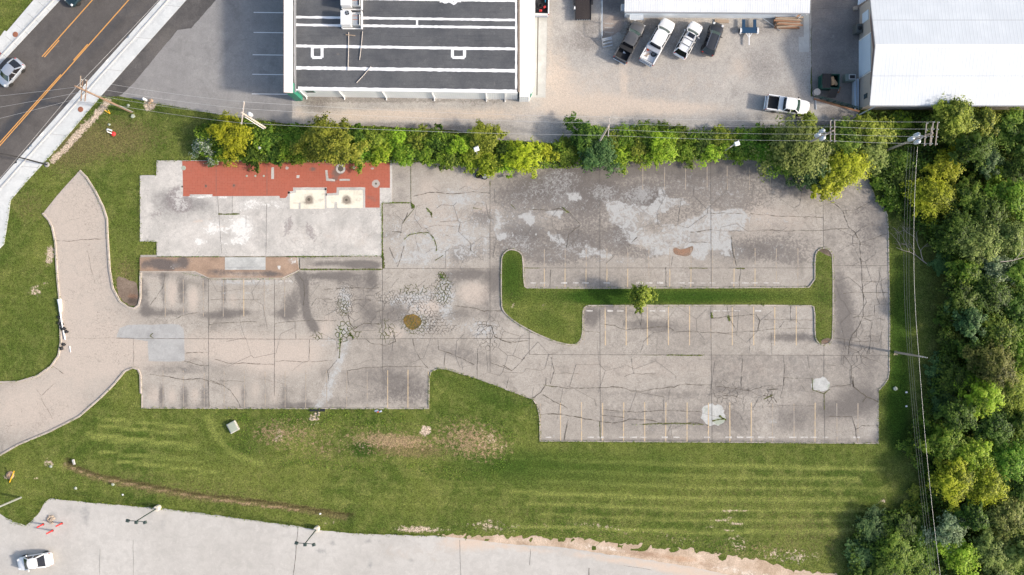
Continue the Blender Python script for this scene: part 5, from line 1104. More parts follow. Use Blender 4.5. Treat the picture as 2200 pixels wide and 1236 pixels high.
def cabin(t, pc, xb, zb, wb, xt, zt, wt, sun=False, rearglass=True, split=(.0,), roofm=None):
    """xb=(rear base, front base), xt=(rear top, front top)"""
    body = M[pc]
    xr, xf = xb; ur, uf = xt
    def pt(x, y, z): return Vector((x, y, z))
    # curved windscreen: three columns
    def screen(name, x0, x1, m, bow):
        mb = MB(); vs = []
        for k in range(7):
            f = -1 + k / 3
            b = bow * (1 - f * f)
            vs += [(x0 + b, f * wb * .93, zb), (x1 + b * .7, f * wt * .93, zt - .03)]
        fs = [[2 * k, 2 * k + 2, 2 * k + 3, 2 * k + 1] for k in range(6)]
        if bow < 0: fs = [f[::-1] for f in fs]
        mb.add(vs, fs, True)
        mb.add([(v[0] - .03 * (1 if bow > 0 else -1), v[1], v[2] - .02) for v in vs], [f[::-1] for f in fs])
        return mb.build(name, m, t)
    screen('windshield', xf, uf, M['windshield'], .12)
    screen('rear_window', xr, ur, M['sideglass'], -.08)
    for s in (-1, 1):
        mb = MB(); a = [pt(xr + .05, s * wb, zb), pt(xf - .05, s * wb, zb), pt(uf - .02, s * wt, zt - .03), pt(ur + .02, s * wt, zt - .03)]
        b = [v - Vector((0, s * .04, 0)) for v in a]
        mb.add(a + b, [[0, 1, 2, 3] if s < 0 else [3, 2, 1, 0], [4, 5, 6, 7] if s > 0 else [7, 6, 5, 4]]); mb.build('side_window', M['sideglass'], t)
    for s in (-1, 1):
        MB().bar((xf + .02, s * wb * .965, zb), (uf + .02, s * wt * .97, zt - .02), .10, .06).build('pillar', body, t)
        MB().bar((xr, s * wb * .965, zb), (ur - .01, s * wt * .97, zt - .02), .13, .09).build('pillar', body, t)
        for f in split: MB().bar((xr + (xf - xr) * f, s * (wb + .008), zb), (ur + (uf - ur) * f, s * (wt + .008), zt - .02), .09, .05).build('pillar', body, t)
    # roof shell
    mb = MB(); vs = []; nx, ny = 7, 7
    for i in range(nx):
        u = i / (nx - 1); x = ur - .06 + (uf + .07 - ur + .06) * u
        for j in range(ny):
            f = -1 + 2 * j / (ny - 1)
            e = 1 - .12 * (abs(2 * u - 1) ** 4)
            bow = (.10 * (1 - f * f)) * (1 if i == nx - 1 else 0) - (.06 * (1 - f * f)) * (1 if i == 0 else 0)
            z = zt + .06 * (1 - f * f) + .03 * (1 - (2 * u - 1) ** 2) - .02
            vs.append((x + bow, f * (wt + .03) * e, z))
    fs = [[i * ny + j, (i + 1) * ny + j, (i + 1) * ny + j + 1, i * ny + j + 1] for i in range(nx - 1) for j in range(ny - 1)]
    mb.add(vs, fs, True); mb.add([(v[0], v[1], v[2] - .06) for v in vs], [f[::-1] for f in fs], True)
    rr = mb.build('roof', roofm or body, t)
    return rr
def lights(t, x_f, x_r, w, zf, zr_, lw=.28, rl=.10):
    for s in (-1, 1):
        mb = MB(); mb.box((x_f - .30, s * w * .66, zf + .06), (.30, lw, .12), bev=.04); mb.build('headlight', M['lamp'], t)
        mb = MB(); mb.box((x_r + rl * .5 + .10, s * w * .78, zr_ - .02), (rl + .04, w * .24, .2), bev=.03); mb.build('tail_light', M['red_lamp'], t)
def mirrors(t, x, w, z, m):
    for s in (-1, 1):
        mb = MB(); mb.box((x, s * (w + .04), z), (.13, .24, .14), bev=.04); mb.build('side_mirror', m, t)
def sedan(name, px, py, ang, pc, Lc, Wc, hc, label, kind='sedan', group=None):
    t = empty(name, P(px, py, 0), R(ang), label, 'car', group)
    l, w = Lc / 2, Wc / 2
    zb, zh = .22, .92
    if kind == 'sedan': xb, xt = (-l + .75, l - 1.15), (-l + 1.55, l - 1.95); zt = hc
    elif kind == 'hatch': xb, xt = (-l + .35, l - 1.0), (-l + 1.15, l - 1.7); zt = hc
    else: xb, xt = (-l + .18, l - 1.30), (-l + .62, l - 1.98); zt = hc; zh = 1.05; zb = .30
    st = [(-l, w * .74, zb + .2, zh - .18, 0), (-l + .12, w * .9, zb + .05, zh - .05, .02), (-l + .45, w * .985, zb, zh, .04), (-l + 1.2, w, zb, zh + .02, .02), (0, w, zb, zh, 0), (l - 1.3, w * .995, zb, zh, .03), (l - .8, w * .97, zb, zh - .06, .06), (l - .35, w * .90, zb, zh - .14, .05), (l - .10, w * .74, zb + .05, zh - .26, .02), (l, w * .56, zb + .14, zh - .36, 0)]
    shell(st).build('body', M[pc], t)
    rr = cabin(t, pc, xb, zh - .01, w * .93, xt, zt, w * .70, split=(.48,) if kind != 'suv' else (.36, .66))
    for sx in (l * .60, -l * .60):
        for s in (-1, 1): wheel(t, sx, s * (w - .09), .33 if kind != 'suv' else .37, .22, s)
    lights(t, l, -l, w * .95, zh - .22, zh - .12)
    mirrors(t, l - 1.55 if kind != 'suv' else l - 1.75, w, zh + .05, M[pc])
    mb = MB(); mb.box((l - .02, 0, .48), (.08, w * 1.1, .22), bev=.03); mb.build('grille', M['black'], t)
    return t, rr, (l, w, zt)
sedan('parked_car', 81, 1203, 189.5, 'p_white', 4.55, 1.82, 1.42, 'white sedan alone on the pale asphalt in the lower left corner')
sedan('moving_car', 30, 160, 229, 'p_silver', 3.95, 1.74, 1.48, 'silver hatchback driving down the dark road past the left pavement', 'hatch')
sedan('moving_car', 176, -16, 229, 'p_dark', 4.6, 1.85, 1.45, 'dark car on the road, only its nose showing at the top edge')
t, rr, (l, w, zt) = sedan('parked_car', 1476, 90, 60.5, 'p_white', 4.95, 1.96, 1.75, 'white sport utility car with dark sunroof, between the white pickup and the charcoal car', 'suv', 'vehicles parked slantwise')
mb = MB(); mb.box((.25, 0, zt + .085), (.55, .85, .03), bev=.01); mb.build('sunroof', M['sideglass'], rr)
mb = MB()
for s in (-1, 1): mb.bar((-1.9, s * .62, zt + .1), (.9, s * .62, zt + .1), .045, .05)
for x in (-.35, -1.15): mb.bar((x, -.62, zt + .12), (x, .62, zt + .12), .05, .04)
mb.build('roof_rack', M['black'], rr)
t, rr, (l, w, zt) = sedan('parked_car', 1528, 88, 69.5, 'p_char', 4.4, 1.82, 1.62, 'charcoal compact car with red tail lamps, rightmost of the slanted row', 'suv', 'vehicles parked slantwise')
mb = MB()
for s in (-1, 1): mb.bar((-1.5, s * .55, zt + .09), (.6, s * .55, zt + .09), .04, .05)
mb.build('roof_rail', M['chrome'], rr)

def pickup(px, py, ang, pc, Lc, Wc, hc, label, box=None, liner='bedliner', group=None, ribs=False, cab=2.0, bed=1.75, vis=None):
    t = empty('pickup_truck', P(px, py, 0), R(ang), label, 'pickup truck', group)
    l, w = Lc / 2, Wc / 2
    zb, zh = .42, 1.12
    xbed = -l + bed + .12       # front end of the bed
    # front body from bed to nose
    st = [(xbed, w, zb, zh + .1, 0), (xbed + .3, w, zb, zh + .1, .0), (l - 1.75, w, zb, zh + .08, .02), (l - 1.3, w * .985, zb, zh + .03, .06), (l - .7, w * .96, zb, zh - .02, .08), (l - .35, w * .88, zb, zh - .08, .06), (l - .12, w * .74, zb + .05, zh - .18, .02), (l, w * .52, zb + .15, zh - .35, 0)]
    shell(st).build('body', M[pc], t)
    rr = cabin(t, pc, (xbed + .04, l - 1.45), zh + .07, w * .93, (xbed + .22, l - 2.1), hc, w * .74, split=(.48,))
    if ribs:
        mb = MB()
        for k in range(-3, 4): mb.bar((xbed + .45, k * .17, hc + .065), (l - 2.35, k * .17, hc + .065), .05, .025)
        mb.build('roof_rib', M[pc], rr)
    # the bed
    fm = MB(); fm.box((-l + bed / 2 + .1, 0, .70), (bed + .12, Wc - .16, .08)); fm.build('bed_floor', M[liner], t)
    for s in (-1, 1):
        mb = MB(); mb.box((-l + bed / 2 + .08, s * (w - .05), .80), (bed + .1, .12, .76), bev=.03); mb.box((-l + bed / 2 + .08, s * (w - .09), 1.2), (bed + .1, .18, .05)); mb.build('bed_side', M[pc], t)
    mb = MB(); mb.box((-l + .05, 0, .84), (.10, Wc - .22, .68), bev=.03); mb.build('tailgate', M[pc], t)
    mb = MB(); mb.box((-l + bed / 2, -w + .16, 1.21), (bed, .03, .04)); mb.box((-l + bed / 2, w - .16, 1.21), (bed, .03, .04)); mb.box((-l + .12, 0, 1.195), (.04, Wc - .3, .03)); mb.build('bed_rail', M['black'], t)
    mb = MB(); mb.box((-l - .10, 0, .52), (.18, Wc * .92, .2), bev=.05); mb.build('rear_bumper', M['chrome'], t)
    mb = MB(); mb.box((l - .03, 0, .56), (.14, Wc * .66, .24), bev=.05); mb.build('front_bumper', M['chrome'] if pc != 'p_grey' else M['black'], t)
    if box:
        mb = MB(); mb.box((xbed - .34, 0, 1.20), (.58, Wc - .12, .26), bev=.04); mb.build('tool_box', box, t)
    for sx in (l - 1.0, -l + 1.15):
        for s in (-1, 1): wheel(t, sx, s * (w - .10), .40, .26, s)
    for s in (-1, 1):
        mb = MB(); mb.box((l - .24, s * w * .66, zh - .24), (.24, .28, .16), bev=.04); mb.build('headlight', M['lamp'], t)
        mb = MB(); mb.box((-l + .03, s * (w - .06), .95), (.1, .12, .34), bev=.02); mb.build('tail_light', M['red_lamp'], t)
    mirrors(t, l - 1.75, w + .02, zh + .22, M['black'])
    return t
SL = 'vehicles parked slantwise'
M['boxgrey'] = plain('aluminium_box', (.60, .62, .65), .35, .6)
M['orange'] = plain('orange_plastic', (.70, .10, .02), .5)
M['cable'] = plain('black_cable', (.03, .04, .05), .6)
M['tarp_blue'] = plain('blue_strap', (.02, .30, .50), .5)
M['redjug'] = plain('red_jug', (.55, .04, .04), .5)
g1_ = pickup(1352, 93, 62, 'p_grey', 5.5, 1.95, 1.78, 'dark grey pickup with ribbed roof and empty black bed, leftmost of the slanted row', M['black'], group=SL, ribs=True)
w1_ = pickup(1411, 93, 60.5, 'p_white', 6.2, 2.02, 1.88, 'white pickup with coiled cable in its white bed, in the slanted row', M['boxgrey'], liner='white_trim', group=SL, bed=2.0)
pickup(1688, 230, -8.5, 'p_white', 5.55, 1.95, 1.85, 'white pickup with black bed, nose under the hedge trees', M['p_white'], bed=1.95)
r1_ = pickup(1163, -10, 89.5, 'p_white', 5.7, 1.95, 1.85, 'pickup loaded with red jugs and blue hose beside the lean-to, cut by the top edge', None, bed=1.95)
def in_bed(truck, dx, dy, z=.76):
    a = truck.rotation_euler.z
    return Vector((truck.location.x + dx * math.cos(a) - dy * math.sin(a), truck.location.y + dx * math.sin(a) + dy * math.cos(a), z))
p = in_bed(w1_, -1.75, -.35); mb = MB()
for k in range(5): mb.tube([(p.x + (.34 - .03 * k) * math.cos(u / 12 * 6.283), p.y + (.30 - .03 * k) * math.sin(u / 12 * 6.283), .78 + .05 * k) for u in range(13)], .03, n=5, cap=False)
tag(mb.build('cable_coil', M['cable']), 'coil of black cable in the bed of the white pickup', 'cable coil')
p = in_bed(w1_, -1.55, .55); mb = MB(); mb.box((p.x, p.y, .92), (.35, .28, .34), rz=.4, bev=.05); mb.tube([(p.x - .1, p.y, 1.1), (p.x, p.y, 1.18), (p.x + .1, p.y, 1.1)], .02); tag(mb.build('tool_case', M['orange']), 'red-orange tool case in the white pickup bed behind its grey box', 'tool case')
p = in_bed(w1_, -2.2, .3); mb = MB(); mb.bar((p.x - .4, p.y - .1, .8), (p.x + .35, p.y + .15, .8), .1); mb.bar((p.x - .1, p.y - .3, .82), (p.x + .1, p.y + .3, .82), .07); tag(mb.build('hand_tools', M['wood']), 'small brown tools lying in the white pickup bed', 'tools')
p = in_bed(r1_, -1.5, -.15)
for i, (dx, dy, m, nm, lb) in enumerate(((-.75, .1, 'redjug', 'jug', 'red jug nearest the tailgate in the loaded pickup bed'), (-.3, -.4, 'redjug', 'jug', 'red jug at the right side of the loaded pickup bed'), (.9, .0, 'redjug', 'jug', 'red and white jug farthest forward in the loaded pickup bed'))):
    q = in_bed(r1_, -1.6 + dx, dy); mb = MB(); mb.box((q.x, q.y, .93), (.34, .26, .36), rz=i * .5, bev=.05); mb.tube([(q.x, q.y, 1.1), (q.x, q.y, 1.2)], .05); tag(mb.build(nm, M[m]), lb, 'jug', 'red jugs in the loaded pickup bed')
q = in_bed(r1_, -1.7, .15); mb = MB(); mb.lathe([(.30, .74), (.30, 1.0), (.22, 1.02), (.2, .8)], (q.x, q.y, 0), 18); tag(mb.build('bucket', M['black']), 'black tub in the loaded pickup bed', 'tub')
a_, b_ = in_bed(r1_, -1.3, -.5, 1.0), in_bed(r1_, .2, -.3, 1.1); mb = MB(); mb.tube([a_, (a_ + b_) / 2 + Vector((.06, 0, .05)), b_], .06); tag(mb.build('hose', M['tarp_blue']), 'blue hose lying along the loaded pickup bed', 'hose')
q = in_bed(g1_, -1.35, .25); mb = MB(); mb.add([(q.x, q.y, .76), (q.x + .3, q.y - .5, .76), (q.x - .1, q.y - .45, .76), (q.x, q.y - .25, .9)], [[0, 2, 1], [0, 1, 3], [1, 2, 3], [2, 0, 3]]); tag(mb.build('crumpled_sheet', M['boxgrey']), 'small pale crumpled sheet in the dark pickup bed', 'sheet')
q = in_bed(bpy.data.objects['pickup_truck.002'], -1.1, .4); mb = MB(); mb.box((q.x, q.y, .86), (.3, .2, .2), rz=.5, bev=.05); tag(mb.build('tool_case', M['orange']), 'tiny orange case in the black bed of the pickup by the hedge', 'tool case')

# flatbed trailer
t = empty('flatbed_trailer', P(1252, 2), R(90), 'dark flatbed trailer parked left of the brown slab, cut by the top edge', 'trailer')
mb = MB()
for k in range(12): mb.box((0, -.86 + k * .157, .62), (5.2, .145, .05))
mb.build('deck', plain('trailer_boards', (.035, .028, .028), .8, var=.3), t)
mb = MB()
for s in (-1, 1): mb.bar((-2.65, s * .98, .62), (2.65, s * .98, .62), .08, .16)
mb.bar((-2.65, -.98, .62), (-2.65, .98, .62), .08, .16); mb.bar((2.65, -.98, .62), (2.65, .98, .62), .08, .16)
mb.bar((2.65, -.7, .55), (4.0, 0, .5), .1); mb.bar((2.65, .7, .55), (4.0, 0, .5), .1); mb.build('frame', M['black'], t)
for s in (-1, 1):
    mb = MB(); mb.box((.4, s * 1.13, .72), (2.0, .24, .04)); mb.box((1.45, s * 1.13, .62), (.12, .24, .2)); mb.box((-.65, s * 1.13, .62), (.12, .24, .2)); mb.build('fender', M['black'], t)
    for x in (0., .85): wheel(t, x, s * 1.12, .33, .2, s)
mb = MB()
for k in range(6): mb.box((-2.72, -.75 + k * .3, .66), (.06, .14, .08))
mb.build('ramp_bracket', M['steel'], t)
mb = MB(); mb.box((-1.2, 1.1, .74), (.35, .16, .1)); mb.build('white_marker', M['white_trim'], t)

# blue tow dolly
t = empty('tow_dolly', P(1607, 68), 0, 'blue two-wheeled tow dolly with white fenders and pale tongue on the gravel', 'trailer')
M['blue'] = plain('blue_steel', (.025, .07, .14), .4, .2)
mb = MB(); mb.box((0, 0, .5), (2.1, .75, .1), bev=.02); mb.box((-.72, .85, .48), (.42, 1.1, .08), bev=.02); mb.box((.72, .85, .48), (.42, 1.1, .08), bev=.02); mb.build('deck', M['blue'], t)
mb = MB(); mb.bar((0, -.4, .45), (0, -1.9, .45), .12); mb.bar((-.38, -.35, .45), (0, -.95, .45), .08); mb.bar((.38, -.35, .45), (0, -.95, .45), .08); mb.build('tongue', M['white_trim'], t)
for s in (-1, 1):
    wheel(t, s * 0, 0, .01, .01, 1) if False else None
    mb = MB()
    for k in range(9):
        a0, a1 = math.pi * k / 9, math.pi * (k + 1) / 9
        y0, z0, y1, z1 = .42 * math.cos(a0), .28 + .36 * math.sin(a0), .42 * math.cos(a1), .28 + .36 * math.sin(a1)
        x0_, x1_ = s * 1.1 - .1, s * 1.1 + .13
        mb.add([(x0_, y0, z0), (x1_, y0, z0), (x1_, y1, z1), (x0_, y1, z1), (x0_, y0 * .93, z0 - .02), (x1_, y0 * .93, z0 - .02), (x1_, y1 * .93, z1 - .02), (x0_, y1 * .93, z1 - .02)], [[0, 1, 2, 3], [7, 6, 5, 4], [0, 4, 5, 1], [3, 2, 6, 7], [0, 3, 7, 4], [1, 5, 6, 2]])
    mb.build('fender', M['white_trim'], t)
    mb = MB(); mb.lathe([(.1, -.09), (.27, -.09), (.28, 0), (.27, .09), (.1, .09)], (s * 1.12, 0, .28), 16, 'X'); mb.build('wheel', M['tyre'], t)

# ------------------------------------------------------------------ yard clutter
def thing(mb, name, m, label, cat, group=None): return tag(mb.build(name, M[m] if isinstance(m, str) else m), label, cat, group)
# wire rack
t = empty('wire_rack', P(1365, 40), 0, 'white wire rack standing against the white metal building wall', 'rack')
a = P(1349, 54, 0); b = P(1378, 33, 0)
wd, dp = 1.75, 1.1
mb = MB(); mb.box((0, 0, 1.0), (wd, dp, .04)); mb.build('shelf', plain('rack_sheet', (.58, .63, .68), .5), t)
mb = MB()
for k in range(8): mb.bar((-wd / 2 + wd * k / 7, -dp / 2, 1.04), (-wd / 2 + wd * k / 7, dp / 2, 1.04), .025)
for k in range(4): mb.bar((-wd / 2, -dp / 2 + dp * k / 3, 1.05), (wd / 2, -dp / 2 + dp * k / 3, 1.05), .025)
mb.build('wire_grid', M['white_trim'], t)
for i in (-1, 1):
    for j in (-1, 1): MB().bar((i * wd / 2, j * dp / 2, 0), (i * wd / 2, j * dp / 2, 1.25), .06).build('leg', M['steel'], t)
# pallet / steel steps
t = empty('steel_steps', P(1304, 93), R(13), 'small steel steps with pale slats beside the dark grey pickup', 'steps')
mb = MB()
for k, (y, z) in enumerate(((-.45, .2), (-.1, .4), (.25, .6), (.45, .62))): mb.box((0, y, z), (1.25, .16, .05))
mb.build('tread', M['steel'], t)
for s in (-1, 1): MB().bar((s * .64, -.6, .12), (s * .64, .6, .68), .06, .12).build('side_frame', M['grey_trim'], t)
mb = MB(); mb.bar((1.6, 0, 0), (1.6, 0, 0.01), .01)
# fence left of the brown slab
t = empty('chain_fence', P(1292, 40), 0, 'low thin steel fence along the left side of the brown slab', 'fence')
p0, p1 = P(1291.5, 84), P(1291.5, -120); off = P(1292, 40)
for k in range(7):
    y = p0.y + (p1.y - p0.y) * k / 6 - off.y
    MB().tube([(p0.x - off.x, y, 0), (p0.x - off.x, y, 1.15)], .035, n=6).build('post', M['steel'], t)
mb = MB(); mb.tube([(p0.x - off.x, p0.y - off.y, 1.15), (p0.x - off.x, p1.y - off.y, 1.15)], .03, n=6); mb.tube([(p0.x - off.x, p0.y - off.y, .15), (p0.x - off.x, p1.y - off.y, .15)], .02, n=6); mb.build('rail', M['blue_panel'], t)
mb = MB(); mb.box((*P(1337, 20)[:2], .35), (.5, .85, .7), bev=.04); mb.box((*P(1337, 20)[:2], .72), (.3, .6, .06)); thing(mb, 'meter_box', 'boxgrey', 'small grey utility box at the left corner of the white metal building', 'utility box')
# timber by the wall
mb = MB(); mb.bar((*W(1535, 46), .1), (*W(1565, 47), .1), .42, .18); thing(mb, 'timber_beam', 'wood', 'single pale timber beam lying by the white wall above the charcoal car', 'timber')
t = empty('lumber_pile', P(1690, 47), 0, 'pile of old brown boards stacked by the white building corner', 'lumber pile')
for k in range(22):
    lay = k // 8
    x = rng.uniform(-.25, .25); y = -.85 + (k % 8) * .22 + rng.uniform(-.05, .05); an = rng.uniform(-.08, .08); z = .12 + lay * .26 + rng.uniform(0, .05)
    ln_ = rng.uniform(2.9, 3.5)
    MB().box((x, y, z), (ln_, .19, .15), rz=an).build('board', M['wood'] if rng.random() < .65 and lay else M['wood_red'], t)
mb = MB(); mb.tube([(*W(1636, 42), .45), (*W(1677, 67), .1)], .045, n=6); thing(mb, 'metal_pole', 'steel', 'grey metal pole leaning across the gravel left of the lumber pile', 'pole')
# dumpster
t = empty('dumpster', P(1776, 180), R(-1), 'green dumpster with one black lid open and brown waste inside', 'dumpster')
M['dgreen'] = plain('dumpster_green', (.02, .085, .065), .5, .1)
mb = MB()
for (c, d) in (((0, -.85, .6), (2.2, .06, 1.2)), ((0, .85, .7), (2.2, .06, 1.4)), ((-1.1, 0, .65), (.06, 1.7, 1.3)), ((1.1, 0, .65), (.06, 1.7, 1.3)), ((0, 0, .1), (2.2, 1.7, .08))): mb.box(c, d)
mb.bar((-1.15, -.9, 1.2), (1.15, -.9, 1.2), .1); mb.bar((-1.2, -.4, .7), (-1.2, .5, .7), .16, .2); mb.build('container', M['dgreen'], t)
mb = MB(); mb.add([(-1.12, -.9, 1.26), (-.02, -.9, 1.26), (-.02, .88, 1.46), (-1.12, .88, 1.46), (-1.12, -.9, 1.22), (-.02, -.9, 1.22), (-.02, .88, 1.42), (-1.12, .88, 1.42)], [[0, 1, 2, 3], [7, 6, 5, 4], [0, 4, 5, 1], [1, 5, 6, 2], [2, 6, 7, 3], [3, 7, 4, 0]])
for k in range(4): mb.bar((-1.0 + k * .3, -.85, 1.28), (-1.0 + k * .3, .85, 1.475), .04, .03)
mb.build('lid', M['black'], t)
mb = MB(); mb.add([(.05, -.92, 1.2), (1.12, -.92, 1.2), (.85, -2.0, .75), (-.25, -2.0, .75), (.05, -.92, 1.16), (1.12, -.92, 1.16), (.85, -2.0, .71), (-.25, -2.0, .71)], [[3, 2, 1, 0], [4, 5, 6, 7], [0, 1, 5, 4], [1, 2, 6, 5], [2, 3, 7, 6], [3, 0, 4, 7]]); mb.build('lid', M['black'], t)
mb = MB(); mb.box((.3, .1, .95), (.5, 1.1, .5), rz=.2, bev=.1); mb.box((.75, -.1, .8), (.4, .8, .4), rz=.6, bev=.1); thing_w = mb; o = mb.build('cardboard_waste', plain('cardboard', (.42, .28, .16), .9, var=.3)); o.location = t.location; tag(o, 'brown cardboard waste inside the open half of the green dumpster', 'waste')
# transformer box, spool, pipes, bucket
t = empty('transformer_box', P(1820, 171), 0, 'grey-green transformer box with a square black opening near the warehouse wall', 'utility box')
mb = MB(); mb.box((0, 0, .5), (1.25, .9, 1.0), bev=.04); mb.build('cabinet', plain('box_grey_green', (.18, .22, .20), .5), t)
mb = MB(); mb.box((.2, .05, 1.03), (.85, .62, .07)); mb.build('rim', M['boxgrey'], t); mb = MB(); mb.box((.2, .05, 1.07), (.66, .44, .03)); mb.build('opening', M['dark'], t)
mb = MB(); mb.lathe([(0.05, .6), (.43, .6), (.43, .54), (.18, .54), (.18, .1), (.43, .1), (.43, .04), (.05, .04)], P(1752, 200), 24, smooth=False); thing(mb, 'cable_spool', plain('spool_wood', (.48, .45, .42), .8, var=.15), 'round pale wooden cable spool at the fence corner by the dumpster', 'spool')
mb = MB(); c = P(1797, 195); mb.lathe([(.0, .0), (.16, .0), (.19, .32), (.16, .32), (.14, .1)], c, 14); thing(mb, 'bucket', 'white_trim', 'white bucket beside the open dumpster lid', 'bucket')
mb = MB(); mb.box((c.x + .25, c.y + .05, .14), (.2, .75, .28), rz=-.3); thing(mb, 'cardboard_box', plain('brown_box', (.28, .13, .06), .9), 'flattened brown box beside the white bucket', 'box')
t = empty('pipe_stack', P(1838, 200), 0, 'stack of long pale metal pipes beside the warehouse wall', 'pipes')
for k in range(16):
    x = -.42 + (k % 6) * .15 + rng.uniform(-.03, .03); z = .08 + (k // 6) * .13
    MB().tube([(x - rng.uniform(0, .12), 1.75 + rng.uniform(-.1, .1), z), (x + rng.uniform(-.05, .15), -1.7 + rng.uniform(-.5, .1), z)], .055, n=7).build('pipe', M['blue_panel'] if k % 3 else M['steel'], t)
# low green fence
t = empty('low_fence', P(1795, 222), 0, 'low dark green fence slanting below the dumpster to the warehouse corner', 'fence')
o0 = P(1795, 222)
fa, fb = P(1748, 209) - o0, P(1846, 236) - o0
for k in range(8):
    q = fa.lerp(fb, k / 7); MB().bar((q.x, q.y, 0), (q.x, q.y, .95), .07).build('post', M['dgreen'], t)
mb = MB(); mb.bar(fa + Vector((0, 0, .9)), fb + Vector((0, 0, .9)), .06); mb.bar(fa + Vector((0, 0, .45)), fb + Vector((0, 0, .45)), .05)
mb.build('rail', M['dgreen'], t)
mb = MB(); mb.bar(fa + Vector((0, -.25, .07)), fb + Vector((0, -.25, .07)), .22, .14); mb.build('base_curb', M['wood_red'], t)
# wall units of the warehouse
t = empty('wall_unit', P(1838, 67), 0, 'dark grey cooling unit standing against the warehouse wall', 'air conditioner')
mb = MB(); mb.box((0, 0, .6), (.75, 1.1, 1.2), bev=.05); mb.build('housing', plain('unit_grey', (.09, .10, .10), .6), t); mb = MB(); mb.lathe([(.28, 1.2), (.28, 1.22), (.0, 1.22)], (0, 0, 0), 16); mb.build('fan', M['dark'], t)
mb = MB(); mb.box((*P(1836, 20)[:2], .2), (.5, .45, .4), bev=.05); thing(mb, 'crate', plain('crate_tan', (.35, .3, .25), .8), 'small tan crate by the warehouse wall near the top edge', 'crate')
t = empty('tarp_roll', P(1848, 4), 0, 'rolled blue-white tarpaulin leaning on the warehouse at the top edge', 'tarpaulin')
for k in range(5): MB().tube([(-.35 + k * .2, -.5 + k * .12, .3), (-.2 + k * .22, 1.6, .5)], .13, n=8).build('roll', M['blue_panel'], t)
mb = MB(); mb.bar((*W(1752, 216), .06), (*W(1753, 236), .06), .12, .1); thing(mb, 'metal_bar', 'steel', 'short dark bar lying on the gravel below the fence corner', 'bar')
# ------------------------------------------------------------------ poles and wires
M['pole_wood'] = plain('grey_pole_wood', (.36, .31, .27), .85, var=.25, scale=2.)
M['pole_brown'] = plain('brown_pole_wood', (.25, .17, .12), .85, var=.3, scale=2.)
M['pole_pale'] = plain('pale_pole_wood', (.52, .46, .41), .85, var=.15, scale=2.)
M['insul'] = plain('insulator', (.42, .44, .45), .3)
M['wire'] = plain('aluminium_wire', (.62, .62, .62), .45, .3)
M['darkwire'] = plain('dark_cable', (.13, .15, .15), .6)
M['can'] = plain('transformer_grey', (.55, .60, .65), .45, .1)
def base_of(px, py, h):
    """foot of a vertical pole whose top shows at px,py"""
    v = P(px, py, h); return Vector((v.x, v.y, 0))
def upole(px, py, h, arms, label, m='pole_wood', cans=(), arm_dir=(0.04, 1), name='utility_pole', foot=None):
    b = base_of(px, py, h)
    t = empty(name, b, 0, label, 'utility pole')
    MB().tube([(0, 0, 0), (0, 0, h * .5), (0, 0, h)], .15, .10, n=10).build('pole', M[m], t)
    ends = []
    d = Vector((*arm_dir, 0)).normalized(); n_ = Vector((d.y, -d.x, 0))
    for (dz, L_, off) in arms:
        z = h - dz
        a, c = n_ * off - d * L_ / 2, n_ * off + d * L_ / 2
        ao = MB().bar((a.x, a.y, z), (c.x, c.y, z), .09, .1).build('crossarm', M[m], t)
        for f in (-.46, -.16, .16, .46):
            q = n_ * off + d * (L_ * f)
            MB().lathe([(.03, 0), (.03, .1), (.075, .12), (.06, .18), (.08, .2), (.03, .27)], (q.x, q.y, z + .06), 8).build('insulator', M['insul'], ao)
        ends.append([b + n_ * off + d * (L_ * f) + Vector((0, 0, z + .3)) for f in (-.46, -.16, .16, .46)])
    for (dx, dy, dz) in cans:
        c = MB().lathe([(.06, 0), (.24, .03), (.25, .1), (.25, .80), (.21, .90), (.08, .93)], (dx, dy, h - dz - .9), 14).build('transformer_can', M['can'], t)
        MB().lathe([(.03, 0), (.05, .08), (.03, .16), (.05, .2), (.02, .26)], (dx, dy + .08, h - dz), 8).build('bushing', M['insul'], c)
        MB().bar((dx, dy, h - dz - .4), (0, 0, h - dz - .4), .08).build('bracket', M['steel'], c)
    return t, b, ends
A1, B1, E1 = upole(161, 185, 12.6, [(1.9, 2.5, .17), (1.9, 2.5, -.30)], 'brown wooden utility pole with double crossarm leaning over the pavement at the upper left', 'pole_brown', arm_dir=(.09, 1))
mb = MB(); mb.tube([(.22, 0, 0), (.22, 0, 3.2)], .06, n=6); mb.build('conduit', M['boxgrey'], A1)
mb = MB(); mb.bar((0, 0, 11.6), (-.1, 1.5, 11.3), .08); mb.build('standoff_bracket', M['wood'], A1)
A2, B2, E2 = upole(519, 242, 9.6, [(.15, 2.7, .1)], 'pale wooden utility pole with one grey transformer over the start of the hedge', 'pole_pale', cans=((.32, .22, 1.5),), arm_dir=(.12, 1))
mb = MB(); mb.tube([(-.12, -.2, .2), (-.12, -.2, 8.0)], .05, n=6); mb.build('conduit', M['white_trim'], A2)
A3, B3, E3 = upole(1307, 272, 10.3, [(.15, 2.3, .1)], 'grey wooden utility pole with single crossarm in the middle of the hedge', 'pole_pale', arm_dir=(.09, 1))
A4, B4, E4 = upole(1790, 281, 11., [(.2, 2.6, .25), (.2, 2.5, -.22)], 'utility pole with twin crossarms and three grey transformers above the hedge', 'pole_wood', cans=((-.62, .28, 1.2), (-1.0, -.12, 1.5), (-.55, -.55, 1.2)), arm_dir=(.0, 1))
A5, B5, E5 = upole(2004, 286, 11.3, [(.1, 2.7, .5), (.15, 2.7, .0), (.9, 2.7, -.35), (1.5, 2.2, .6)], 'corner utility pole with stacked crossarms and three transformers beside the warehouse roof', 'pole_wood', cans=((-.85, .15, 1.4), (-1.3, -.25, 1.8), (-.75, -.65, 1.5)), arm_dir=(.1, 1))
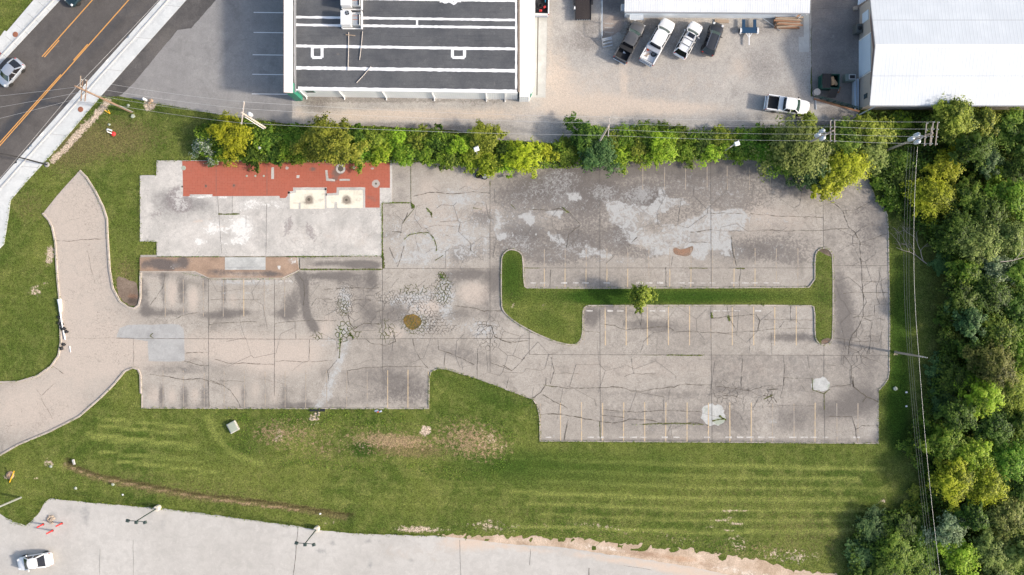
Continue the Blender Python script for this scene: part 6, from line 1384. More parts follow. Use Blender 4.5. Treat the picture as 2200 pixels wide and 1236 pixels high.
A6, B6, E6 = upole(1983, 767, 6.6, [(.1, .9, .0)], 'slim grey utility pole standing in the grass strip beside the woods', 'pole_wood', arm_dir=(1, -.2))
def wire(a, b, sag, label, group, r=.016, n=14, mat='wire'):
    pts = []
    for i in range(n + 1):
        t = i / n; p = Vector(a).lerp(Vector(b), t); p.z -= sag * 4 * t * (1 - t); pts.append(p)
    o = MB().tube(pts, r, n=5, cap=False).build('power_line', M[mat]); tag(o, label, 'power line', group)
def span(Ea, Eb, sag, label, group, idx=((0, 0), (1, 1), (2, 2), (3, 3)), r=.011):
    for i, j in idx: wire(Ea[i], Eb[j], sag, label, group, r)
span(E1[0], E2[0], 1.0, 'thin power line strung over the lawn between the brown pole and the pale pole', 'lines from brown pole to pale pole')
span(E2[0], E3[0], 1.2, 'power line strung over the western half of the hedge', 'lines over the west hedge', ((0, 0), (2, 2), (3, 3)), .014)
span(E3[0], E4[0], .8, 'power line strung over the eastern half of the hedge', 'lines over the east hedge', r=.010)
span(E4[0], E5[1], .4, 'power line between the two poles carrying three transformers each', 'lines between the transformer poles', r=.011)
far = [B6 + Vector((2.2 + .35 * k, -38, 7.5)) for k in range(4)]
for k in range(4):
    a = B5 + Vector((-1.7 + .36 * k, -1.2, 9.2)); b = B6 + Vector((-1.7 + .36 * k + (.55 if k == 3 else 0), 0, 6.4 - .2 * k))
    wire(a, b, 1.0, 'cable running down the grass strip from the corner pole to the slim grey pole', 'cables beside the woods, upper span', .010 if k < 3 else .014, mat='wire' if k == 3 else 'darkwire')
    wire(b, far[k], .8, 'cable running from the slim grey pole to the bottom edge beside the woods', 'cables beside the woods, lower span', .010 if k < 3 else .014, mat='wire' if k == 3 else 'darkwire')
# along the main road
dir_ = Vector((345, 387, 0)).normalized()
for k, (z, dx, dy) in enumerate(((12.3, .0, .0), (10.95, .9, 1.0))):
    c = B1 + Vector((dx, dy, z))
    wire(c, c + Vector((dir_.x, dir_.y, 0)) * 42 + Vector((0, 0, -.3)), .7, 'power line following the road up to the top edge', 'lines along the road, upper span', .014)
    wire(c, c - Vector((dir_.x, dir_.y, 0)) * 42 + Vector((0, 0, -.3)), .7, 'power line following the road down to the left edge', 'lines along the road, lower span', .014)
for k in range(3):
    c = B1 + Vector((0, -.6 + k * .6, 10.4)); wire(c, c + Vector((-30, -6.5 + k * 2.0, -1)), .8, 'faint service line crossing the road to the left edge', 'lines crossing the road', .012)
mb = MB(); mb.tube([B1 + Vector((.1, 0, 8)), B1 + Vector((3.1, -1.8, .05))], .02, n=5); mb.tube([B1 + Vector((2.3, -1.3, 1.8)), B1 + Vector((3.1, -1.8, .1))], .05, n=6)
# street lamp
b = P(101, 354); t = empty('street_lamp', b, 0, 'black curved street lamp standing at the edge of the pavement', 'street lamp')
MB().lathe([(.34, 0), (.34, .06), (.2, .09)], (0, 0, 0), 14).build('base', M['concrete'], t)
MB().tube([(0, 0, .05), (0, 0, 4.2), (-.05, .0, 5.6), (-.6, .08, 7.0), (-1.6, .2, 7.7), (-3.6, .4, 8.0)], .10, .05, n=8).build('pole', M['black'], t)
MB().box((-3.9, .44, 7.98), (.75, .3, .12), rz=-.1, bev=.04).build('lamp_head', M['black'], t)
# parking lamps of the south road
M['lampgreen'] = plain('dark_green_metal', (.05, .075, .07), .5, .2)
for px, py, tx, ty, w, lab in ((341, 1090, 288, 1116, 0, 'left three-headed lamp post on a white base by the south road'), (682, 1135, 650, 1163, 1, 'right three-headed lamp post on a white base by the south road')):
    b = P(px, py); t = empty('lamp_post', b, 0, lab, 'lamp post', 'lamp posts along the south road')
    MB().lathe([(.36, 0), (.36, .75), (.33, .8)], (0, 0, 0), 18).build('base', plain('pale_base', (.60, .56, .48), .8), t)
    MB().tube([(0, 0, .8), (0, 0, 6.0)], .085, .065, n=8).build('pole', M['lampgreen'], t)
    MB().tube([(-1.0, .08, 5.75), (-.9, .1, 6.0), (0, .1, 6.1), (.9, -.02, 6.0), (1.0, -.05, 5.8)], .045, n=6).build('arm', M['lampgreen'], t)
    for x, y in ((-1.05, .05), (0, -.15), (1.05, -.15)): 
        hd = MB().box((x, y, 5.85), (.42, .36, .26), rz=.25 * x, bev=.05).build('lamp_head', M['lampgreen'], t)
# floodlights on thin poles inside the hedge
for px, py, h, m, lab in ((1022, 321, 5.2, 'boxgrey', 'white square floodlight poking out of the hedge above the tyres'), (1581, 309, 6.0, 'boxgrey', 'white square floodlight on a grey arm above the eastern hedge')):
    b = base_of(px, py, h); t = empty('floodlight', b, 0, lab, 'floodlight')
    MB().tube([(0, 0, 0), (0, 0, h)], .07, n=8).build('pole', M['steel'], t)
    MB().bar((-.7 if px > 1500 else -.1, -.45 if px > 1500 else .3, h - .1), (.35, .4, h), .1).build('arm', M['pole_pale'], t)
    MB().box((.1, 0, h + .12), (.62, .52, .22), rz=.3, bev=.05).build('lamp_head', M['white_trim'], t)

# ------------------------------------------------------------------ things on the lawns
M['red_plastic'] = plain('red_plastic', (.68, .04, .04), .5)
for (px, py, lab) in ((93, 1126.5, 'left of the three red bollards near the rubble'), (133, 1124.5, 'right of the three red bollards, beside the rubble'), (113, 1140, 'front of the three red bollards, nearest the white sedan')):
    t = empty('bollard', P(px, py), 0, lab, 'bollard', 'three red bollards on the south road')
    mb = MB().lathe([(.10, .0), (.10, 1.22), (.08, 1.28), (.0, 1.3)], (0, 0, 0), 14); mb.build('post', M['red_plastic'], t)
    MB().lathe([(.17, 0), (.17, .03), (.1, .05)], (0, 0, 0), 14).build('base', M['black'], t)
def rock(mb, c, r, sq=.6, seed=0):
    bm = bmesh.new(); bmesh.ops.create_icosphere(bm, subdivisions=2, radius=1)
    for v in bm.verts:
        n = noise.noise(v.co * 1.6 + Vector((seed, 0, 0))) * .5 + noise.noise(v.co * 4 + Vector((seed, 3, 0))) * .15
        v.co *= 1 + n
    bm.verts.ensure_lookup_table()
    mb.add([(c[0] + v.co.x * r, c[1] + v.co.y * r * .85, c[2] + v.co.z * r * sq) for v in bm.verts], [[v.index for v in f.verts] for f in bm.faces]); bm.free()
t = empty('rubble_pile', P(112, 1115), 0, 'small pile of pale rubble between the red bollards', 'rubble')
for k in range(16):
    a = rng.uniform(0, 6.28); r = rng.uniform(0, .62); mb = MB(); rock(mb, (r * math.cos(a), r * math.sin(a) * .8, .08), rng.uniform(.1, .24), .6, k); mb.build('stone', plain('rubble_stone', (.40, .33, .26), .9, var=.3) if k == 0 else bpy.data.materials['rubble_stone'], t)
# parked-lot litter and fittings
t = empty('concrete_box', P(502, 917), R(28), 'square concrete inlet box standing askew on the rough grass', 'concrete box')
MB().box((0, 0, .2), (1.2, 1.35, .4), bev=.04).build('box', M['slab'], t); MB().box((.03, .02, .44), (1.05, 1.2, .07), bev=.02).build('lid', M['palepatch'], t)
set_wear_objs = [o for o in t.children]
mb = MB(); mb.lathe([(.0, .02), (.25, .02), (.27, .1), (.5, .1), (.52, .0)], P(22, 1021), 20); thing(mb, 'drain_ring', 'sand', 'round brown drain ring in the lawn near the left edge', 'drain')
mb = MB(); mb.tube([(*W(40, 1009), .9), (*W(21, 1036), .05)], .07, n=8); thing(mb, 'marker_post', plain('yellow_plastic', (.75, .42, .02), .5), 'slanting yellow marker post on the lawn near the left edge', 'marker post')
t = empty('sign_post', P(45, 1069), 0, 'tall white post rising from the lawn at the lower left edge', 'post'); MB().tube([(0, 0, 0), (0, 0, 6.5)], .13, .12, n=10).build('post', M['boxgrey'], t); MB().box((0, 0, 7.2), (1.9, .25, 1.4), bev=.05).build('sign_panel', M['white_trim'], t)
t = empty('utility_pedestal', P(315, 216), 0, 'white capped utility pedestal at the edge of the forecourt', 'utility box')
MB().box((0, 0, .4), (.26, .26, .8), bev=.06).build('cabinet', M['white_trim'], t); MB().lathe([(.17, .78), (.17, .9), (.1, .98), (.02, 1.0)], (0, 0, 0), 12).build('cap', M['white_trim'], t)
mb = MB(); rock(mb, (*W(325, 217), .12), .28, .6, 3); rock(mb, (*W(321, 222), .1), .2, .6, 5); thing(mb, 'stones', 'sand', 'tan stones beside the white utility pedestal', 'stones')
t = empty('marker_sign', P(243, 288), 0, 'short white marker with a round red top lying over the lawn', 'marker')
MB().tube([(0, 0, 0), (-.3, .12, .9)], .06, n=8).build('post', M['white_trim'], t)
mb = MB(); mb.lathe([(.0, .24), (.18, .22), (.30, .1), (.32, .0), (.0, .0)], (0.05, 0, .02), 14); mb.build('red_top', M['red_plastic'], t)
mb = MB(); mb.bar((*W(232, 278), .08), (*W(241, 281), .1), .2, .15); thing(mb, 'white_tube', 'white_trim', 'short pale tube on the lawn just left of the red marker', 'tube')
mb = MB(); mb.tube([(*W(229, 239), .5), (*W(237, 245), .05)], .045, n=6); mb.tube([(*W(237, 239), .5), (*W(237, 245), .05)], .045, n=6); thing(mb, 'guy_guard', bpy.data.materials['yellow_plastic'], 'yellow guy wire guard below the brown utility pole', 'guard')
for x, y, lab in ((173.5, 235.5, 'round rusty manhole cover in the pavement below the brown pole'), (33.5, 74.5, 'round rusty manhole cover in the pavement at the upper left')):
    mb = MB(); mb.lathe([(.0, .075), (.06, .076), (.30, .075), (.34, .07), (.36, .055)], (*W(x, y), 0), 24); thing(mb, 'manhole_cover', plain('manhole_rust', (.30, .12, .07), .8, var=.3, scale=6.) if x > 100 else bpy.data.materials['manhole_rust'], lab, 'manhole cover')
# tyres at the hedge
for x, y, lab in ((1028.5, 377, 'black empty tyre lying at the foot of the hedge, left of the pair'), (1041.5, 379.5, 'tyre filled with pale grit at the foot of the hedge, right of the pair')):
    t = empty('old_tyre', P(x, y, 0) + Vector((0, 0, .03)), 0, lab, 'tyre', 'two tyres at the foot of the hedge')
    mb = MB(); prof = [(.30 + .13 * math.cos(a), .12 + .11 * math.sin(a)) for a in [k * math.pi / 5 for k in range(11)]]; mb.lathe(prof, (0, 0, 0), 22); mb.build('rubber', M['tyre'], t)
    mb = MB(); mb.lathe([(.22, .06), (.0, .07)], (0, 0, 0), 16); mb.build('filling', M['dark'] if x < 1035 else M['palepatch'], t)
    if x > 1035: MB().lathe([(.31, .225), (.27, .235), (.24, .22)], (0, 0, 0), 22).build('pale_rim', M['boxgrey'], t)
# broken light pole and black debris on the west kerb
t = empty('broken_sign', P(132, 690), 0, 'broken white and black pole pieces lying along the kerb of the drive', 'debris')
def lw_(x, y): v = Vector((*W(x, y), 0)) - t.location; return (v.x, v.y)
MB().tube([(*lw_(129, 643), .2), (*lw_(131, 655), .22), (*lw_(132, 670), .2)], .26, .18, n=9).build('white_shell', M['white_trim'], t)
MB().tube([(*lw_(131, 668), .2), (*lw_(134, 690), .2), (*lw_(138, 715), .12), (*lw_(141, 730), .1)], .09, n=7).build('white_tube', M['white_trim'], t)
for k, (x, y, r) in enumerate(((129, 682, .25), (133, 697, .32), (137, 706, .3), (144, 713, .26), (134, 748, .3), (138, 740, .24), (128, 694, .2))):
    mb = MB(); mb.add([(lw_(x, y)[0] + r * math.cos(a) * rng.uniform(.6, 1.5), lw_(x, y)[1] + r * math.sin(a) * rng.uniform(.6, 1.4), .12 + .12 * (i % 2)) for i, a in enumerate([q * 6.283 / 7 for q in range(7)])] + [(lw_(x, y)[0], lw_(x, y)[1], .3)], [[i, (i + 1) % 7, 7] for i in range(7)]); mb.build('dark_shard', M['black'], t)
mb = MB(); mb.tube([(*lw_(150, 744), .05), (*lw_(152, 757), .05)], .06, n=6); mb.build('white_strip', M['white_trim'], t)
# litter
mb = MB(); x, y = W(812, 883)
mb.add([(x - .5, y, .05), (x - .1, y + .2, .12), (x + .15, y - .05, .15), (x - .2, y - .2, .06)], [[0, 3, 2, 1]]); mb.add([(x - .5, y, .01), (x - .1, y + .2, .01), (x + .15, y - .05, .01), (x - .2, y - .2, .01)], [[0, 1, 2, 3]]); mb.box((x + .35, y - .05, .08), (.35, .2, .1), rz=.3, bev=.03)
thing(mb, 'litter', plain('blue_white_litter', (.45, .50, .62), .6, var=.5, scale=6.), 'blue and white litter in the grass just below the lower parking row', 'litter')
mb = MB(); mb.box((x + .02, y - .12, .16), (.2, .12, .06), rz=.6); thing(mb, 'litter', 'orange', 'orange scrap lying on the blue and white litter', 'litter')
for (x, y, s, lab) in ((110, 1002, .22, 'white scrap by the ditch head at the left of the lawn'), (243, 1041, .2, 'white scrap left of the dry ditch above the south road'), (163, 1049, .2, 'white scrap on the lawn above the cut corner of the south road'), (688, 1104, .13, 'tiny white scrap at the right end of the dry ditch'), (264, 1063, .13, 'small white scrap between ditch and left lamp post'), (1175, 306, .22, 'blue-white bag caught at the upper edge of the hedge'), (1185, 307, .15, 'small white bag beside the blue-white one at the hedge'), (572, 326, .2, 'white scrap caught in the western hedge'), (1923, 835, .3, 'pale grey rock in the grass strip right of the car park corner'), (1947, 843, .15, 'small tan stone in the grass strip near the grey rock'), (1947, 873, .14, 'lowest small stone in the grass strip near the cables'), (231, 279, .15, 'white chip left of the tube near the red marker'), (235, 268, .18, 'pinkish chip above the red marker'), (276, 227, .2, 'white bottle in the grass beside the brown pole foot'), (286, 250, .28, 'white stone at the foot of the brown pole')):
    mb = MB(); rock(mb, (*W(x, y), s * .3 if (x, y) != (572, 326) else 2.6), s, .5, x); thing(mb, 'scrap' if s < .25 else 'stone', 'palepatch' if s > .16 else 'white_trim', lab, 'litter' if s < .25 else 'stone')
mb = MB(); rr_ = random.Random(4)
t = empty('drain_grate', P(672, 882), 0, 'dark kerb drain with spilled rubble at the foot of the pale streak', 'drain'); 
MB().box((.6, .05, .04), (2.0, .35, .1)).build('grate', M['dark'], t)
for k in range(14): mb = MB(); rock(mb, (rr_.uniform(-.6, .9), rr_.uniform(-1.2, -.1), .05), rr_.uniform(.07, .18), .6, k); mb.build('stone', bpy.data.materials['rubble_stone'], t)
mb = MB(); mb.bar((*W(158, 987), .12), (*W(161, 998), .12), .22, .2); thing(mb, 'culvert_end', 'slab', 'short grey culvert end at the head of the dry ditch', 'culvert')
# dead branches in the grass strip
def branch(name, px, py, L_, ang, label, m, seed, z=.15):
    r = random.Random(seed); t = empty(name, P(px, py) + Vector((0, 0, z)), R(ang), label, 'branch')
    mb = MB()
    def go(p, a, l, rad, d):
        pts = [p]; q = Vector(p)
        for i in range(5):
            a += r.uniform(-.25, .25); q = q + Vector((math.cos(a), math.sin(a), r.uniform(-.06, .1))) * l / 5; pts.append(tuple(q))
            if d < 3 and i > 0 and r.random() < .8: go(tuple(q), a + r.choice([-1, 1]) * r.uniform(.35, .8), l * .55, rad * .55, d + 1)
        mb.tube(pts, rad, rad * .4, n=5, cap=False)
    go((0, 0, 0), 0, L_, .055, 0)
    mb.build('wood', M[m], t); return t
M['deadwood'] = plain('bleached_wood', (.42, .35, .31), .9, var=.3)
branch('dead_branch', 1990, 567, 4.6, 152, 'long bleached dead branch lying across the grass strip under the cables', 'deadwood', 3)
branch('dead_branch', 1982, 560, 3.2, 120, 'shorter dead branch with fine twigs beside the long bleached branch', 'deadwood', 8)

# ------------------------------------------------------------------ vegetation
def foliage(name, a, b, c, tr=.42):
    t = NT(name)
    at = t.n('ShaderNodeAttribute', attribute_name='tone'); sp = t.n('ShaderNodeSeparateColor', i_0=at.outputs['Color'])
    oi = t.n('ShaderNodeObjectInfo')
    f = t.math('ADD', t.math('MULTIPLY', sp.outputs[0], .6), t.math('MULTIPLY', sp.outputs[1], .6))
    co = t.mix(t.ramp(f, .25, .85), tuple(x * .75 for x in a), b)
    co = t.mix(t.math('MULTIPLY', t.ramp(sp.outputs[2], .55, 1.), .75), co, c)
    hs = t.n('ShaderNodeHueSaturation', i_Color=co); t.set(hs.inputs['Hue'], t.math('ADD', t.math('MULTIPLY', oi.outputs['Random'], .03), .485)); t.set(hs.inputs['Value'], t.math('ADD', t.math('MULTIPLY', oi.outputs['Random'], .45), .95))
    co = hs.outputs[0]
    t.out(co, .55, spec=.25)
    tl = t.n('ShaderNodeBsdfTranslucent', i_Color=co); ms_ = t.n('ShaderNodeMixShader', i_0=tr)
    t.t.links.new(t.b.outputs[0], ms_.inputs[1]); t.t.links.new(tl.outputs[0], ms_.inputs[2])
    t.t.links.new(ms_.outputs[0], t.t.nodes['Material Output'].inputs[0])
    return t.m
FO = {
    'yellow': foliage('yellow_foliage', (.12, .17, .010), (.44, .50, .03), (.60, .62, .06)),
    'lime': foliage('lime_foliage', (0.105, 0.189, 0.0105), (0.324, 0.4725, 0.0338), (0.5, 0.575, 0.0688)),
    'fresh': foliage('fresh_green_foliage', (0.0525, 0.126, 0.0105), (0.189, 0.351, 0.0324), (0.35, 0.4625, 0.0562)),
    'mid': foliage('mid_green_foliage', (.03, .08, .01), (.16, .255, .03), (.33, .40, .06)),
    'olive': foliage('olive_foliage', (.055, .10, .012), (.28, .34, .042), (.48, .50, .08)),
    'dark': foliage('dark_green_foliage', (.018, .052, .008), (.09, .165, .022), (.20, .29, .04)),
    'blue': foliage('blue_green_foliage', (.024, .062, .02), (.09, .17, .055), (.19, .28, .09)),
    'ash': foliage('ash_green_foliage', (.06, .10, .02), (.25, .32, .075), (.40, .46, .13)),
    'silver': foliage('silver_foliage', (.07, .12, .05), (.25, .33, .16), (.40, .47, .28)),
    'brown': foliage('brownish_foliage', (.055, .08, .015), (.20, .24, .05), (.33, .34, .09)),
    'flower': foliage('white_flowered_foliage', (.06, .12, .035), (.14, .20, .08), (.75, .76, .70)),
}
M['bark'] = plain('bark', (.12, .09, .07), .95, var=.35, scale=4.)
def leaf_mesh(name, cen, nor, size, tone, aspect=.62):
    n = len(cen)
    up = nr.normal(size=(n, 3)); nor = nor / np.linalg.norm(nor, axis=1, keepdims=True)
    t1 = np.cross(nor, up); t1 /= np.linalg.norm(t1, axis=1, keepdims=True) + 1e-9
    t2 = np.cross(nor, t1)
    s = size[:, None]
    fold = nor * s * .18
    V = np.stack([cen - t1 * s, cen - t2 * s * aspect + fold, cen + t1 * s, cen + t2 * s * aspect + fold], 1).reshape(-1, 3)
    F = np.arange(n * 4).reshape(n, 4)
    me = np_mesh(name, V, F)
    C = np.repeat(np.concatenate([tone, np.ones((n, 1))], 1), 4, axis=0).astype(np.float32)
    at = me.color_attributes.new('tone', 'FLOAT_COLOR', 'POINT'); at.data.foreach_set('color', C.ravel())
    return me
def crown_mesh(name, seed, Rr, Hz, zc, ncl, per, leaf, spiky=0., spread=1.):
    r = np.random.RandomState(seed)
    cen = []; nor = []; ton = []; siz = []
    # irregular outline: the reach differs with direction
    ph = r.uniform(0, 6.28, 4)
    for i in range(ncl):
        a = r.uniform(0, 6.28); reach = 1 + .22 * math.sin(2 * a + ph[0]) + .19 * math.sin(3 * a + ph[1]) + .14 * math.sin(5 * a + ph[2])
        u = r.uniform() ** .55
        el = r.uniform(-.15, 1) * math.pi / 2
        rad = u * math.cos(max(el * .75, 0)) if i % 3 else u * .55
        x, y = math.cos(a) * Rr * .80 * reach * rad, math.sin(a) * Rr * .80 * reach * rad
        z = zc + Hz * math.sqrt(max(0.0, 1 - min(1, rad) ** 2)) * r.uniform(.2, 1.0) - Hz * .15
        rc = Rr * r.uniform(.14, .36) * spread
        out = np.array([x, y, .9 * Rr]); out /= np.linalg.norm(out)
        k = int(per * r.uniform(.6, 1.4))
        d = r.normal(size=(k, 3)); d /= np.linalg.norm(d, axis=1, keepdims=True)
        d[:, 2] = np.where(d[:, 2] < -.25, -d[:, 2], d[:, 2])
        # twigs: leaves gather along a few sprays inside the clump
        ns = r.randint(5, 9); sp = r.normal(size=(ns, 3)); sp /= np.linalg.norm(sp, axis=1, keepdims=True); sp[:, 2] = np.abs(sp[:, 2]) * .8
        w = sp[r.randint(0, ns, k)]
        q = w * r.uniform(.3, 1.25 + spiky, (k, 1)) + d * .34
        p = np.array([x, y, z]) + q * np.array([rc, rc, rc * .75])
        cen.append(p)
        nn = w * .5 + d * .55 + out * .5 + np.array([0, 0, .45])
        nor.append(nn)
        ton.append(np.stack([r.uniform(size=k), np.full(k, r.uniform()), r.uniform(size=k)], 1))
        siz.append(leaf * r.uniform(.6, 1.25, k))
    return leaf_mesh(name, np.vstack(cen), np.vstack(nor), np.concatenate(siz), np.vstack(ton))
def trunk_mb(h, Rr, seed, stems=1):
    r = random.Random(seed); mb = MB()
    for s in range(stems):
        bx, by = (r.uniform(-.3, .3), r.uniform(-.3, .3)) if stems > 1 else (0, 0)
        r0 = .05 * Rr + .05 if stems == 1 else .05
        top = Vector((bx * 2 + r.uniform(-.2, .2), by * 2 + r.uniform(-.2, .2), h * .75))
        pts = [Vector((bx, by, -.05)), Vector((bx * 1.4, by * 1.4, h * .35)), top]
        mb.tube(pts, r0, r0 * .5, n=7)
        for k in range(4 if stems == 1 else 2):
            a = r.uniform(0, 6.28); st = pts[1].lerp(top, r.uniform(.2, .9))
            en = st + Vector((math.cos(a) * Rr * .6, math.sin(a) * Rr * .6, h * .22)); mb.tube([st, (st + en) / 2 + Vector((0, 0, .15)), en], r0 * .45, r0 * .15, n=5)
    return mb
PROTO = {}
def proto(size, var):
    key = (size, var)
    if key in PROTO: return PROTO[key]
    if size == 's': Rr, Hz, zc, ncl, per, lf_ = 1.9, 1.5, .95, 24, 150, .115
    elif size == 'm': Rr, Hz, zc, ncl, per, lf_ = 2.8, 2.6, 2.2, 36, 210, .125
    else: Rr, Hz, zc, ncl, per, lf_ = 3.7, 3.6, 3.2, 56, 240, .135
    cm = crown_mesh('crown', hash_(size, var), Rr, Hz, zc, ncl, per, lf_, spiky=(.5 if var % 2 else 0.))
    cm.materials.append(FO['mid'])
    tm_ = trunk_mb(zc + Hz * .3, Rr, var, 1 if size != 's' else 4)
    me = bpy.data.meshes.new('trunk'); me.from_pydata(tm_.v, [], tm_.f); me.materials.append(M['bark'])
    PROTO[key] = (Rr, zc + Hz * .7, cm, me); return PROTO[key]
def hash_(s, v): return {'s': 100, 'm': 200, 'b': 300}[s] + v
NV = {'s': 7, 'm': 6, 'b': 5}
vcount = [0]
def plant(px, py, rpx, fol, label, group, h=None, size=None, flat=.85):
    r = rpx / S
    size = size or ('s' if rpx < 37 else 'm' if rpx < 50 else 'b')
    v = vcount[0] % NV[size]; vcount[0] += 1
    Rr, ht, cm, tm_ = proto(size, v)
    k = r / Rr / .93
    kz = k * (h / (ht * k) if h else flat)
    z = ht * kz * .75
    b = base_of(px, py, z)
    shrub = size == 's'
    t = empty('shrub' if shrub else 'tree', (b.x, b.y, 0), rng.uniform(0, 6.28), label, 'shrub' if shrub else 'tree', group)
    t.scale = (k, k * rng.uniform(.9, 1.1), kz)
    o = bpy.data.objects.new('crown', cm); col.objects.link(o); o.parent = t
    o.material_slots[0].link = 'OBJECT'; o.material_slots[0].material = FO[fol]
    o2 = bpy.data.objects.new('trunk' if not shrub else 'stems', tm_); col.objects.link(o2); o2.parent = t
    return t
HG = 'shrubs and trees of the long hedge'
HEDGE = [
    (438, 312, 25, 'flower', 'white-flowered shrub at the western tip of the hedge'), (495, 292, 37, 'yellow', 'yellow round shrub under the pale utility pole'), (455, 340, 20, 'flower', 'small white-flowered shrub touching the corner of the red tiles', ),
    (474, 334, 22, 'fresh', 'small fresh green shrub between the white-flowered ones and the yellow one'), (540, 290, 26, 'dark', 'dark shrub just right of the yellow round shrub'), (545, 330, 28, 'dark', 'dark shrub above the red tiles below the pale pole'), (583, 300, 30, 'mid', 'mid green shrub at the upper hedge edge right of the pale pole'), (590, 335, 25, 'dark', 'dark shrub overhanging the tiles beside the narrow white scar'),
    (635, 305, 30, 'fresh', 'fresh green shrub left of the large feathery hedge tree'), (640, 335, 22, 'mid', 'low mid green shrub over the tiles left of the feathery tree'), (702, 308, 54, 'olive', 'large feathery olive tree overhanging the red tiles'), (765, 300, 30, 'dark', 'dark shrub right of the feathery tree'), (775, 332, 27, 'fresh', 'fresh shrub over the tiles above the round drain'),
    (805, 300, 27, 'olive', 'olive shrub on the yard side right of the feathery tree'), (820, 330, 30, 'lime', 'yellow-green shrub above the right end of the tiles'), (852, 302, 26, 'lime', 'yellow-green shrub on the yard side above the slab corner'), (868, 330, 28, 'fresh', 'fresh shrub above the upper right slab corner'), (895, 305, 28, 'olive', 'olive shrub by the gravel, left of the floodlight'),
    (915, 335, 28, 'fresh', 'fresh shrub over the car park above the first joint'), (940, 308, 28, 'dark', 'dark shrub by the gravel edge left of the white floodlight'), (960, 338, 26, 'mid', 'mid green shrub over the car park left of the floodlight'), (990, 312, 30, 'lime', 'lime shrub just left of the white floodlight'), (1045, 298, 36, 'olive', 'olive shrub bulging into the gravel right of the floodlight'), (1010, 345, 28, 'lime', 'lime shrub below the white floodlight'),
    (1046, 345, 30, 'lime', 'bright shrub right above the pair of tyres'), (1085, 325, 26, 'dark', 'dark shrub between the tyre shrub and the yellow pair'), (1088, 352, 22, 'lime', 'small lime shrub at the lower edge right of the tyres'), (1130, 335, 33, 'yellow', 'left one of the two yellow-green shrubs over the cracked lot'), (1172, 330, 28, 'yellow', 'right one of the two yellow-green shrubs over the cracked lot'),
    (1215, 325, 28, 'mid', 'mid green shrub left of the big dark hedge tree'), (1255, 295, 38, 'dark', 'big dark tree left of the mid-hedge utility pole'), (1285, 335, 34, 'blue', 'blue-green shrub hanging lowest below the mid-hedge pole'), (1310, 305, 28, 'mid', 'mid green shrub right at the mid-hedge pole'), (1335, 335, 27, 'lime', 'lime shrub above the pale streak in the lot'), (1342, 295, 27, 'fresh', 'fresh shrub on the yard side right of the mid-hedge pole'),
    (1372, 325, 27, 'olive', 'olive shrub over the lot, second right of the mid-hedge pole'), (1385, 290, 28, 'mid', 'mid green shrub touching the gravel below the white pickup row'), (1420, 318, 32, 'lime', 'bright lime shrub in the eastern hedge'), (1425, 280, 20, 'fresh', 'small fresh shrub at the gravel edge of the eastern hedge'), (1455, 290, 27, 'mid', 'mid green shrub over the yard edge right of the bright lime one'), (1475, 325, 27, 'fresh', 'fresh shrub at the lower edge right of the bright lime one'),
    (1505, 305, 27, 'dark', 'dark shrub in the eastern hedge before the long joint'), (1530, 330, 27, 'lime', 'lime shrub above the long vertical joint'), (1553, 300, 28, 'olive', 'olive shrub left of the eastern floodlight'), (1590, 328, 28, 'mid', 'mid green shrub just below the eastern floodlight'), (1612, 300, 28, 'fresh', 'fresh shrub right of the eastern floodlight'), (1640, 330, 30, 'fresh', 'fresh shrub left of the large ash tree'), (1655, 298, 26, 'mid', 'mid green shrub on the yard side left of the large ash tree'),
    (1715, 318, 58, 'ash', 'large ash-green tree below the parked white pickup'), (1738, 262, 24, 'olive', 'small olive tree crown against the nose of the white pickup'), (1690, 350, 34, 'mid', 'mid green shrub at the lower left of the large ash tree'), (1745, 370, 38, 'blue', 'blue-green tree between the ash tree and the yellow tree'), (1790, 335, 36, 'dark', 'dark tree below the western transformer pole'),
    (1812, 360, 43, 'yellow', 'upper lobe of yellow trees reaching over the car park'), (1775, 392, 42, 'yellow', 'lower yellow tree reaching farthest over the car park'), (1822, 300, 38, 'mid', 'mid green tree right of the western transformer pole'), (1865, 285, 40, 'olive', 'olive tree between the two transformer poles'), (1870, 325, 34, 'ash', 'ash-green shrub below the wires between the transformer poles')]
for it in HEDGE: plant(it[0], it[1], it[2] * 1.17, *it[3:], group=HG, flat=.6)
FG = 'trees and bushes of the eastern wood'
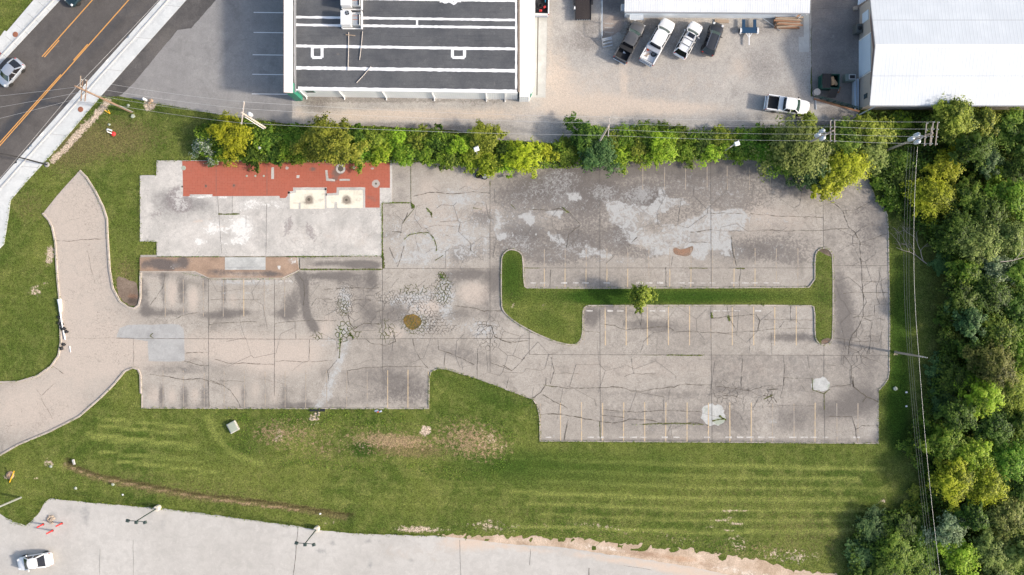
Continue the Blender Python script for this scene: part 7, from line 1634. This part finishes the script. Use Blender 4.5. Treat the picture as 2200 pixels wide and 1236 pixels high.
WOOD = [
    (1936, 268, 36, 'lime', 'bright lime tree beside the warehouse eave left of the corner pole'), (1905, 350, 30, 'dark', 'dark bush at the head of the grass strip'), (1890, 395, 26, 'fresh', 'green bush at the upper corner of the car park edge'), (1915, 430, 26, 'fresh', 'low green bush by the grass strip right of the bulging kerb'), (1945, 390, 34, 'dark', 'dark bush left of the yellow trees beside the cables'), (1940, 345, 34, 'mid', 'mid green bush below the wires left of the corner pole'), (1950, 450, 28, 'mid', 'mid green bush under the cables left of the second yellow tree'),
    (2048, 250, 60, 'olive', 'large olive tree overlapping the warehouse roof right of the corner pole'), (2112, 262, 44, 'olive', 'olive tree at the warehouse eave, second right of the corner pole'), (2165, 275, 44, 'mid', 'mid green tree at the warehouse eave near the right edge'), (2200, 300, 40, 'dark', 'dark tree at the right edge below the warehouse'), (2085, 320, 46, 'dark', 'dark tree below the eave olive trees'), (2030, 352, 44, 'yellow', 'yellow tree below the corner pole'), (2005, 425, 50, 'yellow', 'second yellow tree, beside the upper cables'),
    (2120, 345, 42, 'blue', 'blue-green tree right of the upper yellow tree'), (2140, 375, 34, 'lime', 'bright lime crown high in the wood right of the yellow trees'), (2195, 365, 44, 'dark', 'dark tree at the right edge level with the upper yellow tree'), (2078, 425, 46, 'mid', 'mid green tree right of the second yellow tree'), (2175, 430, 46, 'fresh', 'fresh green tree at the right edge level with the second yellow tree'), (2120, 455, 44, 'dark', 'dark tree between the mid green and the fresh green one'),
    (2050, 500, 50, 'dark', 'dark tree below the second yellow tree'), (2105, 515, 58, 'ash', 'broad ash-green tree above the bare grey branches'), (2170, 510, 52, 'ash', 'ash-green tree at the right, paired with the broad one'), (1995, 510, 34, 'dark', 'dark bush beside the cables above the dead branch'), (2015, 560, 40, 'blue', 'blue-green tree right of the fallen dead branch'), (2140, 575, 42, 'silver', 'pale grey-green crown by the bare grey branches'),
    (2070, 585, 44, 'fresh', 'fresh green crown below the bare grey branches'), (2195, 590, 44, 'mid', 'mid green tree at the right edge below the pair of ash-green trees'), (2120, 630, 50, 'dark', 'dark tree in the shaded middle of the wood'), (2040, 640, 46, 'dark', 'dark tree left of the shaded middle, nearest the grass'), (2005, 690, 30, 'dark', 'dark bush at the grass strip, level with the island'), (2185, 660, 46, 'dark', 'dark tree at the right edge in the shaded middle'), (2080, 690, 46, 'blue', 'blue-green tree in the shaded middle of the wood'), (2150, 720, 48, 'mid', 'mid green tree below the shaded middle near the right edge'),
    (2030, 740, 42, 'dark', 'dark tree right of the slim grey pole'), (2195, 750, 40, 'fresh', 'fresh tree at the right edge level with the slim grey pole'), (2095, 755, 44, 'dark', 'dark tree second right of the slim grey pole'), (2130, 790, 56, 'brown', 'brownish tree in the lower wood'), (1998, 795, 34, 'blue', 'blue-green bush just below the slim grey pole'), (2060, 810, 44, 'dark', 'dark tree left of the brownish one'), (2172, 835, 50, 'olive', 'olive tree below the brownish one near the right edge'), (2110, 850, 46, 'lime', 'lime crown below the brownish tree'),
    (2010, 855, 42, 'blue', 'blue-green tree by the cables level with the car park corner'), (2060, 890, 48, 'dark', 'dark tree left of the lime crown, lower wood'), (2195, 905, 44, 'mid', 'mid green tree at the right edge below the olive tree'), (2140, 915, 48, 'dark', 'dark tree below the lime crown'), (2000, 925, 36, 'fresh', 'fresh green crown by the lower cables'), (1957, 965, 26, 'mid', 'low bush jutting into the lawn left of the lower cables'), (2035, 960, 46, 'fresh', 'fresh tree right of the lower cables'), (2095, 975, 48, 'lime', 'lime tree above the big yellow pair'),
    (2170, 985, 50, 'fresh', 'fresh tree at the right above the big yellow pair'), (1990, 1010, 26, 'mid', 'small bush below the fresh crown at the lower cables'), (2050, 1030, 54, 'yellow', 'left tree of the big yellow pair in the lower wood'), (2120, 1040, 52, 'yellow', 'right tree of the big yellow pair in the lower wood'), (2195, 1050, 40, 'dark', 'dark tree at the right edge beside the big yellow pair'), (2160, 1110, 48, 'brown', 'brownish tree below the big yellow pair'), (2095, 1110, 44, 'dark', 'dark tree directly below the big yellow pair'),
    (2035, 1140, 42, 'silver', 'silvery tree in the lower right wood'), (2195, 1180, 48, 'ash', 'ash-green tree in the lower right corner'), (2130, 1180, 52, 'ash', 'ash-green tree left of the lower right corner'), (2065, 1205, 46, 'lime', 'lime tree at the bottom edge of the wood'), (1990, 1175, 40, 'mid', 'mid green tree under the lowest cables'), (1935, 1130, 46, 'dark', 'dark tree at the top of the lower lawn-side clump'), (1880, 1140, 46, 'blue', 'blue-green tree at the lawn side of the lower clump'), (1925, 1190, 52, 'mid', 'mid green tree in the middle of the lower clump'),
    (1855, 1200, 42, 'blue', 'blue-green tree at the left end of the lower clump'), (1900, 1240, 48, 'dark', 'dark tree of the lower clump at the bottom edge'), (1980, 1245, 46, 'mid', 'mid green tree at the bottom edge under the cables'), (2140, 1245, 48, 'ash', 'ash-green tree at the bottom edge'), (1960, 1100, 28, 'olive', 'small olive bush between lawn clump and lower cables'), (1968, 1060, 24, 'olive', 'small olive bush at the curved edge of the mown lawn')]
for it in WOOD: plant(it[0] + (20 if it[0] < 2050 and 480 < it[1] < 880 else 0), it[1], it[2], *it[3:], group=FG, flat=(.36 if it[0] < 1985 else (.36 if it[1] > 480 else .5) if it[0] < 2035 else .62 if it[0] < 2070 else .8) * rng.uniform(.8, 1.25))
# lone tree on the island
t = plant(1379, 636, 30, 'olive', 'lone small leafy tree on the long grass island', None, h=3.0, size='s'); t.name = 'tree'; t['category'] = 'tree'
branch('bare_branch', 2085, 566, 4.2, 5, 'bare grey branches showing between the crowns of the eastern wood', 'deadwood', 12, z=6.0)
# undergrowth
def undergrowth(name, polys, n, zlo, zhi, size, fol, label_kind, patchy=False):
    xs = []; 
    for poly, m in polys:
        pw = [W(*p) for p in poly]; X = np.array([p[0] for p in pw]); Y = np.array([p[1] for p in pw])
        k = int(m * 2.2); x = nr.uniform(X.min(), X.max(), k); y = nr.uniform(Y.min(), Y.max(), k); ok = inside(pw, x, y)
        xs.append(np.stack([x[ok], y[ok]], 1))
    xy = np.vstack(xs)
    if patchy: xy = xy[np.array([noise.noise(Vector((a * .22, b * .35, 5))) + .5 * noise.noise(Vector((a * 1.1, b * 1.1, 8))) > -.02 for a, b in xy])]
    k = len(xy)
    hh = np.array([noise.noise(Vector((a * .6, b * .6, 0))) for a, b in xy]) * .5 + .5
    z = zlo + (zhi - zlo) * np.clip(hh, 0, 1) * nr.uniform(.4, 1, k)
    nn = nr.normal(size=(k, 3)) * .55 + np.array([0, 0, 1.])
    tone = np.stack([nr.uniform(size=k), hh, nr.uniform(size=k)], 1)
    me = leaf_mesh(name, np.column_stack([xy, z]), nn, size * nr.uniform(.5, 1.3, k), tone)
    return tag(link_mesh(name, me, FO[fol]), kind='stuff')
hp = [(425, 275), (470, 258), (600, 268), (900, 282), (1060, 305), (1200, 312), (1260, 275), (1500, 285), (1740, 275), (1870, 262), (1880, 345), (1760, 380), (1690, 352), (1520, 345), (1350, 350), (1280, 362), (1060, 368), (900, 352), (700, 352), (560, 352), (440, 340)]
wp = [(1850, 245), (2300, 245), (2300, 1300), (1830, 1300), (1815, 1190), (1830, 1130), (1880, 1095), (1930, 1085), (1965, 1070), (1980, 1030), (1945, 990), (1940, 930), (1975, 860), (2005, 780), (2020, 700), (2030, 600), (2005, 540), (1955, 490), (1900, 440), (1885, 400), (1865, 350)]
undergrowth('hedge_undergrowth', [(hp, 34000)], 0, .2, 2.6, .12, 'fresh', '')
undergrowth('wood_undergrowth', [(wp, 46000)], 0, .1, 2.4, .17, 'dark', '')
# rough weeds on the unmown patch and along verges
wd_ = [([(450, 890), (900, 885), (1090, 900), (1125, 960), (1090, 1010), (1000, 1035), (800, 1015), (600, 1000), (470, 950)], 9000), ([(900, 1140), (1200, 1120), (1500, 1150), (1700, 1180), (1820, 1200), (1820, 1240), (1600, 1200), (1400, 1172), (1200, 1152), (1000, 1146)], 5000)]
undergrowth('rough_weeds', wd_, 0, .03, .22, .06, 'mid', '', True)
def weeds(pts_list):
    c = []
    for pts, dens in pts_list:
        for a, b in zip(pts[:-1], pts[1:]):
            A, B_ = W(*a), W(*b); L_ = math.hypot(A[0] - B_[0], A[1] - B_[1])
            for k in range(int(L_ * dens)):
                t = rng.random(); c.append((A[0] + (B_[0] - A[0]) * t + rng.gauss(0, .07), A[1] + (B_[1] - A[1]) * t + rng.gauss(0, .07), rng.uniform(.06, .14)))
    c = np.array(c); k = len(c)
    me = leaf_mesh('crack_weeds', c, nr.normal(size=(k, 3)) * .5 + np.array([0, 0, 1.]), nr.uniform(.03, .075, k), nr.uniform(size=(k, 3)))
    tag(link_mesh('crack_weeds', me, FO['mid']), kind='stuff')
weeds([([(820, 437), (821, 520), (823, 577)], 22), ([(820, 436), (883, 436)], 14), ([(615, 552), (820, 549)], 16), ([(340, 552), (470, 552)], 12), ([(645, 579), (822, 579)], 14), ([(607, 598), (643, 581)], 14), ([(450, 599), (607, 599)], 8), ([(386, 584), (450, 599)], 8), ([(1430, 763), (1510, 764)], 10), ([(732, 700), (729, 750)], 26), ([(945, 588), (955, 600)], 60), ([(750, 715), (762, 727)], 20), ([(884, 440), (890, 446)], 60), ([(917, 447), (928, 462)], 26), ([(1528, 670), (1530, 684)], 26), ([(1563, 678), (1568, 690)], 26), ([(1545, 893), (1560, 903)], 20), ([(868, 515), (880, 504), (905, 500), (932, 512), (938, 540)], 8), ([(1360, 912), (1510, 912)], 5), ([(300, 850), (302, 878)], 5), ([(1208, 446), (1222, 458)], 14), ([(480, 461), (515, 461)], 14)])

def fringe():
    c = []
    segs = [(ISL + [ISL[0]], 22, .0), ([(305, 878), (921, 879)], 26, 0), ([(921, 878), (922, 812), (926, 799), (940, 792), (958, 793), (1000, 806), (1085, 836), (1145, 858), (1154, 872), (1159, 895), (1160, 949), (1500, 951), (1888, 954), (1889, 838), (1898, 829), (1908, 815), (1911, 800), (1912, 700), (1910, 570), (1909, 490), (1906, 460), (1884, 432), (1860, 368)], 26, 0), ([(110, 1070), (340, 1091), (560, 1119), (760, 1145), (960, 1152)], 30, .06), ([(12, 1113), (34, 1124), (55, 1130), (68, 1121), (98, 1077), (110, 1070)], 26, .05),
            ([(92, 458), (105, 473), (113, 490), (119, 520), (124, 600), (129, 650), (130, 735), (125, 764), (110, 786), (80, 807), (40, 819), (0, 820)], 14, 0), ([(0, 979), (40, 956), (105, 929), (170, 896), (215, 857), (245, 827), (268, 799), (285, 791), (297, 795), (302, 806), (303, 850)], 12, 0), ([(301, 377), (301, 519), (337, 520), (337, 548)], 26, 0), ([(337, 377), (337, 345), (430, 345)], 26, 0), ([(301, 552), (301, 640)], 14, 0), ([(218, 208), (335, 223), (480, 249), (600, 262)], 26, .05), ([(217, 209), (120, 323), (49, 401), (23, 432), (9, 526)], 20, 0), ([(173, 366), (204, 410), (230, 470), (236, 580), (258, 648)], 10, 0)]
    for pts, dens, o in segs:
        for a, b in zip(pts[:-1], pts[1:]):
            A, B_ = W(*a), W(*b); L_ = math.hypot(A[0] - B_[0], A[1] - B_[1])
            for k in range(int(L_ * dens) + 1):
                t = rng.random(); x = A[0] + (B_[0] - A[0]) * t; y = A[1] + (B_[1] - A[1]) * t
                g = noise.noise(Vector((x * 1.1, y * 1.1, 0))) + .35
                if g < 0: continue
                c.append((x + rng.gauss(0, .05 + .12 * g), y + rng.gauss(0, .05 + .12 * g), rng.uniform(.06, .18)))
    c = np.array(c); k = len(c)
    me = leaf_mesh('grass_fringe', c, nr.normal(size=(k, 3)) * .6 + np.array([0, 0, 1.]), nr.uniform(.03, .09, k), nr.uniform(size=(k, 3)))
    tag(link_mesh('grass_fringe', me, FO['mid']), kind='stuff')
fringe()
